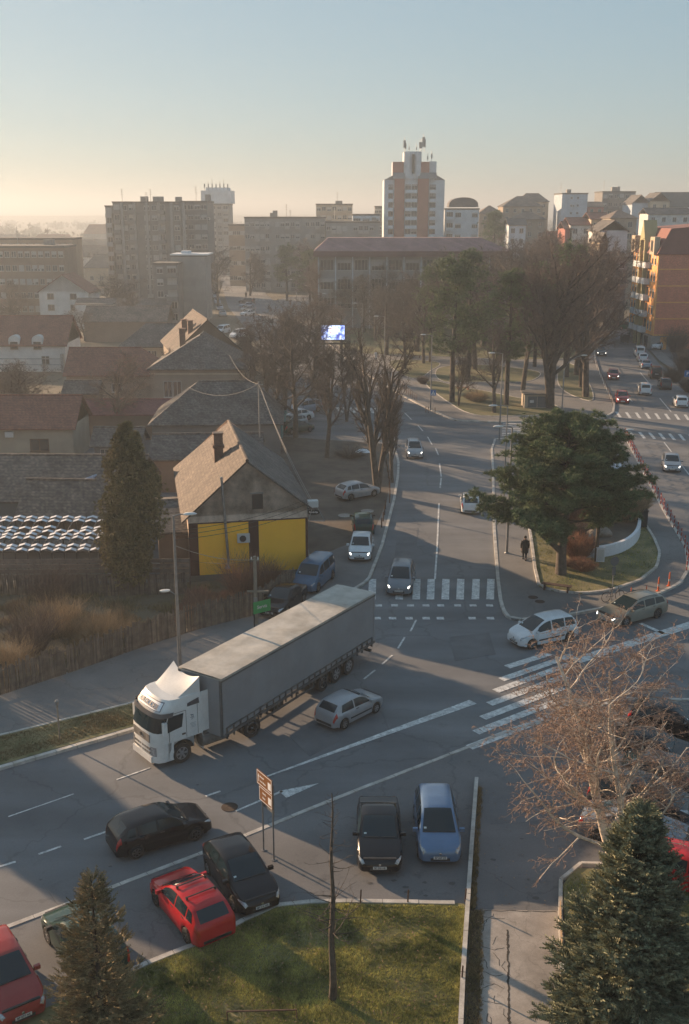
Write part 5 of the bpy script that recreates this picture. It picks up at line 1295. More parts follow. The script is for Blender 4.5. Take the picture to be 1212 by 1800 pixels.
for i, (px, py, H, W, lb, m_) in enumerate([(60, 1150, 2.6, 2.6, 'tall dry pinkish shrub in the waste plot', TWIGR), (110, 1120, 2.3, 2.6, 'dry bush in the middle of the waste plot', DRY), (20, 1190, 2.0, 2.6, 'dry bush by the fence at the left edge', DRY), (180, 1135, 1.9, 2.4, 'low dry bush beside the plank fence', DRY),
        (425, 1050, 2.6, 2.2, 'russet bush against the yellow wall', DRYR), (470, 1040, 2.0, 1.8, 'low russet bush near the utility pole', DRYR), (90, 1060, 2.4, 3, 'dark bush at the back fence of the waste plot', TWIGR)]):
    shrub(px, py, H, W, m_, lb, 80 + i, 520, group='dry bushes in the waste plot', rad=.009)

rnd = random.Random(31); wp = []; wd_ = []; ws_ = []
for _ in range(330):
    Y = rnd.uniform(380, 2300) ** 1.0; X = rnd.uniform(-.40, .42) * Y; r_ = rnd.uniform(3.5, 9)
    for k in range(34): wp.append((X + rnd.gauss(0, r_ * .8), Y + rnd.gauss(0, r_ * .5), max(.5, rnd.gauss(4.5, 2.2)))); wd_.append((rnd.gauss(0, .5), rnd.gauss(0, .5), 1)); ws_.append(rnd.uniform(9, 18))
tag(link('far_woods', scatter('far_woods', LEAFC, wp, wd_, ws_, mat('far_foliage', (.10, .085, .06), .95, island=.35), rnd)), kind='stuff')

rnd = random.Random(12); lp_ = region_pts([(280, 1700), (495, 1600), (812, 1600), (806, 1850), (250, 1850)], 900, rnd) + region_pts([(850, 1380), (980, 1380), (985, 1600), (850, 1600)], 60, rnd) + region_pts([(830, 1600), (850, 1600), (842, 1850), (812, 1850)], 160, rnd); q = MB()
for x, y in lp_:
    a = rnd.uniform(0, 6.28); s_ = rnd.uniform(.02, .055); z_ = .19 if x < 3.3 else .06; q.add([(x + s_ * math.cos(a), y + s_ * math.sin(a), z_), (x - s_ * .5 * math.sin(a), y + s_ * .5 * math.cos(a), z_ + .01), (x - s_ * math.cos(a), y - s_ * math.sin(a), z_), (x + s_ * .5 * math.sin(a), y - s_ * .5 * math.cos(a), z_ + .015)], [(0, 1, 2, 3)])
tag(q.build('fallen_leaves', mat('dead_leaves', (.22, .14, .08), .9, island=.6)), kind='stuff')
# ------------------------------------------------------------------ buildings
TILE = tile_mat('roof_tiles_brown', (.115, .085, .068), (.165, .125, .10), (.045, .035, .03), .34, .30, var=.35)
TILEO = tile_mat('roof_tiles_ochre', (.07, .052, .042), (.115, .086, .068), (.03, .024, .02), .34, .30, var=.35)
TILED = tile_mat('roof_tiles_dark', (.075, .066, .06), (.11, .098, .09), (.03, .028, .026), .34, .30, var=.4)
TILER = tile_mat('roof_tiles_red', (.16, .065, .045), (.20, .085, .06), (.06, .03, .025), .34, .34, var=.2)
SHEET = tile_mat('roof_sheet_red', (.20, .075, .07), (.17, .065, .06), (.10, .04, .04), .55, 60, var=.15)
SHEETP = tile_mat('roof_sheet_plum', (.22, .12, .12), (.16, .09, .092), (.10, .06, .06), 1.1, 60, var=.25)
BRICK = tile_mat('brick_red', (.60, .19, .11), (.66, .22, .13), (.22, .13, .10), .5, .14, mode='wall', var=.1)
CHB = tile_mat('chimney_brick', (.13, .07, .05), (.17, .09, .065), (.10, .08, .07), .3, .09, mode='wall', var=.2)
OLDW = mat('old_mud_render', (.42, .33, .26), .95, var=.3, scale=.9, bump=.05, bscale=2.5, col2=(.55, .44, .36), fine=.12)
def wallm(n, c, v=.14):
    c = tuple(x * 1.15 for x in c)
    return mat('wall_' + n, c, .9, var=v, scale=.35, fine=.05, detail=6)
WC = dict(cream=wallm('cream', (.40, .33, .24)), grey=wallm('grey', (.24, .235, .225)), dgrey=wallm('dark_grey', (.15, .145, .14)), white=wallm('white', (.52, .51, .49)), brown=wallm('brown', (.19, .135, .10)),
          beige=wallm('beige', (.30, .255, .20)), blue=wallm('pale_blue', (.34, .40, .46)), tan=wallm('tan', (.25, .20, .155)), yellow=wallm('ochre', (.86, .43, .035), .07), maroon=wallm('maroon', (.055, .02, .016)), orange=wallm('orange', (.72, .34, .12), .1), lemon=wallm('lemon', (.34, .30, .16), .1), lred=wallm('tower_red', (.30, .115, .09)), plinth=wallm('plinth', (.13, .12, .10), .3), twhite=wallm('tower_white', (.48, .52, .55)))
WGL = mat('window_glass', (.03, .036, .042), .15, spec=.8, island=.4)
WFR = mat('window_frame', (.42, .42, .40), .6)
WFD = mat('window_frame_brown', (.10, .06, .04), .6)
CURTN = mat('curtain', (.38, .37, .35), .8)
ROOFC = mat('flat_roof', (.10, .098, .095), .9, var=.25, scale=.3)
CONCR = mat('concrete', (.24, .23, .22), .9, var=.2, scale=1.2)
METL = mat('galvanised', (.30, .31, .32), .45, .7, var=.2, scale=4)
WMESH = {}
def win_mesh(w_, h_, fm=None, cols=2, blind=0.0, key=None):
    k = (round(w_, 2), round(h_, 2), (fm or WFR).name, cols, round(blind, 1))
    if k in WMESH: return WMESH[k]
    fm = fm or WFR; m = MB(); t = max(.05, min(.09, w_ * .06))
    m.box(0, w_, -.03, .02, 0, t, 0); m.box(0, w_, -.03, .02, h_ - t, h_, 0); m.box(0, t, -.03, .02, t, h_ - t, 0); m.box(w_ - t, w_, -.03, .02, t, h_ - t, 0)
    for c in range(1, cols): x = w_ * c / cols; m.box(x - t / 2, x + t / 2, -.028, .018, t, h_ - t, 0)
    m.box(-.06, w_ + .06, -.10, .0, -.08, -.002, 0)
    if blind: m.box(t, w_ - t, -.015, .0, h_ - t - (h_ - 2 * t) * blind, h_ - t, 2)
    m.quad((t, .005, t), (w_ - t, .005, t), (w_ - t, .005, h_ - t), (t, .005, h_ - t), 1)
    WMESH[k] = m.mesh('window', [fm, WGL, CURTN]); return WMESH[k]
def put_windows(root, face, xs, zs, w_, h_, fm=None, cols=2, rnd=None, blinds=True, skip=(), name='window'):
    """face: (origin, xdir) in the building's frame; windows stand 3 cm proud"""
    o, xd = Vector(face[0]), Vector(face[1]).normalized(); rz = math.atan2(xd.y, xd.x); nrm = Vector((xd.y, -xd.x, 0)); c = 0
    for j, z in enumerate(zs):
        for i, x in enumerate(xs):
            if (i, j) in skip: continue
            b = rnd.choice([0, 0, .3, .6, 1.0]) if (rnd and blinds) else 0
            link(name, win_mesh(w_, h_, fm, cols, b), root, o + xd * x + Vector((0, 0, z)) + nrm * .012, rz); c += 1
    return c

def house(name, label, X, Y, W, D, rz, eave, ridge, axis='x', hip=0.0, wm=None, rm=None, rm2=None, over=.4, group=None, chim=(), wins=(), z0=0, hip2=None, cat='house', plinth=None):
    """W along local x, D along local y (backwards); origin at the front left ground corner; axis = the way the ridge runs"""
    t = thing(name, label, cat, (X, Y, z0), rz, group); wm = wm or WC['cream']; rm = rm or TILE
    m = MB()
    if axis == 'x': A = [(0, D / 2), (W, D / 2)]
    else: A = [(W / 2, 0), (W / 2, D)]
    e, r_ = eave, ridge
    m.box(0, W, 0, D, -.2, e)
    h2 = hip if hip2 is None else hip2
    if hip == 0 or h2 == 0:
        k = (r_ - e)
        if axis == 'x':
            if hip == 0: m.add([(0, 0, e), (0, D, e), (0, D / 2, r_ - .05)], [(0, 2, 1), (0, 1, 2)])
            if h2 == 0: m.add([(W, 0, e), (W, D, e), (W, D / 2, r_ - .05)], [(0, 1, 2), (0, 2, 1)])
        else:
            if hip == 0: m.add([(0, 0, e), (W, 0, e), (W / 2, 0, r_ - .05)], [(0, 1, 2), (0, 2, 1)])
            if h2 == 0: m.add([(0, D, e), (W, D, e), (W / 2, D, r_ - .05)], [(0, 2, 1), (0, 1, 2)])
    m.build('wall', wm, t)
    if plinth: MB().box(-.03, W + .03, -.03, D + .03, -.2, plinth).build('plinth', WC['plinth'], t)
    # roof: two slopes (and hips) with thickness
    if axis == 'x':
        s = (r_ - e) / (D / 2); ze = e - s * over; x0, x1 = -over, W + over; ya, yb = -over, D + over
        a0 = (x0 + (hip + over if hip else 0), D / 2, r_); a1 = (x1 - (h2 + over if h2 else 0), D / 2, r_)
        c0, c1, c2, c3 = (x0, ya, ze), (x1, ya, ze), (x1, yb, ze), (x0, yb, ze)
        F1 = [c0, c1, a1, a0]; F2 = [c2, c3, a0, a1]; H1_ = [c3, c0, a0]; H2_ = [c1, c2, a1]
    else:
        s = (r_ - e) / (W / 2); ze = e - s * over; x0, x1 = -over, W + over; ya, yb = -over, D + over
        a0 = (W / 2, ya + (hip + over if hip else 0), r_); a1 = (W / 2, yb - (h2 + over if h2 else 0), r_)
        c0, c1, c2, c3 = (x0, ya, ze), (x1, ya, ze), (x1, yb, ze), (x0, yb, ze)
        F1 = [c3, c0, a0, a1]; F2 = [c1, c2, a1, a0]; H1_ = [c0, c1, a0]; H2_ = [c2, c3, a1]
    def slab(fs_, mat_, nm):
        q = MB()
        for f in fs_:
            n = len(f); up = [Vector(v) + Vector((0, 0, .09)) for v in f]; dn = [Vector(v) - Vector((0, 0, .05)) for v in f]
            q.add(up + dn, [tuple(range(n)), tuple(range(2 * n - 1, n - 1, -1))] + [(i, i + n, (i + 1) % n + n, (i + 1) % n) for i in range(n)])
        return q.build(nm, mat_, t)
    fs1 = [F1] + ([H1_] if hip else []) + ([H2_] if h2 else [])
    ro = slab(fs1 + ([F2] if rm2 is None else []), rm, 'roof')
    if rm2 is not None: slab([F2], rm2, 'roof_slope')
    q = MB(); q.tube([Vector(a0) + Vector((0, 0, .1)), Vector(a1) + Vector((0, 0, .1))], .11, 6)
    q.build('ridge_tiles', rm, ro)
    for (cx, cy, h, s_) in chim:
        # chimney stands from below the roof
        c = MB(); c.box(cx - s_ / 2, cx + s_ / 2, cy - s_ / 2, cy + s_ / 2, e, h); c.box(cx - s_ / 2 - .06, cx + s_ / 2 + .06, cy - s_ / 2 - .06, cy + s_ / 2 + .06, h - .45, h - .3); c.box(cx - s_ / 2 - .08, cx + s_ / 2 + .08, cy - s_ / 2 - .08, cy + s_ / 2 + .08, h, h + .1)
        c.build('chimney', CHB, ro)
    for wn in wins:
        fc, xs, zs, w_, h_ = wn[:5]; kw = wn[5] if len(wn) > 5 else {}
        F_ = {'front': ((0, 0, 0), (1, 0, 0)), 'right': ((W, 0, 0), (0, 1, 0)), 'left': ((0, D, 0), (0, -1, 0))}[fc]
        put_windows(t, F_, xs, zs, w_, h_, **kw)
    return t

# --- the house with the yellow gable wall
bl, brr = Vector(G(336, 1024)), Vector(G(541, 1011)); dx = brr - bl; W1 = dx.length; yw = math.atan2(dx.y, dx.x)
t = thing('brick_house', 'old tiled house whose gable wall is painted ochre yellow with maroon strips', 'house', (bl.x, bl.y, 0), yw)
# local frame helpers
inv = (Matrix.Translation((bl.x, bl.y, 0)) @ Matrix.Rotation(yw, 4, 'Z')).inverted()
D1 = 15.5; eL, eR, rdg = 4.7, 5.1, 8.35; xr = W1 * .50
m = MB(); m.box(0, W1, 0, D1, -.2, eL - .02)
for y in (0, D1): m.add([(0, y, eL - .02), (W1, y, eL - .02), (W1, y, eR), (xr, y, rdg - .05), (0, y, eL)], [(0, 1, 2, 3, 4), (4, 3, 2, 1, 0)])
m.add([(W1, 0, eL - .02), (W1, D1, eL - .02), (W1, D1, eR), (W1, 0, eR)], [(0, 1, 2, 3)])
m.build('wall', OLDW, t)
MB().box(-.06, W1 + .05, -.10, -.005, -.15, .5).build('plinth', WC['plinth'], t)
yt = 4.15
for x0, x1 in ((.62, W1 * .50), (W1 * .585, W1 - .12)): MB().box(x0, x1, -.045, -.004, .5, yt).build('yellow_panel', WC['yellow'], t)
for x0, x1 in ((-.02, .62), (W1 * .50, W1 * .585), (W1 - .12, W1 + .04)): MB().box(x0, x1, -.06, -.006, .5, yt + .08).build('maroon_strip', WC['maroon'], t)
MB().box(.62, W1 * .5, -.058, -.006, yt, yt + .08).box(W1 * .585, W1 - .12, -.058, -.006, yt, yt + .08).build('maroon_border', WC['maroon'], t)
def slope(poly, mt, nm, par):
    q = MB(); n = len(poly); up = [Vector(v) + Vector((0, 0, .1)) for v in poly]; dn = [Vector(v) - Vector((0, 0, .04)) for v in poly]
    q.add(up + dn, [tuple(range(n)), tuple(range(2 * n - 1, n - 1, -1))] + [(i, i + n, (i + 1) % n + n, (i + 1) % n) for i in range(n)]); return q.build(nm, mt, par)
sL = (rdg - eL) / xr; sR = (rdg - eR) / (W1 - xr)
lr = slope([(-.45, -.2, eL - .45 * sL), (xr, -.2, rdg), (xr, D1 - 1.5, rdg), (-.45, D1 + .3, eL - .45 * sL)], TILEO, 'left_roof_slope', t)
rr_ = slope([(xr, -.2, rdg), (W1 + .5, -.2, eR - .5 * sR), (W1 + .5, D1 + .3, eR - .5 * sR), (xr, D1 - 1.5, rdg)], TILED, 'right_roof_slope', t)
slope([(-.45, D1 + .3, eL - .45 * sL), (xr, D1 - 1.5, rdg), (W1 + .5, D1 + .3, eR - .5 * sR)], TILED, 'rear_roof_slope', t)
MB().tube([(xr, -.25, rdg + .12), (xr, D1 - 1.5, rdg + .12)], .13, 6).build('ridge_tiles', TILEO, t)
MB().box(xr - 1.75, xr - 1.1, 6.2, 6.8, eL + 1, 9.0).box(xr - 1.85, xr - 1.0, 6.1, 6.9, 8.0, 8.2).box(xr - 1.8, xr - 1.05, 6.15, 6.85, 9.0, 9.1).build('chimney', CHB, lr)
MB().box(W1 * .535, W1 * .535 + .75, -.02, .03, 5.0, 6.05).build('gable_hatch', BLK, t)
MB().box(W1 * .52, W1 * .52 + .9, -.10, .0, 6.08, 6.16).build('hatch_lintel', CONCR, t)
MB().tube([(2.55, -.22, 1.2), (2.6, -.22, 1.6), (2.3, -.22, 7.4)], .09, 8).build('flue_pipe', METL, t, 60)
MB().lathe([(.22, 0), (.12, .22), (.09, .3)], 8, M=Matrix.Translation((2.52, -.22, .95))).build('flue_cowl', METL, t)
ac = MB().box(3.25, 4.1, -.36, -.06, 2.75, 3.35).build('air_conditioner', mat('ac_white', (.5, .5, .49), .5), t)
MB().lathe([(.23, 0), (.23, .02)], 16, M=Matrix.Translation((3.62, -.36, 3.05)) @ Matrix.Rotation(R(90), 4, 'X')).build('fan_grille', BLK, ac)
MB().box(W1 + .0, W1 + .09, .3, .4, 0, 5).build('drain_pipe', METL, t)
put_windows(t, ((W1, 0, 0), (0, 1, 0)), [2, 5, 8, 11], [1.4], 1.1, 1.6, WFD)
# annex left of it
house('brick_annex', 'low brown annex between the evergreen and the yellow wall', bl.x - 2.3, bl.y + 1.2, 2.3, 9, yw, 3.3, 4.2, 'x', 0, WC['brown'], TILED, cat='house')
o = thing('wall_lamp_box', 'white metal box on a bracket at the street corner of the yellow house', 'box', (brr.x + .1, brr.y + .3, 4.9), yw)
MB().box(-.05, .65, -.3, .2, 0, .45).build('casing', mat('ac_white', (.5, .5, .49)), o); MB().bar((.3, 0, -.02), (.0, 0, -1.0), .05, .05).bar((.6, 0, -.02), (1.15, 0, -1.1), .04, .04).bar((.0, 0, -1), (1.1, 0, -1.1), .04, .04).build('bracket', METL, o)
o = thing('hanging_sign', 'small dark oval hanging sign with white lettering at the corner of the yellow house', 'sign', (*G(552, 975), 3.3), 0)
M_ = Matrix.Diagonal((1, 1, .42, 1)) @ Matrix.Rotation(R(90), 4, 'X')
MB().lathe([(.5, -.04), (.5, .04)], 18, M=M_).build('board', BLK, o)
link('lettering', text_mesh('Skadarlija', .17, mat('sign_white', (.75, .76, .78))), o, (0, -.05, 0), (R(90), 0, 0))
MB().bar((-1.0, 0, .3), (.3, 0, .3), .04, .04).build('bracket', BLK, o)

# --- the other houses, left part.  X,Y from the photo: front left corner at ground
def hp(px, py): return G(px, py)
def H(name, label, pxl, pyl, W, D, rz, e, r_, **k): x, y = G(pxl, pyl); return house(name, label, x, y, W, D, R(rz), e, r_, **k)
H('tiled_house', 'house with a dark weathered hip roof right behind the yellow-walled one', 270, 803, 13.2, 10, 3, 3.6, 7.0, axis='x', hip=4.5, wm=WC['dgrey'], rm=TILED, hip2=3)
H('shed', 'long low shed with a mossy tiled roof behind the ochre roof', 272, 866, 9.5, 7, 3, 3.2, 4.6, axis='x', wm=WC['brown'], rm=TILED, cat='shed')
H('long_house', 'low cream house with a long red brown roof at the left edge', -120, 812, 14.6, 7, 0, 3.7, 6.2, axis='x', wm=WC['beige'], rm=TILER, wins=[('front', [10.2], [1.1], 1.9, 1.3, dict(cols=2, fm=WFD))])
o = link('air_conditioner', MB().box(0, .85, -.3, 0, 0, .55).mesh('air_conditioner', MATS['ac_white']), None, (G(15, 812)[0], G(15, 812)[1] - .02, 2.6)); tag(o, 'white air conditioner unit on the wall of the long low house', 'air conditioner')
H('tiled_house', 'very long weathered tile roof crossing behind the evergreen', -260, 940, 22.5, 9.0, -1, 3.0, 5.4, axis='x', wm=WC['dgrey'], rm=TILE)
H('tiled_house', 'lower brown tile roof just above the white checkered canopies', 40, 965, 7.6, 6.0, -4, 2.6, 4.6, axis='x', wm=WC['brown'], rm=TILE, hip=.0, hip2=2.5)
H('lean_to', 'small shed under a striped blue and white sheet roof turned to the sun', 118, 935, 3.3, 4.0, -22, 2.3, 4.2, axis='y', wm=WC['brown'], rm=tile_mat('striped_sheet', (.42, .46, .54), (.26, .30, .40), (.08, .1, .16), .32, 90, var=.12), cat='shed')
H('shed', 'small grey shed with white posts under the long low roofs', 168, 822, 4.4, 4, 0, 2.4, 3.6, axis='x', wm=WC['dgrey'], rm=TILED, cat='shed', wins=[('front', [.6, 2.4], [.7], .9, 1.2)])
H('long_house', 'very long low roof of dark red sheets', 100, 774, 14.0, 6, 1, 3.0, 4.0, axis='x', wm=WC['brown'], rm=SHEET)
H('tiled_house', 'house with a plain red brown roof behind the round russet tree', 120, 705, 12.5, 8, 0, 3.7, 6.6, axis='x', wm=WC['tan'], rm=TILER, hip=0, hip2=3, wins=[('front', [2, 6], [1.2], 1.4, 1.2)])
H('shed', 'low shed with a dark roof leaning on the red brown house', 116, 722, 4.0, 4, 0, 2.4, 3.5, axis='x', wm=WC['brown'], rm=TILED, cat='shed')
h7 = H('villa', 'white villa with two round-arched dormers at the left edge', -60, 652, 16.2, 10, 0, 4.3, 8.2, axis='x', wm=WC['white'], rm=TILER, cat='house', wins=[('front', [2, 12.3], [1.0], 1.3, 1.4)])
for xx in (7.3, 11.0):                                  # arched dormers
    dm = MB(); arc = [(xx + .85 + .85 * math.cos(a), 4.9 + .75 * math.sin(a)) for a in np.linspace(math.pi, 0, 9)]
    n = len(arc); vs = [(x, -.15, z) for x, z in arc] + [(x, 2.2, z) for x, z in arc]; vs += [(xx, -.15, 3.4), (xx + 1.7, -.15, 3.4), (xx, 2.2, 3.4), (xx + 1.7, 2.2, 3.4)]
    dm.add(vs, [(i, i + 1, i + 1 + n, i + n) for i in range(n - 1)] + [tuple(range(n)) + (2 * n + 1, 2 * n), (2 * n, 2 * n + 2, n, 0), (n - 1, 2 * n - 1, 2 * n + 3, 2 * n + 1)]); d_ = dm.build('dormer', WC['white'], h7)
    link('window', win_mesh(1.2, 1.1, WFD), d_, (xx + .25, -.17, 3.55))
MB().box(-2, 16.4, -1.8, -1.7, 2.1, 2.25).box(-2, 16.4, -1.8, -1.7, 1.2, 1.3).box(15.9, 16.4, -2.2, -1.5, 0, 3.0).build('balcony_rail', METL, h7)
H('tiled_house', 'hip-roofed house with a sunlit pale gable end and twin windows', 214, 655, 11.5, 11, 3, 4.2, 7.0, axis='x', hip=3.4, hip2=0, wm=WC['cream'], rm=TILED, wins=[('front', [4.0, 4.9], [1.9], .75, 1.5)])
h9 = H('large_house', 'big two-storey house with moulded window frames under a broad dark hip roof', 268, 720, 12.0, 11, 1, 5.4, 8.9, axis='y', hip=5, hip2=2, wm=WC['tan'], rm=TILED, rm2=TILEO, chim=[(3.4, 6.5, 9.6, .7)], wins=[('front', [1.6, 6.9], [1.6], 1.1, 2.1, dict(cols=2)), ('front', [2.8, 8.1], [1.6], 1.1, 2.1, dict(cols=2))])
MB().box(-.1, 12.1, -.06, -.006, 4.5, 4.7).box(-.1, 12.1, -.05, -.006, 1.1, 1.22).build('cornice', WC['cream'], h9)
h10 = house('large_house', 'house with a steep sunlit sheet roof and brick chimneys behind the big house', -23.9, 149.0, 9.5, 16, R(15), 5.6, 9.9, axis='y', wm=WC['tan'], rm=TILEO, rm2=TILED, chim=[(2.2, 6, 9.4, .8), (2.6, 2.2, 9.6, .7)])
H('tiled_house', 'turquoise-walled low building behind the ridge of the yellow house', 447, 772, 3.2, 4, 0, 2.2, 2.7, axis='x', wm=mat('wall_turquoise', (.10, .27, .28), .8, var=.1, scale=.4), rm=mat('flat_sheet_teal', (.08, .24, .25), .6, var=.1, scale=.5), cat='house')
H('small_house', 'white house under a curved gable roof far behind the left roofs', 72, 560, 12.0, 9, -4, 6.3, 10.2, axis='y', wm=WC['white'], rm=TILER, wins=[('front', [2, 7.5], [2, 4.6], 1.6, 1.3, dict(fm=WFD))])
H('long_house', 'long low building with a bare white gable slab behind the dark roofs', 135, 572, 21, 8, 0, 4.3, 5.6, axis='x', wm=WC['brown'], rm=TILED, wins=[('front', [12, 16], [1.5], 1.5, 1.4)])
H('white_shed', 'plain white-walled shed in front of the long low building', 135, 578, 8.2, 3, 0, 5.2, 5.3, axis='x', wm=WC['white'], rm=ROOFC, cat='shed', over=.1)
H('tiled_house', 'wide dark-roofed house between the sheds and the grey block', 150, 600, 16, 9, 0, 4.0, 6.4, axis='x', wm=WC['brown'], rm=TILE)
rr = random.Random(4)
gfar = 'low houses in the haze on the left'
for k, (px, py, W_, e, r_, lb) in enumerate([(-60, 520, 20, 5, 8.5, 'hazy house with a wide brown roof cut by the left edge'), (20, 505, 16, 5, 8, 'hazy low house behind the left trees'), (150, 500, 14, 6, 10, 'hazy two-storey house with balconies left of the tall block'),
        (100, 470, 20, 8, 12, 'hazy house with a dark mansard roof below the treeline'), (150, 445, 22, 12, 17, 'hazy apartment house with a stepped roof near the horizon'), (60, 445, 24, 8, 11, 'long hazy roof near the horizon, left part'), (-20, 440, 26, 7, 10, 'hazy roof at the far left horizon'),
        (432, 500, 10, 9, 13, 'pale house with a brown roof beside the avenue shop'), (466, 508, 12, 10, 13.5, 'pale two-storey house above the square'), (530, 508, 12, 11, 15, 'gabled house in front of the long grey apartment row'), (380, 425, 22, 8, 12, 'hazy house with a dark roof left of the apartment row')]):
    H('small_house', lb, px, py, W_, 10, rr.uniform(-8, 8), e, r_, axis='x', hip=2.5, wm=WC[rr.choice(['beige', 'tan', 'grey', 'cream'])], rm=rr.choice([TILE, TILER, TILED]), group=gfar, wins=[('front', [2, 5.5, 9], [1.5], 1.3, 1.4)])

# --- apartment blocks
def block(name, label, pxl, pxr, pyt, Y, D, floors, cols, wm, rz=0, strips=None, win=(1.4, 1.4), balc=(), roofstuff=0, group=None, side=None, seed=1, cat='apartment block', parapet=.5, rm=None, fm=None, zt=None, skipf=0, roof=None, fh=None):
    rnd = random.Random(seed); xl, xr_ = XY(pxl, pyt, Y), XY(pxr, pyt, Y); W = (xr_ - xl) / math.cos(R(rz)) if rz else xr_ - xl; Z = zt or ZY(pyt, Y)
    t = thing(name, label, cat, (xl, Y, 0), R(rz), group)
    MB().box(0, W, 0, D, -.2, Z - parapet).build('wall', wm, t)
    q = MB()
    if not roof:
        q.box(-.12, W + .12, -.12, D + .12, Z - parapet + .002, Z - .2); q.box(-.2, W + .2, -.2, D + .2, Z - .2, Z); q.build('roof_slab', rm or ROOFC, t)
    fh = fh or (Z - parapet) / floors; cw = W / cols; n = 0
    zs = [fh * (f + .5) - win[1] / 2 + .1 for f in range(skipf, floors)]
    for c in range(cols):
        if strips and strips[c % len(strips)] == '.':
            continue
        isb = strips and strips[c % len(strips)] == 'b'
        for f, z in enumerate(zs):
            if z + win[1] > Z - parapet: continue
            w_ = win[0] if not isb else cw * .78; h_ = win[1] if not isb else win[1] * 1.15
            bl_ = rnd.choice([0, 0, .3, .6, 1]) 
            wo = link('window', win_mesh(w_, h_, fm, 2 if w_ < 2 else 3, bl_), t, (cw * (c + .5) - w_ / 2, -.012, z)); n += 1
            if isb:
                o_ = link('balcony', BALC(cw * .9, wm), t, (cw * (c + .5) - cw * .45, 0, z - .75))
            elif rnd.random() < .12: link('air_conditioner', ACM, t, (cw * (c + .5) + w_ / 2 + .1, -.02, z))
            if n > 95: break
        if n > 95: break
    if side:                                           # windows on the left flank (seen when the block stands right of centre)
        fc, k = side; F_ = ((0, D, 0), (0, -1, 0)) if fc == 'left' else ((W, 0, 0), (0, 1, 0))
        put_windows(t, F_, [D * (i + .5) / k - .6 for i in range(k)], zs[-4:], 1.2, win[1], rnd=rnd)
    for k in range(roofstuff):
        x, y = rnd.uniform(.08, .9) * W, rnd.uniform(.2, .8) * D
        if k % 2 == 0: MB().box(x, x + rnd.uniform(1, 3), y, y + 2, Z - .01, Z + rnd.uniform(.8, 2.0)).build('roof_housing', CONCR, t)
        else:
            h = rnd.uniform(2, 4.5); a = MB().tube([(x, y, Z), (x, y, Z + h)], .07, 5)
            for s_ in (.55, .75, .92): a.box(x - .45, x + .45, y - .03, y + .03, Z + h * s_, Z + h * s_ + .05)
            a.build('antenna', METL, t)
    return t
BALCM = {}
def BALC(w_, wm):
    k = (round(w_, 1), wm.name)
    if k not in BALCM: BALCM[k] = MB().box(0, w_, -1.0, -.9, 0, .95).box(0, .08, -.9, 0, 0, .95).box(w_ - .08, w_, -.9, 0, 0, .95).box(0, w_, -1.02, 0, -.12, 0).mesh('balcony', CURTN if hash(wm.name) % 2 else wm)
    return BALCM[k]
ACM = MB().box(0, .8, -.32, 0, 0, .55).box(.1, .55, -.34, -.32, .08, .48, 1).mesh('air_conditioner', [MATS['ac_white'], BLK])
bk = block('apartment_block', 'ten-storey grey concrete apartment block with vertical ribs on the left', 198, 316, 354, 305, 14, 10, 9, WC['dgrey'], rz=2, strips='bwb.wwb.w', roofstuff=6, seed=3, win=(1.5, 1.35))
for i in range(6): MB().box(2.2 + i * 3.4, 2.9 + i * 3.4, -.8, -.001, 0, ZY(356, 305)).build('wall_rib', WC['grey'], bk)
block('apartment_block', 'lower wing attached to the right of the ten-storey block', 317, 364, 353, 312, 16, 10, 4, WC['dgrey'], strips='w', roofstuff=2, seed=5, win=(1.6, 1.35))
block('apartment_block', 'narrow left wing of the ten-storey block', 185, 197.5, 361, 306, 12, 10, 1, WC['grey'], strips='b', seed=8)
tw_ = block('apartment_tower', 'far slim tower crowned with a wider top floor and many aerials', 358, 402, 358, 440, 16, 11, 4, WC['grey'], strips='wb', roofstuff=0, seed=9, win=(1.6, 1.3), cat='tower block')
Z_ = ZY(358, 440); MB().box(-.8, 11.4, -.8, 12, Z_ + .002, Z_ + 5).box(1, 10, 1, 10, Z_ + 5.002, Z_ + 6.2).build('top_floor', WC['twhite'], tw_)
for k in range(7): MB().tube([(.5 + k * 1.55, 1, Z_ + 5), (.5 + k * 1.55, 1, Z_ + 7.5 + (k * 7 % 3))], .10, 5).box(.3 + k * 1.55, .75 + k * 1.55, .9, 1.1, Z_ + 6, Z_ + 7.6).build('antenna', METL, tw_)
b_ = block('apartment_block', 'small grey block with a blank side wall and a white-edged roof beside the avenue', 300, 361, 449, 250, 10, 5, 3, WC['grey'], rz=0, strips='...', parapet=.3, seed=2)
block('apartment_block', 'lower front half of the small grey block, with two balconies', 270, 312, 462, 243, 7.0, 5, 2, WC['dgrey'], strips='wb', seed=4, parapet=.4)
MB().box(-.1, 8.6, -.15, 10.1, ZY(449, 250) + .01, ZY(449, 250) + .3).box(2, 4, 3, 6, ZY(449, 250) + .3, ZY(449, 250) + .9).build('roof_edge', WC['twhite'], b_)
block('apartment_block', 'long brown four-storey block at the left edge', -30, 112, 432, 262, 12, 5, 12, WC['brown'], strips='w', seed=6, win=(1.2, 1.4), roofstuff=2, rm=ROOFC)
block('apartment_block', 'hazy block with a pale roof line behind the long brown one', -10, 128, 418, 292, 10, 5, 12, WC['tan'], strips='w', seed=7, win=(1.2, 1.3))
block('apartment_row', 'long grey five-storey apartment row with recessed balconies in the middle distance', 430, 572, 381, 345, 14, 6, 16, WC['grey'], strips='wwbwb.', seed=10, win=(1.3, 1.3), roofstuff=4)
block('apartment_row', 'right half of the long apartment row', 573, 668, 389, 340, 14, 6, 10, WC['grey'], strips='wbbw.', seed=11, win=(1.3, 1.3), roofstuff=2)
block('apartment_block', 'stepped apartment house rising behind the long row', 556, 620, 358, 400, 14, 9, 7, WC['beige'], strips='wb', seed=12, win=(1.5, 1.4), roofstuff=2)
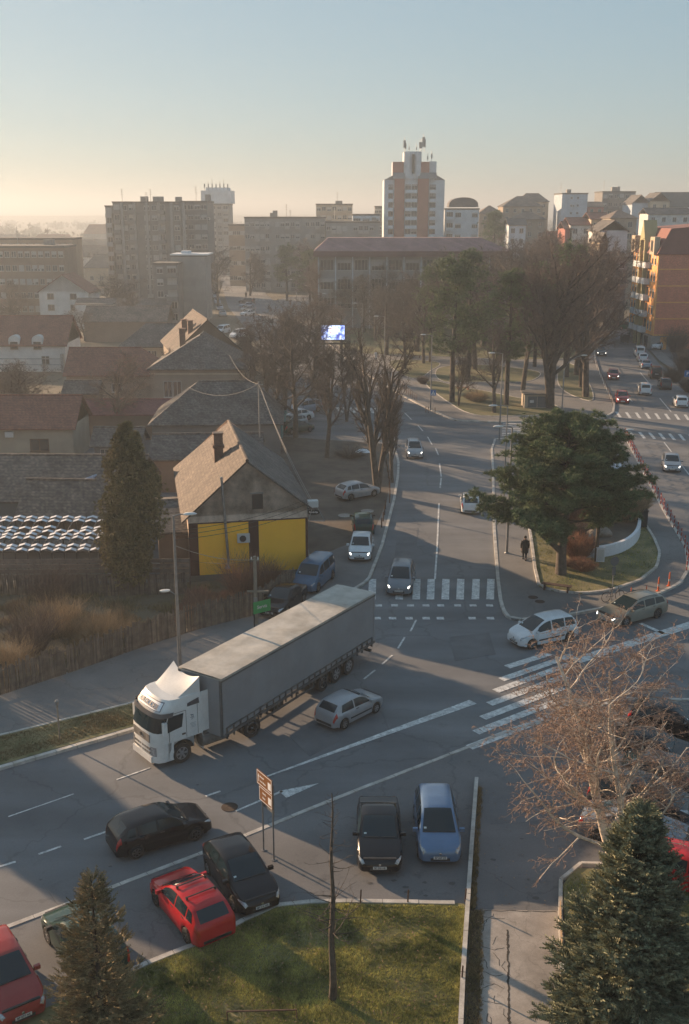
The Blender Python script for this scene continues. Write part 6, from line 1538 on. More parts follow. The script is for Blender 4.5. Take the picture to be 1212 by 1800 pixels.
block('apartment_block', 'white block with ribbon windows left of the tower', 620, 668, 376, 352, 14, 6, 3, WC['twhite'], strips='b', seed=13, win=(3, 1.5))
block('apartment_block', 'hazy flat-roofed house left of the apartment row', 402, 436, 394, 372, 12, 4, 5, WC['tan'], strips='w', seed=19, win=(1.3, 1.3))
block('apartment_block', 'dim brown block just left of the tall tower', 660, 677, 362, 400, 10, 9, 3, WC['dgrey'], strips='w', seed=20)

# --- the school with the plum roof
sc_ = block('school_building', 'long school with window bands under a plum red roof behind the park', 560, 892, 441, 232, 16, 4, 11, WC['grey'], strips='.', seed=14, cat='school', roof=True, parapet=0)
Zs = ZY(441, 232); Ws = XY(892, 441, 232) - XY(560, 441, 232)
q = MB(); q.add([(-1, -1.6, Zs), (Ws + 1, -1.6, Zs), (Ws + 1, 17, Zs), (-1, 17, Zs), (2, 5, Zs + 2.6), (Ws - 5, 5, Zs + 2.6), (Ws - 5, 11, Zs + 2.6), (2, 11, Zs + 2.6)], [(0, 1, 5, 4), (1, 2, 6, 5), (2, 3, 7, 6), (3, 0, 4, 7), (4, 5, 6, 7)]); q.build('roof', SHEETP, sc_)
MB().box(-1, Ws + 1, -1.6, 17, Zs - 1.15, Zs - .01).build('fascia', wallm('fascia_plum', (.11, .055, .055)), sc_)
for f in range(3):
    for c in range(11): link('window', win_mesh(Ws / 11 - .7, 2.3, WFR, 4, [0, .3, 0, .6][(c + f) % 4]), sc_, (c * Ws / 11 + .35, -.012, Zs - 4.1 - f * 4.0))
for c in range(12): MB().box(c * Ws / 11 - .12, c * Ws / 11 + .12, -.3, -.001, 0, Zs - 1.2).build('pilaster', WC['twhite'], sc_)

# --- the red and white tower
def tower():
    Y = 362; t = thing('tower_block', 'tall stepped tower block with red and pale stripes and aerials on its crown', 'tower block', (XY(676, 330, Y), Y, 0), 0)
    px = lambda p: XY(p, 330, Y) - XY(676, 330, Y); zr = lambda p: ZY(p, Y)
    MB().box(px(676), px(695), 1.0, 18, 0, zr(316)).box(px(765), px(782.5), 1.0, 18, 0, zr(316)).box(px(695), px(765), 1.2, 20, 0, zr(310)).build('wall', WC['twhite'], t)
    for a, b in ((694, 711.5), (735, 754)): MB().box(px(a), px(b), 0, 1.15, 0, zr(314)).build('red_panel', WC['lred'], t)
    for a, b in ((691, 710), (738, 755)): MB().box(px(a), px(b), 1.5, 9, zr(310), zr(284)).build('red_penthouse', WC['lred'], t)
    MB().box(px(690.5), px(694.9), 2.5, 9, zr(310), zr(284)).box(px(755.1), px(768), 2.5, 9, zr(310), zr(283)).build('pale_penthouse', WC['twhite'], t)
    q = MB()
    for a, b in ((676, 695), (765, 782.5)):
        l = a < 700; x0, x1 = px(a), px(b); q.add([(x0, .8, zr(316)), (x1, .8, zr(316)), (x1, .8, zr(306) if l else zr(316)), (x0, .8, zr(316) if l else zr(306)), (x0, 10, zr(316)), (x1, 10, zr(316)), (x1, 10, zr(306) if l else zr(316)), (x0, 10, zr(316) if l else zr(306))], [(0, 1, 2, 3), (7, 6, 5, 4), (3, 2, 6, 7), (1, 5, 6, 2), (0, 3, 7, 4)])
    for a, b in ((691, 712), (735, 768)): q.add([(px(a), -.1, zr(314)), (px(b), -.1, zr(314)), (px(b), 1.4, zr(303)), (px(a), 1.4, zr(303))], [(0, 1, 2, 3)])
    q.build('sloped_roof', wallm('tower_slate', (.15, .16, .17)), t)
    c = MB(); 
    pts_ = [(px(710.5), 0), (px(710.5), -0), (px(714), -.5), (px(719), -.9), (px(724), -.7), (px(727), -.5), (px(732), -.9), (px(738), -.7), (px(741), .4), (px(744), 8), (px(710), 8)]
    c.prism([(x, y + 1.3) for x, y in pts_], zr(314), zr(266)); c.build('crown_core', WC['twhite'], t)
    MB().box(px(724), px(728.5), -.2, .75, zr(305), zr(271)).build('crown_slit', GLS, t)
    rnd = random.Random(5)
    for f in range(12):
        z = zr(330) - f * 2.83 - .6
        for a, b in ((713, 723.6), (724.4, 734.4)): link('window', win_mesh(px(b) - px(a), 1.75, WFR, 2, rnd.choice([0, 0, .3, .6])), t, (px(a), 1.17, z))
        link('balcony', BALC(px(734.4) - px(713), WC['twhite']), t, (px(713), 1.2, z - 1.0))
        for a, b in ((683.5, 691.5), (756.5, 767)): link('window', win_mesh(px(b) - px(a), 1.5, WFD, 2, rnd.choice([0, 0, .6])), t, (px(a), .97 if a < 700 or b > 765 else 1.1, z + .1))
        for a in (683.5, 756.5): link('balcony', BALC(px(692) - px(683.5), WC['twhite']), t, (px(a), 1.0, z - .95))
    for k, (p, h, wd) in enumerate([(711, 3.5, .8), (713, 2.6, .5), (719, 1.6, .3), (732, 1.5, .3), (738, 3.0, .6), (740.5, 2.9, .7), (744, 4.5, .8), (746.5, 3.8, .6), (752, 1.6, .4), (759, 2.4, .5)]):
        z0_ = zr(266) if p < 747 else zr(283); MB().tube([(px(p), 2, z0_), (px(p), 2, z0_ + h + 1)], .07, 5).box(px(p) - wd / 2, px(p) + wd / 2, 1.8, 2.2, z0_ + h * .35, z0_ + h).build('antenna', METL, t)
    return t
tower()
wb = block('apartment_block', 'white block with a dark barrel-shaped top floor right of the tower', 784, 843, 366, 375, 12, 7, 4, WC['twhite'], strips='bw.w', seed=15, win=(2, 1.5))
Zb = ZY(366, 375); q = MB(); arc = [(1.2 + (XY(840, 350, 375) - XY(788, 350, 375)) * (.5 - .5 * math.cos(a)), Zb + 3.6 * math.sin(a) ** .6) for a in np.linspace(0.02, math.pi - .02, 12)]
n = len(arc); q.add([(x, .8, z) for x, z in arc] + [(x, 10, z) for x, z in arc], [tuple(range(n)), tuple(range(2 * n - 1, n - 1, -1))] + [(i, i + n, i + n + 1, i + 1) for i in range(n - 1)]); q.build('barrel_roof', wallm('barrel', (.10, .10, .105)), wb)

# --- far right
block('apartment_block', 'white windowless-sided block with small square windows on the right horizon', 989, 1034, 339, 420, 16, 11, 4, WC['blue'], strips='.ww.', seed=16, win=(.8, .8), roofstuff=2)
block('apartment_block', 'dark brown flats between the white block and the mansard row', 1060, 1118, 336, 440, 14, 10, 6, WC['dgrey'], strips='wb', seed=17, win=(1.5, 1.4), roofstuff=3)
gr = 'houses on the right horizon'
def HB(label, pxl, pxr, py_e, py_r, Y, D=10, rz=0, wm='cream', rm=None, hip=0, axis='x', win=True, name='town_house', rows=2):
    x0, x1 = XY(pxl, py_e, Y), XY(pxr, py_e, Y); W = x1 - x0; e, r_ = ZY(py_e, Y), ZY(py_r, Y)
    ws = [('front', [W * (i + .5) / max(2, int(W / 3)) - .6 for i in range(max(2, int(W / 3)))], [e - 2.4 - 3 * j for j in range(rows) if e - 2.4 - 3 * j > .5], 1.2, 1.4)] if win else []
    return house(name, label, x0, Y, W, D, R(rz), e, r_, axis=axis, hip=hip, wm=WC[wm], rm=rm or TILED, group=gr, wins=ws)
HB('brown house with a broad green grey hip roof on the horizon', 885, 955, 362, 345, 420, 14, wm='tan', hip=6, rm=TILED)
HB('stepped cream house behind the green grey hip roof', 915, 965, 354, 340, 440, 12, wm='beige', hip=3)
HB('pale blue gabled house front of the mansard row', 1112, 1142, 357, 343, 400, 14, wm='blue', axis='y', win=False)
HB('cream gabled house with arched windows next to the pale blue gable', 1143, 1178, 354, 339, 398, 14, wm='cream', axis='y')
HB('long building with a dark mansard roof and white dormers at the right edge', 1160, 1260, 362, 338, 410, 12, wm='twhite', rm=wallm('mansard_slate', (.06, .075, .075)))
HB('white houses under grey roofs below the mansard row', 1140, 1215, 376, 366, 340, 10, wm='white')
HB('white house with a red brown roof in front of the white block', 1003, 1040, 395, 383, 300, 11, wm='white', rm=TILER)
HB('low red house left of the white one with the red brown roof', 994, 1006, 402, 390, 300, 10, wm='lred', rm=TILER, win=False)
HB('cream gabled house beside the upper right street', 1040, 1072, 385, 374, 300, 11, wm='cream', rm=TILER)
HB('brown-roofed house behind the cream gable', 1075, 1120, 383, 370, 290, 12, wm='beige', rm=TILE, hip=3)
HB('tall white house with a dark gable roof just left of the orange building', 1056, 1104, 405, 388, 245, 12, wm='white', axis='y', win=False)
HB('narrow cream house front with balconies left of the orange building', 1057, 1068, 420, 410, 240, 10, wm='cream', axis='y')
HB('grey low flats hidden by the bare trees left of the orange building', 1068, 1104, 452, 446, 232, 10, wm='dgrey', rm=TILED)
HB('red and brown houses on the horizon right of the white block', 1034, 1062, 363, 355, 430, 12, wm='lred', rm=TILE)
HB('wide brown roof on the horizon right of the tower', 843, 885, 375, 362, 410, 12, wm='tan', rm=TILE, hip=4)
HB('low house with a hip roof hidden behind the conifer', 905, 960, 385, 372, 350, 12, wm='tan', rm=TILE, hip=4)
HB('pale low building among the trees right of the school', 895, 925, 395, 385, 320, 8, wm='twhite', rm=ROOFC)
HB('brown roofs at the top of the right street', 968, 1000, 420, 408, 310, 8, wm='tan', rm=TILER)
rnd = random.Random(77)
HN = []
for k in range(26):
    Y = 330 + 26 * (k % 9) + rnd.uniform(0, 25) + 120 * (k // 9); px = rnd.choice([rnd.uniform(-20, 190), rnd.uniform(380, 680), rnd.uniform(850, 1200)]); X = (px - 606) / 1857 * Y; e = rnd.uniform(5, 8)
    wq, rq = rnd.choice(['beige', 'tan', 'grey', 'cream', 'white']), rnd.choice(['brown', 'red', 'dark'])
    HN.append((px, wq, rq, house('small_house', 'x', X, Y, rnd.uniform(11, 18), 10, R(rnd.uniform(-20, 20)), e, e + rnd.uniform(2.5, 4), hip=rnd.choice([0, 3]), wm=WC[wq], rm=dict(brown=TILE, red=TILER, dark=TILED)[rq], group='distant houses towards the horizon', wins=[('front', [2, 5.5, 8.5], [1.5], 1.3, 1.4)])))
for k, (px, wq, rq, o) in enumerate(sorted(HN, key=lambda a: a[0])): o['label'] = f'{ORD[k]} of the distant hazy houses from the left, {wq} walls and {rq} roof'
# --- orange apartment building
def orange():
    Y = 196; xl = XY(1152, 560, Y); o = thing('apartment_building', 'orange and brick apartment building with a yellow balcony tower at the right edge', 'apartment building', (xl, Y, 0), R(0))
    e = ZY(446, Y); r_ = ZY(388, Y + 6); W, D = 22, 17
    MB().box(0, W, 0, D, -.1, e).build('brick_wall', BRICK, o)
    MB().box(-.25, -.01, -.02, D, 2.6, e).build('orange_facade', WC['orange'], o)
    q = MB(); q.add([(-.6, -.3, e - .1), (W, -.3, e - .1), (W, D, e - .1), (-.6, D, e - .1), (1.6, -.25, e + 4.4), (W, -.25, r_ + .3), (W, D, r_ + .3), (1.6, D, e + 4.4)], [(0, 1, 5, 4), (3, 0, 4, 7), (4, 5, 6, 7), (1, 2, 6, 5), (2, 3, 7, 6)]); q.build('roof', wallm('mansard_red', (.20, .085, .07)), o)
    for f in range(5):
        MB().box(-.05, W, -.06, -.004, 2.6 + f * 2.95, 2.8 + f * 2.95).build('cornice_band', WC['orange'], o)
        z = 3.4 + f * 2.95
        for y in (1.2, 3.0, 13.2, 15.2): link('window', win_mesh(.9, 1.6, WFR, 1, .3), o, (-.27, y + .9, z), R(-90))
        for y in (4.6, 8.0, 11.0): b = link('balcony', BALC(2.2, WC['twhite']), o, (-.26, y + 2.2, z - .6), R(-90))
        for y in (4.9, 11.3): link('window', win_mesh(1.4, 1.9, WFD, 2, 0), o, (-.27, y + 1.4, z - .1), R(-90))
    MB().box(-1.0, -.26, 6.9, 7.4, 0, e + 2.19).box(-1.0, -.26, 9.9, 10.4, 0, e + 2.19).build('yellow_pilaster', WC['lemon'], o)
    q = MB(); q.add([(-1.05, 6.9, e + 2.2), (-1.05, 10.4, e + 2.2), (-1.05, 8.65, e + 5.8), (1.4, 6.9, e + 2.2), (1.4, 10.4, e + 2.2), (1.4, 8.65, e + 5.8)], [(0, 2, 1), (3, 4, 5), (0, 3, 5, 2), (1, 2, 5, 4), (0, 1, 4, 3)]); q.build('yellow_gable', WC['lemon'], o)
    for y in (.6, 13.6):
        MB().box(-1.0, -.0, y, y + 2.8, e - .2, e + 2.9).build('mansard_dormer', WC['cream'], o)
        link('window', win_mesh(1.3, 1.9, WFD, 2, 0), o, (-1.02, y + 2.1, e + .4), R(-90))
    MB().box(-.5, 5, -.2, D, -.1, 2.5).build('ground_floor', WC['grey'], o); MB().box(1.2, 2.4, -.26, -.2, 0, 2.4).build('doorway', WC['orange'], o)
    for y in (2, 5.5, 9, 12.5): link('window', win_mesh(2.2, 1.9, WFD, 2, 0), o, (-.52, y + 2.2, .4), R(-90))
    return o
orange()
# --- white checkered canopies of the yard
CAN = mat('canopy_white', (.62, .64, .68), .6, var=.1, scale=2); CAND = mat('canopy_gap', (.09, .08, .07), .8)
for r_i, (px0, px1, py, lb) in enumerate([(-60, 182, 936, 'rear canopy of alternating white and dark sheets in the yard'), (-60, 178, 968, 'front canopy of alternating white and dark sheets in the yard')]):
    a = Vector(G(px0, py, 2.6)); b = Vector(G(px1, py, 2.6)); t = thing('yard_canopy', lb, 'canopy', (a.x, a.y, 0), math.atan2(b.y - a.y, b.x - a.x), 'checkered canopies in the yard'); L_ = (b - a).length; nc = 11; cw = L_ / nc; fr = MB(); sh = MB()
    for c in range(nc + 1): fr.box(c * cw - .04, c * cw + .04, 0, .08, 0, 2.5); fr.box(c * cw - .04, c * cw + .04, 2.9, 2.98, 0, 2.9); fr.bar((c * cw, -.1, 2.5), (c * cw, 3.0, 2.95), .07, .07)
    fr.build('frame', CAND, t)
    for c in range(nc):
        for j in range(5):
            u = j * .58
            dzz = .22 if (j % 2) else 0
            if j == 2 or rnd.random() < .13: continue
            u += rnd.uniform(-.08, .08)
            q = [(c * cw + .05, u, 2.6 + u * .15), (c * cw + cw * .55, u + .05, 2.72 + u * .15), (c * cw + cw * .55, u + .36, 2.76 + u * .15), (c * cw + .05, u + .31, 2.65 + u * .15)]; sh.add(q, [(0, 1, 2, 3), (3, 2, 1, 0)])
            q = [(c * cw + cw * .55, u + .02, 2.72 + u * .15), (c * cw + cw * .98, u, 2.6 + u * .15), (c * cw + cw * .98, u + .31, 2.65 + u * .15), (c * cw + cw * .55, u + .33, 2.76 + u * .15)]; sh.add(q, [(0, 1, 2, 3), (3, 2, 1, 0)])
    s_ = sh.build('canopy', CAN, t)
H('shed', 'dark open shed behind the plank fence under the canopies', 0, 1010, 7.0, 2.2, 0, 1.9, 2.2, axis='x', wm=WC['dgrey'], rm=TILED, cat='shed')
# unseen houses added past the left edge so their roofs shade the near road
ga = 'houses added left of the picture to cast shade'

for x, y, W_, D_, rz, e, r_, lb in [(-52, 60, 12, 9, 5, 6.0, 9.5, 'two-storey house added beyond the left edge so its shadow crosses the near road'), (-75, 88, 16, 10, -4, 6, 9, 'long house added beyond the left edge to cast shade')]:
    house('tiled_house', lb, x, y, W_, D_, R(rz), e, r_, wm=WC['beige'], rm=TILER, group=ga)
# ------------------------------------------------------------------ fences, poles, lamps, signs
WOOD = mat('old_planks', (.13, .10, .078), .95, var=.35, scale=2.2, island=.35, fine=.1)
WOOD2 = mat('grey_boards', (.15, .12, .10), .95, var=.3, scale=1.5, island=.25)
GALV = mat('lamp_post_grey', (.22, .225, .23), .5, .5, var=.15, scale=3)
POST = mat('rusty_post', (.09, .05, .035), .9, var=.3, scale=5)
LAMPW = mat('lamp_head_white', (.6, .6, .58), .4)
def plank_fence(label, px, h, wd=.10, gap=.015, m=WOOD, seed=1, z=.05, name='plank_fence'):
    rnd = random.Random(seed); p = [Vector(G(*a)) for a in px]; q = MB(); rl = MB()
    for a, b in zip(p, p[1:]):
        L = (b - a).length; n = int(L / (wd + gap)); d_ = (b - a).normalized(); rz = math.atan2(d_.y, d_.x)
        for i in range(n):
            s = a + d_ * (i * (wd + gap)); hh = h * rnd.uniform(.86, 1.05); tl = rnd.uniform(-.03, .03)
            M = Matrix.Translation((s.x, s.y, z)) @ Matrix.Rotation(rz, 4, 'Z') @ Matrix.Rotation(tl, 4, 'Y')
            if rnd.random() > .012: q.box(0, wd * rnd.uniform(.85, 1), -.012, .012, 0, hh, 0, M)
        for zz in (.35, h - .35): rl.bar((a.x, a.y + .03, z + zz), (b.x, b.y + .03, z + zz), .05, .08)
    t = thing(name, label, 'fence', (p[0].x, p[0].y, 0))
    for mb in (q, rl): mb.v = [(v[0] - p[0].x, v[1] - p[0].y, v[2]) for v in mb.v]
    q.build('planks', m, t); rl.build('rails', m, t); return t
plank_fence('long weathered vertical plank fence along the pavement above the lorry', [(-260, 1290), (-100, 1252), (0, 1226), (120, 1187), (250, 1141), (330, 1114), (445, 1085), (520, 1042)], 1.75)
plank_fence('dark rear plank fence of the waste plot under the canopies', [(-200, 1046), (0, 1048), (180, 1050), (332, 1046)], 1.5, seed=2)
a = Vector(G(-30, 1038)); b = Vector(G(334, 1036)); q = MB(); L_ = (b - a).length; o = thing('board_fence', 'fence of wide horizontal grey boards above the rear plank fence', 'fence', (a.x, a.y + .25, 0), math.atan2(b.y - a.y, b.x - a.x))
for k in range(4): q.box(0, L_, 0, .03, .75 + k * .36, 1.02 + k * .36)
q.build('boards', WOOD2, o); q = MB()
for k in range(9): q.box(k * L_ / 8 - .05, k * L_ / 8 + .05, .031, .1, 0, 2.1)
q.build('posts', WOOD2, o)
o = link('notice', MB().box(-.35, .35, -.02, 0, 0, .32).mesh('notice', LAMPW), None, (*G(201, 1037), 1.75)); o.location.y -= .0; tag(o, 'small white notice board on the horizontal board fence', 'notice board')
# broken boards and palisade by the walk
plank_fence('low pale board leaning fence at the foot of the big spruce', [(989, 1700), (986, 1640), (985, 1604)], .5, .12, .02, mat('pale_boards', (.30, .22, .14), .9, var=.2, scale=2, island=.3), 3, .1)

def lamp(px, py, top, label, arm=(1.2, 0), kind='flat', double=False, r=.075, group='street lamps', low=None, z=.1):
    h = Hh(px, py, top); t = thing('street_lamp', label, 'street lamp', (*G(px, py), z), 0, group)
    MB().lathe([(r * 2.2, 0), (r * 2.2, .05), (r * 1.5, .12)], 10).build('base', GALV, t)
    ax, ay = arm; L = math.hypot(ax, ay); dx, dy = ax / L, ay / L
    if kind == 'flat':
        MB().tube([(0, 0, .05), (0, 0, h * .5), (0, 0, h - .05)], [r * 1.25, r, r * .7], 10).build('pole', GALV, t, 60)
        MB().tube([(0, 0, h - .08), (dx * L * .5, dy * L * .5, h), (dx * L, dy * L, h)], .035, 6).build('arm', GALV, t)
    else:
        MB().tube([(0, 0, .05), (0, 0, h * .55), (0, 0, h * .78), (dx * .25 * L, dy * .25 * L, h * .9), (dx * .7 * L, dy * .7 * L, h * .975), (dx * L, dy * L, h)], [r * 1.2, r, r * .85, r * .75, r * .6, r * .5], 10).build('pole', GALV, t, 60)
    rz = math.atan2(dy, dx)
    hd = MB(); hd.lathe([(.001, -.07), (.14, -.05), (.17, .0), (.12, .07), (.001, .09)], 12, M=Matrix.Diagonal((2.3, 1, .9, 1)))
    hd.build('lamp_head', LAMPW, t, 50, (dx * (L + .3), dy * (L + .3), h), rz)
    if low:
        MB().tube([(0, 0, low - .3), (-.35, -.1, low)], .03, 6).build('arm', GALV, t); MB().lathe([(.001, -.05), (.15, -.03), (.16, .04), (.001, .08)], 12, M=Matrix.Diagonal((1.8, 1, 1, 1))).build('lamp_head', LAMPW, t, 50, (-.6, -.15, low + .02), R(195))
    return t
lamp(318, 1192, 908, 'tall leaning-armed street lamp with a second small head standing behind the lorry cab', (.55, .1), low=5.0, r=.085)
lamp(878, 777, 622, 'double-headed street lamp on the kerb tip left of the big pine, the farther post', (-.9, 0))
lamp(885, 900, 715, 'slim street lamp between the far post and the one by the pedestrian', (-.9, 0), r=.06)
lamp(891, 975, 752, 'street lamp pole beside the person in black', (-.7, 0), r=.08)
lamp(757, 722, 590, 'street lamp next to the blue crossing sign', (-.8, .2))
lamp(987, 742, 626, 'curved-neck street lamp behind the top of the big pine', (2.0, 0), 'curved')
lamp(1048, 858, 757, 'curved-neck street lamp rising out of the right of the big pine', (2.4, 0), 'curved')
lamp(676, 664, 557, 'street lamp by the park pavement beside the lit billboard', (-1.0, 0))
lamp(637, 630, 534, 'second street lamp back along the park pavement', (-1.0, 0)); lamp(582, 598, 517, 'third street lamp back along the park pavement', (-1.0, 0)); lamp(548, 575, 503, 'fourth street lamp back along the park pavement', (-1.0, 0)); lamp(522, 560, 492, 'farthest street lamp along the park pavement', (-1.0, 0))
lamp(920, 688, 590, 'park lamp among the pines', (.3, 0), r=.05); lamp(966, 655, 626, 'short park lamp near the right street', (-.9, 0), r=.05)
# utility pole with crossarm and green banner, wires
CONW = mat('concrete_pole', (.22, .19, .15), .9, var=.2, scale=3)
t = thing('utility_pole', 'short concrete utility pole with a crossarm above the green banner', 'utility pole', (*G(451, 1100), .1), 0)
MB().lathe([(.13, 0), (.10, 4.4)], 8).build('pole', CONW, t); MB().box(-.5, .8, -.06, .06, 2.1, 2.2).box(-.25, .25, -.05, .05, 4.1, 4.2).build('crossarm', CONW, t)
for x in (-.2, .2): MB().lathe([(.05, 0), (.03, .16)], 8, M=Matrix.Translation((x, 0, 4.2))).build('insulator', LAMPW, t)
MB().box(-.12, .12, -.16, -.1, 1.3, 1.8).build('meter_box', CONCR, t)
t = thing('green_banner', 'bright green banner with white lettering between the utility pole and the lorry', 'banner', (*G(458, 1104), .1), R(35))
MB().box(-.45, .75, -.02, .02, .9, 1.65).build('board', mat('banner_green', (.03, .30, .08), .6), t); MB().box(-.44, -.38, -.02, .02, 0, .898).build('leg', BLK, t); MB().box(.68, .74, -.02, .02, 0, .898).build('leg', BLK, t)
link('lettering', text_mesh('Servis', .30, LAMPW, .004), t, (.15, -.025, 1.28), (R(90), 0, 0))
t = thing('utility_pole', 'slim steel pole on the roof edge of the yellow house carrying pale cables', 'utility pole', (*G(459, 850), 0), 0)
ph_ = 9.6; MB().tube([(0, 0, 0), (0, 0, ph_)], .07, 8).build('pole', GALV, t); MB().box(-.4, .4, -.04, .04, ph_ - .3, ph_ - .22).build('crossarm', GALV, t)
CAB = mat('cable_pale', (.30, .28, .26), .8); CABD = mat('cable_dark', (.03, .03, .03), .8)
def wire(a, b, sag, r, m, label, group=None, n=10):
    a, b = Vector(a), Vector(b); p = [a.lerp(b, i / n) - Vector((0, 0, sag * 4 * (i / n) * (1 - i / n))) for i in range(n + 1)]
    q = MB().tube([x - a for x in p], r, 5, cap=False); o = q.build('cable', m, None, 180, a); return tag(o, label, 'cable', group)
top = Vector((*G(459, 850), ph_ - .2)); gw = 'pale cables meeting on the steel roof pole'
wire(top, (brr.x + .3, brr.y + .4, 5.4), .5, .017, CAB, 'thick pale cable running down from the roof pole to the house corner', gw); wire(top + Vector((.25, 0, -.5)), (brr.x + .5, brr.y + .2, 4.9), .7, .014, CAB, 'second pale cable running down beside the thick one', gw)
wire(top, (*G(407, 735), 7.8), .8, .016, CAB, 'pale cable rising from the roof pole to the big house', gw); wire(top, (*G(335, 800), 7.2), 1.0, .014, CAB, 'pale cable sagging leftwards over the dark hip roof', gw)
lp = Vector((*G(318, 1192), 0)); up_ = Vector((*G(451, 1100), 0)); gd = 'thin cables crossing in front of the yellow wall'
wire((*lp.xy, 7.6), (*up_.xy, 4.3), .3, .014, CAB, 'thin pale cable from the tall lamp to the utility pole', gd)
for k in range(3): wire((*lp.xy, 8.4 - .25 * k), (brr.x + .1, brr.y - .1, 5.6 - .35 * k), .35, .016, CABD, ['upper', 'middle', 'lower'][k] + ' dark cable from the tall lamp to the corner of the yellow house', gd)
wire((*up_.xy, 4.2), (bl.x + .2, bl.y - .2, 1.6), .15, .014, CABD, 'dark cable from the utility pole low across the yellow wall', gd)

# brown tourist sign on two legs
BRN = mat('sign_brown', (.22, .09, .025), .45); WHS = MATS['sign_white']
pa, pb = Vector(G(464, 1495)), Vector(G(482, 1512)); d_ = pb - pa
t = thing('tourist_sign', 'pair of brown and white direction boards on two posts by the parked black car', 'sign', (pa.x, pa.y, 0), math.atan2(d_.y, d_.x)); L_ = d_.length
for x in (0, L_): MB().tube([(x, 0, 0), (x, 0, 3.3)], .035, 8).lathe([(.10, 0), (.10, .02)], 10, M=Matrix.Translation((x, 0, .012))).build('post', GALV, t)
MB().box(-.0, L_ + .02, .04, .045, 2.0, 3.3).build('bracket', GALV, t)
for i, (x0, z0_) in enumerate([(-.28, 2.93), (-.12, 2.28)]):
    bw = L_ + .36 - x0 - .28; b_ = MB().box(x0, x0 + bw, -.075, -.045, z0_, z0_ + .62).build('board', BRN, t)
    q = MB(); x1, z1 = x0 + bw, z0_ + .62
    q.box(x0 + .02, x1 - .02, -.079, -.0752, z0_ + .02, z0_ + .045).box(x0 + .02, x1 - .02, -.079, -.0752, z1 - .045, z1 - .02).box(x0 + .02, x0 + .045, -.079, -.0752, z0_ + .046, z1 - .046).box(x1 - .045, x1 - .02, -.079, -.0752, z0_ + .046, z1 - .046); q.build('white_border', WHS, b_)
    MB().box(x1 - .30, x1 - .08, -.079, -.0752, z0_ + .12, z0_ + .42).build('white_pictogram', WHS, b_)
    if i == 0: MB().add([(x0 + .10, -.079, z0_ + .35), (x0 + .22, -.079, z0_ + .35), (x0 + .16, -.079, z0_ + .5)], [(0, 1, 2)]).box(x0 + .14, x0 + .18, -.079, -.0752, z0_ + .14, z0_ + .345).build('white_arrow', WHS, b_)
    for k, tx in enumerate((['Manastir', 'Sveti Nikola'], ['Galerija', 'Muzej'])[i]): link('lettering', text_mesh(tx, .11, WHS, .002, 'LEFT', .8), b_, (x0 + .26, -.078, z0_ + .40 - k * .2), (R(90), 0, 0))
# blue crossing sign, parking sign, round sign from behind, small post
def sign(px, py, h, label, w_, hh, m, txt=None, rz=0, z=.12, shape='rect', extra=None):
    t = thing('road_sign', label, 'sign', (*G(px, py), z), rz); MB().tube([(0, 0, 0), (0, 0, h)], .035, 8).build('post', GALV, t)
    if shape == 'rect': b_ = MB().box(-w_ / 2, w_ / 2, -.06, -.04, h - hh, h).build('board', m, t)
    else: b_ = MB().lathe([(w_ / 2, -.01), (w_ / 2, .01)], 20, M=Matrix.Translation((0, -.05, h - w_ / 2)) @ Matrix.Rotation(R(90), 4, 'X')).build('board', m, t)
    if txt: link('lettering', text_mesh(txt, hh * .7, WHS, .003), b_, (0, -.066, h - hh / 2), (R(90), 0, 0))
    return t, b_
SB = mat('sign_blue_board', (.03, .14, .36), .4); SD = mat('sign_back_grey', (.09, .10, .11), .5)
t, b_ = sign(761, 727, 2.9, 'square blue pedestrian crossing sign with a white triangle by the crossing', .7, .7, SB)
MB().add([(-.26, -.064, 2.27), (.26, -.064, 2.27), (0, -.064, 2.82)], [(0, 1, 2)]).build('white_triangle', WHS, b_); MB().bar((0, -.07, 2.40), (0, -.07, 2.62), .01, .05).bar((0, -.07, 2.42), (-.09, -.07, 2.31), .01, .04).bar((0, -.07, 2.42), (.09, -.07, 2.31), .01, .04).build('walking_figure', BLK, b_)
sign(1206, 690, 3.0, 'square blue parking sign with a white letter P by the thicket', .9, .9, SB, 'P')
t, _b = sign(1075, 1058, 3.0, 'round traffic sign seen from behind beside the bicycle', .62, .5, SD, None, .3, shape='round'); MB().box(-.13, .13, -.05, -.03, 1.75, 2.3).build('plate', SD, t)
t = thing('sign_post', 'short thin grey post with a small cap standing in the grass verge', 'post', (*G(106, 1304), .13)); MB().tube([(0, 0, 0), (0, 0, 2.0)], .04, 8).build('post', CONW, t); MB().lathe([(.07, 1.8), (.09, 2.0), (.05, 2.08)], 8).build('cap', GALV, t)
# bollards along the left kerb, crossing rails
gb = 'short dark posts along the kerb of the dirt yard'
bm_ = MB().lathe([(.05, 0), (.05, .75), (.03, .8)], 8).mesh('bollard', POST)
for k in range(13):
    t_ = k / 12; x = 676 + 14 * math.sin(t_ * 2.6) - 4 * t_ + (-6 if t_ > .7 else 0); y = 800 + t_ * 130
    o = link('bollard', bm_, None, (*G(x - 2, y), .14)); tag(o, ORD[k] + ' short dark post along the dirt yard kerb, counted from the far end', 'bollard', gb)
t = thing('guard_rail', 'low dark pedestrian rail of linked posts along the left park pavement', 'railing', (*G(733, 708), .12)); o0 = Vector(G(733, 708)); q = MB()
pts_ = [Vector(G(690 + 43 * k / 12, 672 + 36 * k / 12)) - o0 for k in range(13)]
for p in pts_: q.tube([(p.x, p.y, 0), (p.x, p.y, 1.0)], .035, 5)
q.build('posts', POST, t); q = MB()
for a, b in zip(pts_, pts_[1:]): q.bar((*a, .95), (*b, .95), .03, .03); q.bar((*a, .5), (*b, .5), .025, .025)
q.build('rails', POST, t)
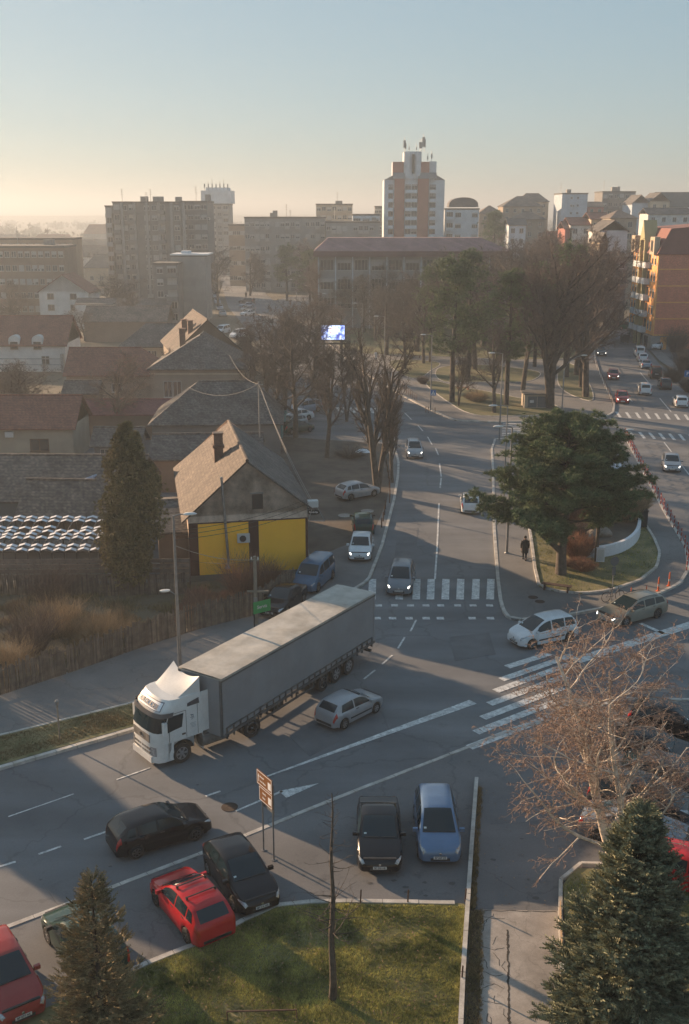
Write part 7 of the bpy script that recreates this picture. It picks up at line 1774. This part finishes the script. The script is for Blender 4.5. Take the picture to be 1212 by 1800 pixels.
for k, x in enumerate((749, 753, 765)):
    tag(link('bollard', bm_, None, (*G(x, 727 + k), .12)), ['left', 'middle', 'right'][k] + ' one of the three dark posts beside the blue crossing sign', 'bollard', 'posts beside the crossing sign')
# white rail on the right street kerb
t = thing('guard_rail', 'long low dark rail along the left kerb of the right street', 'railing', (*G(1046, 640), .12)); o0 = Vector(G(1046, 640)); pts_ = [Vector(G(1046 + 30 * k / 13 + (4 * k / 13) ** 2 * .1, 640 + 75 * k / 13)) - o0 for k in range(14)]; q = MB()
for p in pts_: q.tube([(p.x, p.y, 0), (p.x, p.y, .9)], .035, 5)
q.build('posts', POST, t); q = MB()
for a, b in zip(pts_, pts_[1:]): q.bar((*a, .88), (*b, .88), .03, .05)
q.build('rails', POST, t)
# red and white chain posts
RW = mat('post_red', (.32, .045, .03), .6, var=.15, scale=6); RWW = mat('post_white', (.45, .42, .40), .6)
pm = MB().lathe([(.045, 0), (.045, .3)], 8, 0).lathe([(.046, .301), (.046, .42)], 8, 1).lathe([(.045, .421), (.045, .72)], 8, 0).lathe([(.046, .721), (.046, .82)], 8, 1).lathe([(.045, .821), (.045, 1.0), (.02, 1.04)], 8, 0).mesh('chain_post', [RW, RWW])
pth = [(1099, 770), (1112, 795), (1130, 830), (1150, 868), (1170, 905), (1190, 940), (1204, 968), (1209, 990), (1207, 1006)]
P_ = [Vector(G(*p)) for p in pth]; Ls = [0]
for a, b in zip(P_, P_[1:]): Ls.append(Ls[-1] + (b - a).length)
NP = 27; spots = []
for k in range(NP):
    d = Ls[-1] * k / (NP - 1); i = 0
    while i < len(P_) - 2 and Ls[i + 1] < d: i += 1
    spots.append(P_[i].lerp(P_[i + 1], (d - Ls[i]) / max(1e-6, Ls[i + 1] - Ls[i])))
chm = None
for k, s in enumerate(spots):
    tag(link('chain_post', pm, None, (s.x, s.y, .12)), ORD[k] + ' red and white post of the chained line, counted from the upper crossing', 'post', 'red and white posts linked by chain')
q = MB()
for a, b in zip(spots, spots[1:]):
    for zz in (.86, .5):
        q.tube([(a.x, a.y, zz + .12), ((a.x + b.x) / 2, (a.y + b.y) / 2, zz - .02), (b.x, b.y, zz + .12)], .016, 4, cap=False)
tag(q.build('chain', RW), 'red chain linking the red and white posts', 'chain')
cone = MB().lathe([(.16, 0), (.16, .03), (.07, .05), (.06, .55), (.061, .56), (.055, .8), (.03, 1.0)], 10, 0).lathe([(.066, .35), (.066, .5)], 10, 1).mesh('delineator', [mat('orange_plastic', (.65, .12, .03), .5), RWW])
for px, py, lb in [(1157, 1042, 'orange and white flexible post at the kerb, second from the right'), (1176, 1033, 'tallest orange and white flexible post at the kerb'), (1136, 1047, 'smaller orange flexible post left of the two tall ones'), (1109, 1050, 'leftmost and smallest orange flexible post')]:
    tag(link('flexible_post', cone, None, (*G(px, py), .12)), lb, 'post', 'orange flexible posts at the island kerb').scale = ((1, 1, 1) if px > 1150 else (.6, .6, .6))
# rusty stakes by the lawn
for px, py, lb in [(634, 1592, 'short rusty stake on the lawn edge below the black coupe'), (717, 1592, 'short rusty stake on the lawn edge between the coupe and the blue car'), (818, 1590, 'rusty stake at the top corner of the lawn'), (812, 1728, 'rusty stake halfway down the long low kerb')]:
    tag(link('stake', MB().tube([(0, 0, 0), (.02, 0, .55)], .03, 6).mesh('stake', POST), None, (*G(px, py), .12)), lb, 'stake', 'rusty stakes round the lawn')
t = thing('low_rail', 'thin rusty rail close to the ground at the bottom edge of the photo', 'railing', (*G(400, 1800), .12)); q = MB(); b = Vector(G(522, 1797)) - Vector(G(400, 1800)); q.bar((0, 0, .35), (b.x, b.y, .35), .04, .04); q.tube([(.0, 0, 0), (0, 0, .35)], .02, 5); q.tube([(b.x, b.y, 0), (b.x, b.y, .35)], .02, 5); q.build('rail', POST, t)
# planter with white wall, boulders, box, kiosk, bench, bicycle
arcp = [(998, 960), (1010, 978), (1035, 985), (1075, 980), (1105, 968), (1122, 950), (1124, 925)]
WW = wallm('planter_white', (.58, .58, .60), .1); q = MB(); P_ = chaikin([G(*p) for p in arcp], 2, False); o0 = P_[0]
for a, b in zip(P_, P_[1:]):
    a, b = Vector(a), Vector(b); n_ = Vector((-(b - a).y, (b - a).x)).normalized() * .13; a0 = Vector(o0)
    q.prism([a - n_ - a0, b - n_ - a0, b + n_ - a0, a + n_ - a0], 0, .85)
t = thing('planter_wall', 'curved low white wall round the planted mound on the island', 'wall', (*o0, .15)); q.build('wall', WW, t)
MB().prism([Vector(p) - Vector(o0) for p in P_] + [Vector(G(1100, 905)) - Vector(o0), Vector(G(1010, 905)) - Vector(o0)], -.1, .55).build('planter_soil', DIRT, t)
for i, (px, py, s, lb) in enumerate([(1042, 958, .55, 'left pale boulder in the planter'), (1062, 956, .6, 'round pale boulder in the middle of the planter'), (1030, 962, .4, 'small boulder at the left end of the planter')]):
    rnd = random.Random(i); bm2 = bmesh.new(); bmesh.ops.create_icosphere(bm2, subdivisions=3, radius=s)
    for v in bm2.verts: v.co *= 1 + .12 * math.sin(v.co.x * 7 + i) * math.cos(v.co.y * 6) + rnd.uniform(-.02, .02); v.co.z *= .7
    me = bpy.data.meshes.new('boulder'); bm2.to_mesh(me); bm2.free(); me.materials.append(mat('boulder_stone', (.22, .19, .16), .9, var=.25, scale=2)); tag(link('boulder', me, None, (*G(px, py), .85)), lb, 'boulder', 'boulders in the planter')
o = thing('cabinet_box', 'small white electric cabinet standing before the planter wall', 'cabinet', (*G(1054, 990), .15)); MB().box(-.3, .3, -.2, .2, 0, 1.05).build('casing', WW, o); MB().box(-.34, .34, -.24, .24, 1.052, 1.1).build('lid', WW, o); MB().box(-.24, .24, -.215, -.201, .1, .95).build('door', MATS['ac_white'], o)
o = thing('dark_cabinet', 'dark metal box at the right end of the planter', 'cabinet', (*G(1128, 930), .15)); MB().box(-.35, .35, -.3, .3, .1, 1.4).build('casing', BLK, o); MB().box(-.4, .4, -.35, .35, 1.402, 1.46).build('lid', BLK, o)
o = thing('tree_trunk', 'bare brown pole trunk rising from the island grass before the planter', 'trunk', (*G(1048, 990), .15)); MB().tube([(0, 0, 0), (.0, .05, 3), (.05, .1, 5.5)], [.16, .13, .11], 8).build('trunk', BARK, o, 180); link('crown', PP[0][1], o, (0, 0, -.2)).scale = (.45, .45, .52)
kx, ky = G(940, 719); o = thing('transformer_kiosk', 'small concrete kiosk with dark shutters and a flat roof on the park lawn', 'kiosk', (kx - 1.35, ky, .12)); MB().box(0, 3.0, 0, 2.4, 0, 1.75).build('wall', WC['beige'], o); MB().box(-.15, 3.15, -.2, 2.6, 1.752, 1.92).build('roof', ROOFC, o); 
for x in (.45, 1.7): d_ = MB().box(x, x + 1.15, -.03, -.004, .1, 1.5).build('shutter', SD, o)
MB().box(.7, 1.2, -.04, -.031, .7, 1.05).build('notice', MATS['ac_white'], o)
def bench(px, py, rz, label, z, m, L_=1.8):
    o = thing('bench', label, 'bench', (*G(px, py), z), rz, None); MB().box(0, L_, 0, .12, .40, .45).box(0, L_, .15, .27, .40, .45).box(0, L_, .30, .42, .40, .45).build('seat', m, o)
    for x in (.15, L_ - .3): MB().box(x, x + .12, .02, .40, 0, .398).build('leg', m, o)
    return o
bench(951, 1040, math.atan2(Vector(G(972, 1046)).y - Vector(G(951, 1040)).y, 1.6), 'low dark wooden bench at the tip of the island lawn', .13, POST, 2.0); bench(805, 688, .2, 'reddish park bench near the straw coloured bush', .12, mat('bench_red', (.22, .08, .04))); bench(722, 631, 0, 'small dark bench on the far left park lawn', .12, POST)
def bicycle(px, py, rz):
    o = thing('bicycle', 'dark bicycle leaning on the round sign post by the island kerb', 'bicycle', (*G(px, py), .13), rz)
    for x in (-.52, .52):
        q = MB(); pts_ = [(x + .34 * math.cos(a), 0, .35 + .34 * math.sin(a)) for a in np.linspace(0, 2 * math.pi, 19)]; q.tube(pts_, .022, 5, cap=False); wh = q.build('wheel', RUB, o)
        q = MB()
        for a in np.linspace(0, math.pi, 7)[:-1]: q.tube([(x - .33 * math.cos(a), 0, .35 - .33 * math.sin(a)), (x + .33 * math.cos(a), 0, .35 + .33 * math.sin(a))], .004, 3, cap=False)
        q.build('spokes', METL, wh)
    MB().tube([(-.52, 0, .35), (-.18, 0, .80), (.38, 0, .82), (.0, 0, .32), (-.18, 0, .80)], .02, 5).tube([(-.52, 0, .35), (.0, 0, .32)], .016, 5).tube([(.52, 0, .35), (.38, 0, .95)], .02, 5).tube([(-.18, 0, .8), (-.22, 0, .95)], .015, 5).build('frame', mat('bike_paint', (.05, .05, .055), .4), o)
    MB().tube([(.36, -.28, 1.0), (.40, -.1, .96), (.40, .1, .96), (.36, .28, 1.0)], .014, 5).build('handlebar', BLK, o); MB().box(-.36, -.1, -.07, .07, .94, .99).build('saddle', BLK, o); return o
bicycle(1077, 1060, .35)
# waste container, billboard
o = thing('waste_container', 'grey rounded waste container on wheels on the lot of the right street', 'container', (*G(1098, 603), .11), .2); q = MB(); pr = [(.6, 0), (.75, .9), (.7, 1.1), (.35, 1.35), (-.35, 1.35), (-.7, 1.1), (-.75, .9), (-.6, 0)]; n = len(pr); q.add([(x, -.55, z + .2) for x, z in pr] + [(x, .55, z + .2) for x, z in pr], [tuple(range(n)), tuple(range(2 * n - 1, n - 1, -1))] + [(i, i + n, (i + 1) % n + n, (i + 1) % n) for i in range(n)]); q.build('body', mat('container_grey', (.07, .075, .08), .5, .4), o)
for sx in (-.5, .5):
    for sy in (-.4, .4): MB().lathe([(.1, -.03), (.1, .03)], 10, M=Matrix.Translation((sx, sy, .1)) @ Matrix.Rotation(R(90), 4, 'X')).build('wheel', RUB, o)
Yb = 176.0; xb = XY(565, 585, Yb); wbb = XY(606, 585, Yb) - xb; z1, z2 = ZY(597, Yb), ZY(572, Yb)
o = thing('led_billboard', 'lit electronic billboard with a pale picture on a gantry by the park', 'billboard', (xb, Yb, 0)); MB().box(-.15, wbb + .15, 0, .35, z1 - .15, z2 + .15).build('housing', BLK, o)
sm = bpy.data.materials.new('billboard_screen'); sm.use_nodes = True; t_ = sm.node_tree; pb_ = t_.nodes['Principled BSDF']; tc = t_.nodes.new('ShaderNodeTexCoord'); nz_ = t_.nodes.new('ShaderNodeTexNoise'); nz_.inputs['Scale'].default_value = 1.3; nz_.inputs['Detail'].default_value = 5; cr = t_.nodes.new('ShaderNodeValToRGB')
t_.links.new(tc.outputs['Object'], nz_.inputs['Vector']); t_.links.new(nz_.outputs[0], cr.inputs[0]); cr.color_ramp.elements[0].position = .38; cr.color_ramp.elements[0].color = (.05, .06, .25, 1); cr.color_ramp.elements[1].position = .55; cr.color_ramp.elements[1].color = (.55, .65, .95, 1)
e_ = cr.color_ramp.elements.new(.47); e_.color = (.20, .30, .75, 1); t_.links.new(cr.outputs[0], pb_.inputs['Emission Color']); pb_.inputs['Emission Strength'].default_value = .8; pb_.inputs['Base Color'].default_value = (.02, .02, .03, 1)
MB().quad((0, -.004, z1), (wbb, -.004, z1), (wbb, -.004, z2), (0, -.004, z2)).build('screen', sm, o)
SW_ = mat('screen_white', (.5, .5, .5), .5, emit=((.8, .85, 1), .75)); SR_ = mat('screen_red', (.3, .1, .1), .5, emit=((.8, .15, .25), .6)); q = MB()
q.box(wbb * .32, wbb * .72, -.02, -.006, z1 + .9, z2 - .25); q.build('white_field', SW_, o); q = MB()
for k in range(3): q.box(wbb * .36, wbb * (.68 - .05 * k), -.03, -.021, z2 - .55 - k * .35, z2 - .45 - k * .35)
q.build('text_lines', SR_, o); MB().box(-.1, wbb + .9, .1, .3, z1 - .8, z1 - .55).box(-2.6, -.1, .1, .3, z1 - .75, z1 - .6).build('beam', BLK, o); MB().box(.3, .55, .1, .35, 0, z1 - .16).box(wbb - .55, wbb - .3, .1, .35, 0, z1 - .16).build('leg', BLK, o)
o = thing('flag', 'white flag hanging from a pole at the top of the square', 'flag', (*G(466, 492), 0)); MB().tube([(0, 0, 0), (0, 0, 9)], .08, 6).build('pole', GALV, o); MB().add([(0, 0, 9), (1.0, -.2, 8.2), (.9, .1, 5.8), (0, 0, 5.4), (.5, .25, 7.2)], [(0, 4, 1), (4, 2, 1), (0, 3, 4), (4, 3, 2), (1, 4, 0), (1, 2, 4), (4, 3, 0), (2, 3, 4)]).build('cloth', MATS['sign_white'], o)
o = thing('plastic_sheet', 'small white heap of plastic sheeting in the dirt yard', 'sheeting', (*G(638, 797), .13)); q = MB(); rnd = random.Random(4); pr = [(1.1 * math.cos(a) * rnd.uniform(.6, 1.1), .5 * math.sin(a) * rnd.uniform(.6, 1.1)) for a in np.linspace(0, 6.28, 13)[:-1]]; q.add([(x, y, 0) for x, y in pr] + [(x * .5, y * .5, .25 + .1 * rnd.random()) for x, y in pr] + [(0, 0, .22)], [(i, (i + 1) % 12, (i + 1) % 12 + 12, i + 12) for i in range(12)] + [(i + 12, (i + 1) % 12 + 12, 24) for i in range(12)]); q.build('sheet', MATS['sign_white'], o)
shrub(615, 805, 1.4, 2.6, TWIG, 'heap of cut branches lying by the white sheeting', 90, 260, name='branch_pile', cat='branches', up=.35, rad=.02)
for px, py, lb in [(1070, 830, 'white cafe parasol half hidden by the big pine, upper one'), (1065, 858, 'pale cafe parasol half hidden by the big pine, lower one')]:
    o = thing('parasol', lb, 'parasol', (*G(px, py + 32), .16), .3, 'cafe parasols behind the pine'); MB().tube([(0, 0, 0), (0, 0, 2.6)], .03, 6).build('pole', GALV, o); MB().lathe([(1.6, 2.0), (.8, 2.42), (.02, 2.7)], 8, closed=True).build('canopy', MATS['canopy_white'], o)

# ------------------------------------------------------------------ people
SKIN = mat('skin', (.45, .27, .19), .6); COAT = mat('black_coat', (.012, .012, .014), .8); HAIR = mat('dark_hair', (.02, .014, .01), .8); BAGW = mat('white_bag', (.6, .6, .6), .6); TROU = mat('dark_trousers', (.02, .022, .03), .85)
def person(px, py, rz, label, coat=COAT, legs=TROU, bag=False, stride=.22, group=None, z=.12, s=1.0):
    """one continuous skinned body; coat, hair and bag over it"""
    J = [((0, 0, .95), .14), ((0, 0, 1.15), .13), ((0, 0, 1.38), .15), ((0, 0, 1.50), .06), ((.02, 0, 1.60), .085), ((.02, 0, 1.70), .09)]
    E = [(0, 1), (1, 2), (2, 3), (3, 4), (4, 5)]
    def chain(root_, pts_):
        pr = root_
        for p, r_ in pts_: J.append((p, r_)); E.append((pr, len(J) - 1)); pr = len(J) - 1
        return pr
    for sg, st_ in ((1, stride), (-1, -stride)):
        chain(0, [((.0, sg * .10, .88), .10), ((st_ * .55, sg * .10, .50), .065), ((st_ * .9 - .05, sg * .10, .09), .045), ((st_ * .9 + .12, sg * .11, .045), .035)])
        wr = chain(2, [((0, sg * .19, 1.40), .065), ((-st_ * .3, sg * .25, 1.12), .045), ((-st_ * .3 + .10, sg * .26, .87), .032), ((-st_ * .3 + .13, sg * .26, .80), .03)])
        hx, hy, hz_ = J[wr][0]
        for f in range(4): chain(wr, [((hx + .03 * (f - 1.5), hy, hz_ - .05), .011), ((hx + .03 * (f - 1.5) + .015, hy - sg * .015, hz_ - .09 - .008 * (1.5 - abs(f - 1.5))), .009)])
        chain(wr, [((hx + .05, hy - sg * .03, hz_ - .03), .011), ((hx + .07, hy - sg * .035, hz_ - .055), .009)])
    me = bpy.data.meshes.new('person'); me.from_pydata([j[0] for j in J], E, []); o = link('person', me, None, (*G(px, py), z), rz); tag(o, label, 'person', group); o.scale = (s, s, s)
    me.materials.append(SKIN); sk = o.modifiers.new('skin', 'SKIN'); me.skin_vertices.new() if not me.skin_vertices else None
    for i, j in enumerate(J): me.skin_vertices[0].data[i].radius = (j[1], j[1])
    me.skin_vertices[0].data[0].use_root = True; sb = o.modifiers.new('sub', 'SUBSURF'); sb.levels = sb.render_levels = 1
    q = MB(); q.lathe([(.24, .52), (.22, .8), (.19, 1.05), (.22, 1.35), (.16, 1.48), (.08, 1.53)], 14, M=Matrix.Diagonal((.85, 1.12, 1, 1)))
    for sg, st_ in ((1, stride), (-1, -stride)): q.tube([(0, sg * .20, 1.42), (-st_ * .3, sg * .27, 1.12), (-st_ * .3 + .09, sg * .27, .90)], [.085, .07, .055], 8)
    q.build('coat', coat, o, 60)
    q = MB()
    for sg, st_ in ((1, stride), (-1, -stride)): q.tube([(0, sg * .10, .85), (st_ * .55, sg * .10, .50), (st_ * .9 - .05, sg * .10, .12)], [.12, .085, .065], 8); q.box(st_ * .9 - .11, st_ * .9 + .17, sg * .10 - .05, sg * .10 + .05, 0, .10)
    q.build('trousers', legs, o, 60)
    q = MB(); q.lathe([(.001, 1.80), (.07, 1.79), (.105, 1.73), (.11, 1.66), (.09, 1.58)], 12, M=Matrix.Translation((-.02, 0, 0)), closed=True); q.build('hair', HAIR, o, 60)
    if bag: b = link('shopping_bag', MB().prism([(-.14, -.03), (.14, -.03), (.16, .03), (-.16, .03)], -.45, 0).mesh('shopping_bag', BAGW), None, (o.location.x + .30 * math.cos(rz + R(80)), o.location.y + .30 * math.sin(rz + R(80)), z + .80)); b.rotation_euler = (0, 0, rz); tag(b, 'white plastic bag held by the person in the long black coat', 'bag')
    return o
person(922, 986, R(-100), 'person in a long black coat walking on the island pavement with a white bag', bag=True)
gp = 'small figures on the far pavements'
for px, py, lb in [(447, 535, 'person in dark clothes crossing at the far zebra'), (433, 524, 'person standing left of the far zebra crossing'), (624, 628, 'person on the pavement right of the lit billboard'), (420 + 44, 500, 'person standing below the flag'), (661, 636, 'person in pale clothes near the lamp beside the billboard')]:
    person(px, py, R(-90), lb, group=gp, coat=BAGW if 'pale' in lb else COAT)
HZD = .00072
# ------------------------------------------------------------------ air
hz = MB(); hz.box(-4300, 4300, -400, 6100, -1.2, 64)
hm = bpy.data.materials.new('air'); hm.use_nodes = True; t = hm.node_tree; t.nodes.clear()
out = t.nodes.new('ShaderNodeOutputMaterial'); pv = t.nodes.new('ShaderNodeVolumePrincipled')
pv.inputs['Color'].default_value = (.56, .63, .70, 1); pv.inputs['Density'].default_value = HZD; pv.inputs['Anisotropy'].default_value = .35
t.links.new(pv.outputs[0], out.inputs['Volume'])
tag(hz.build('haze', hm), kind='stuff')
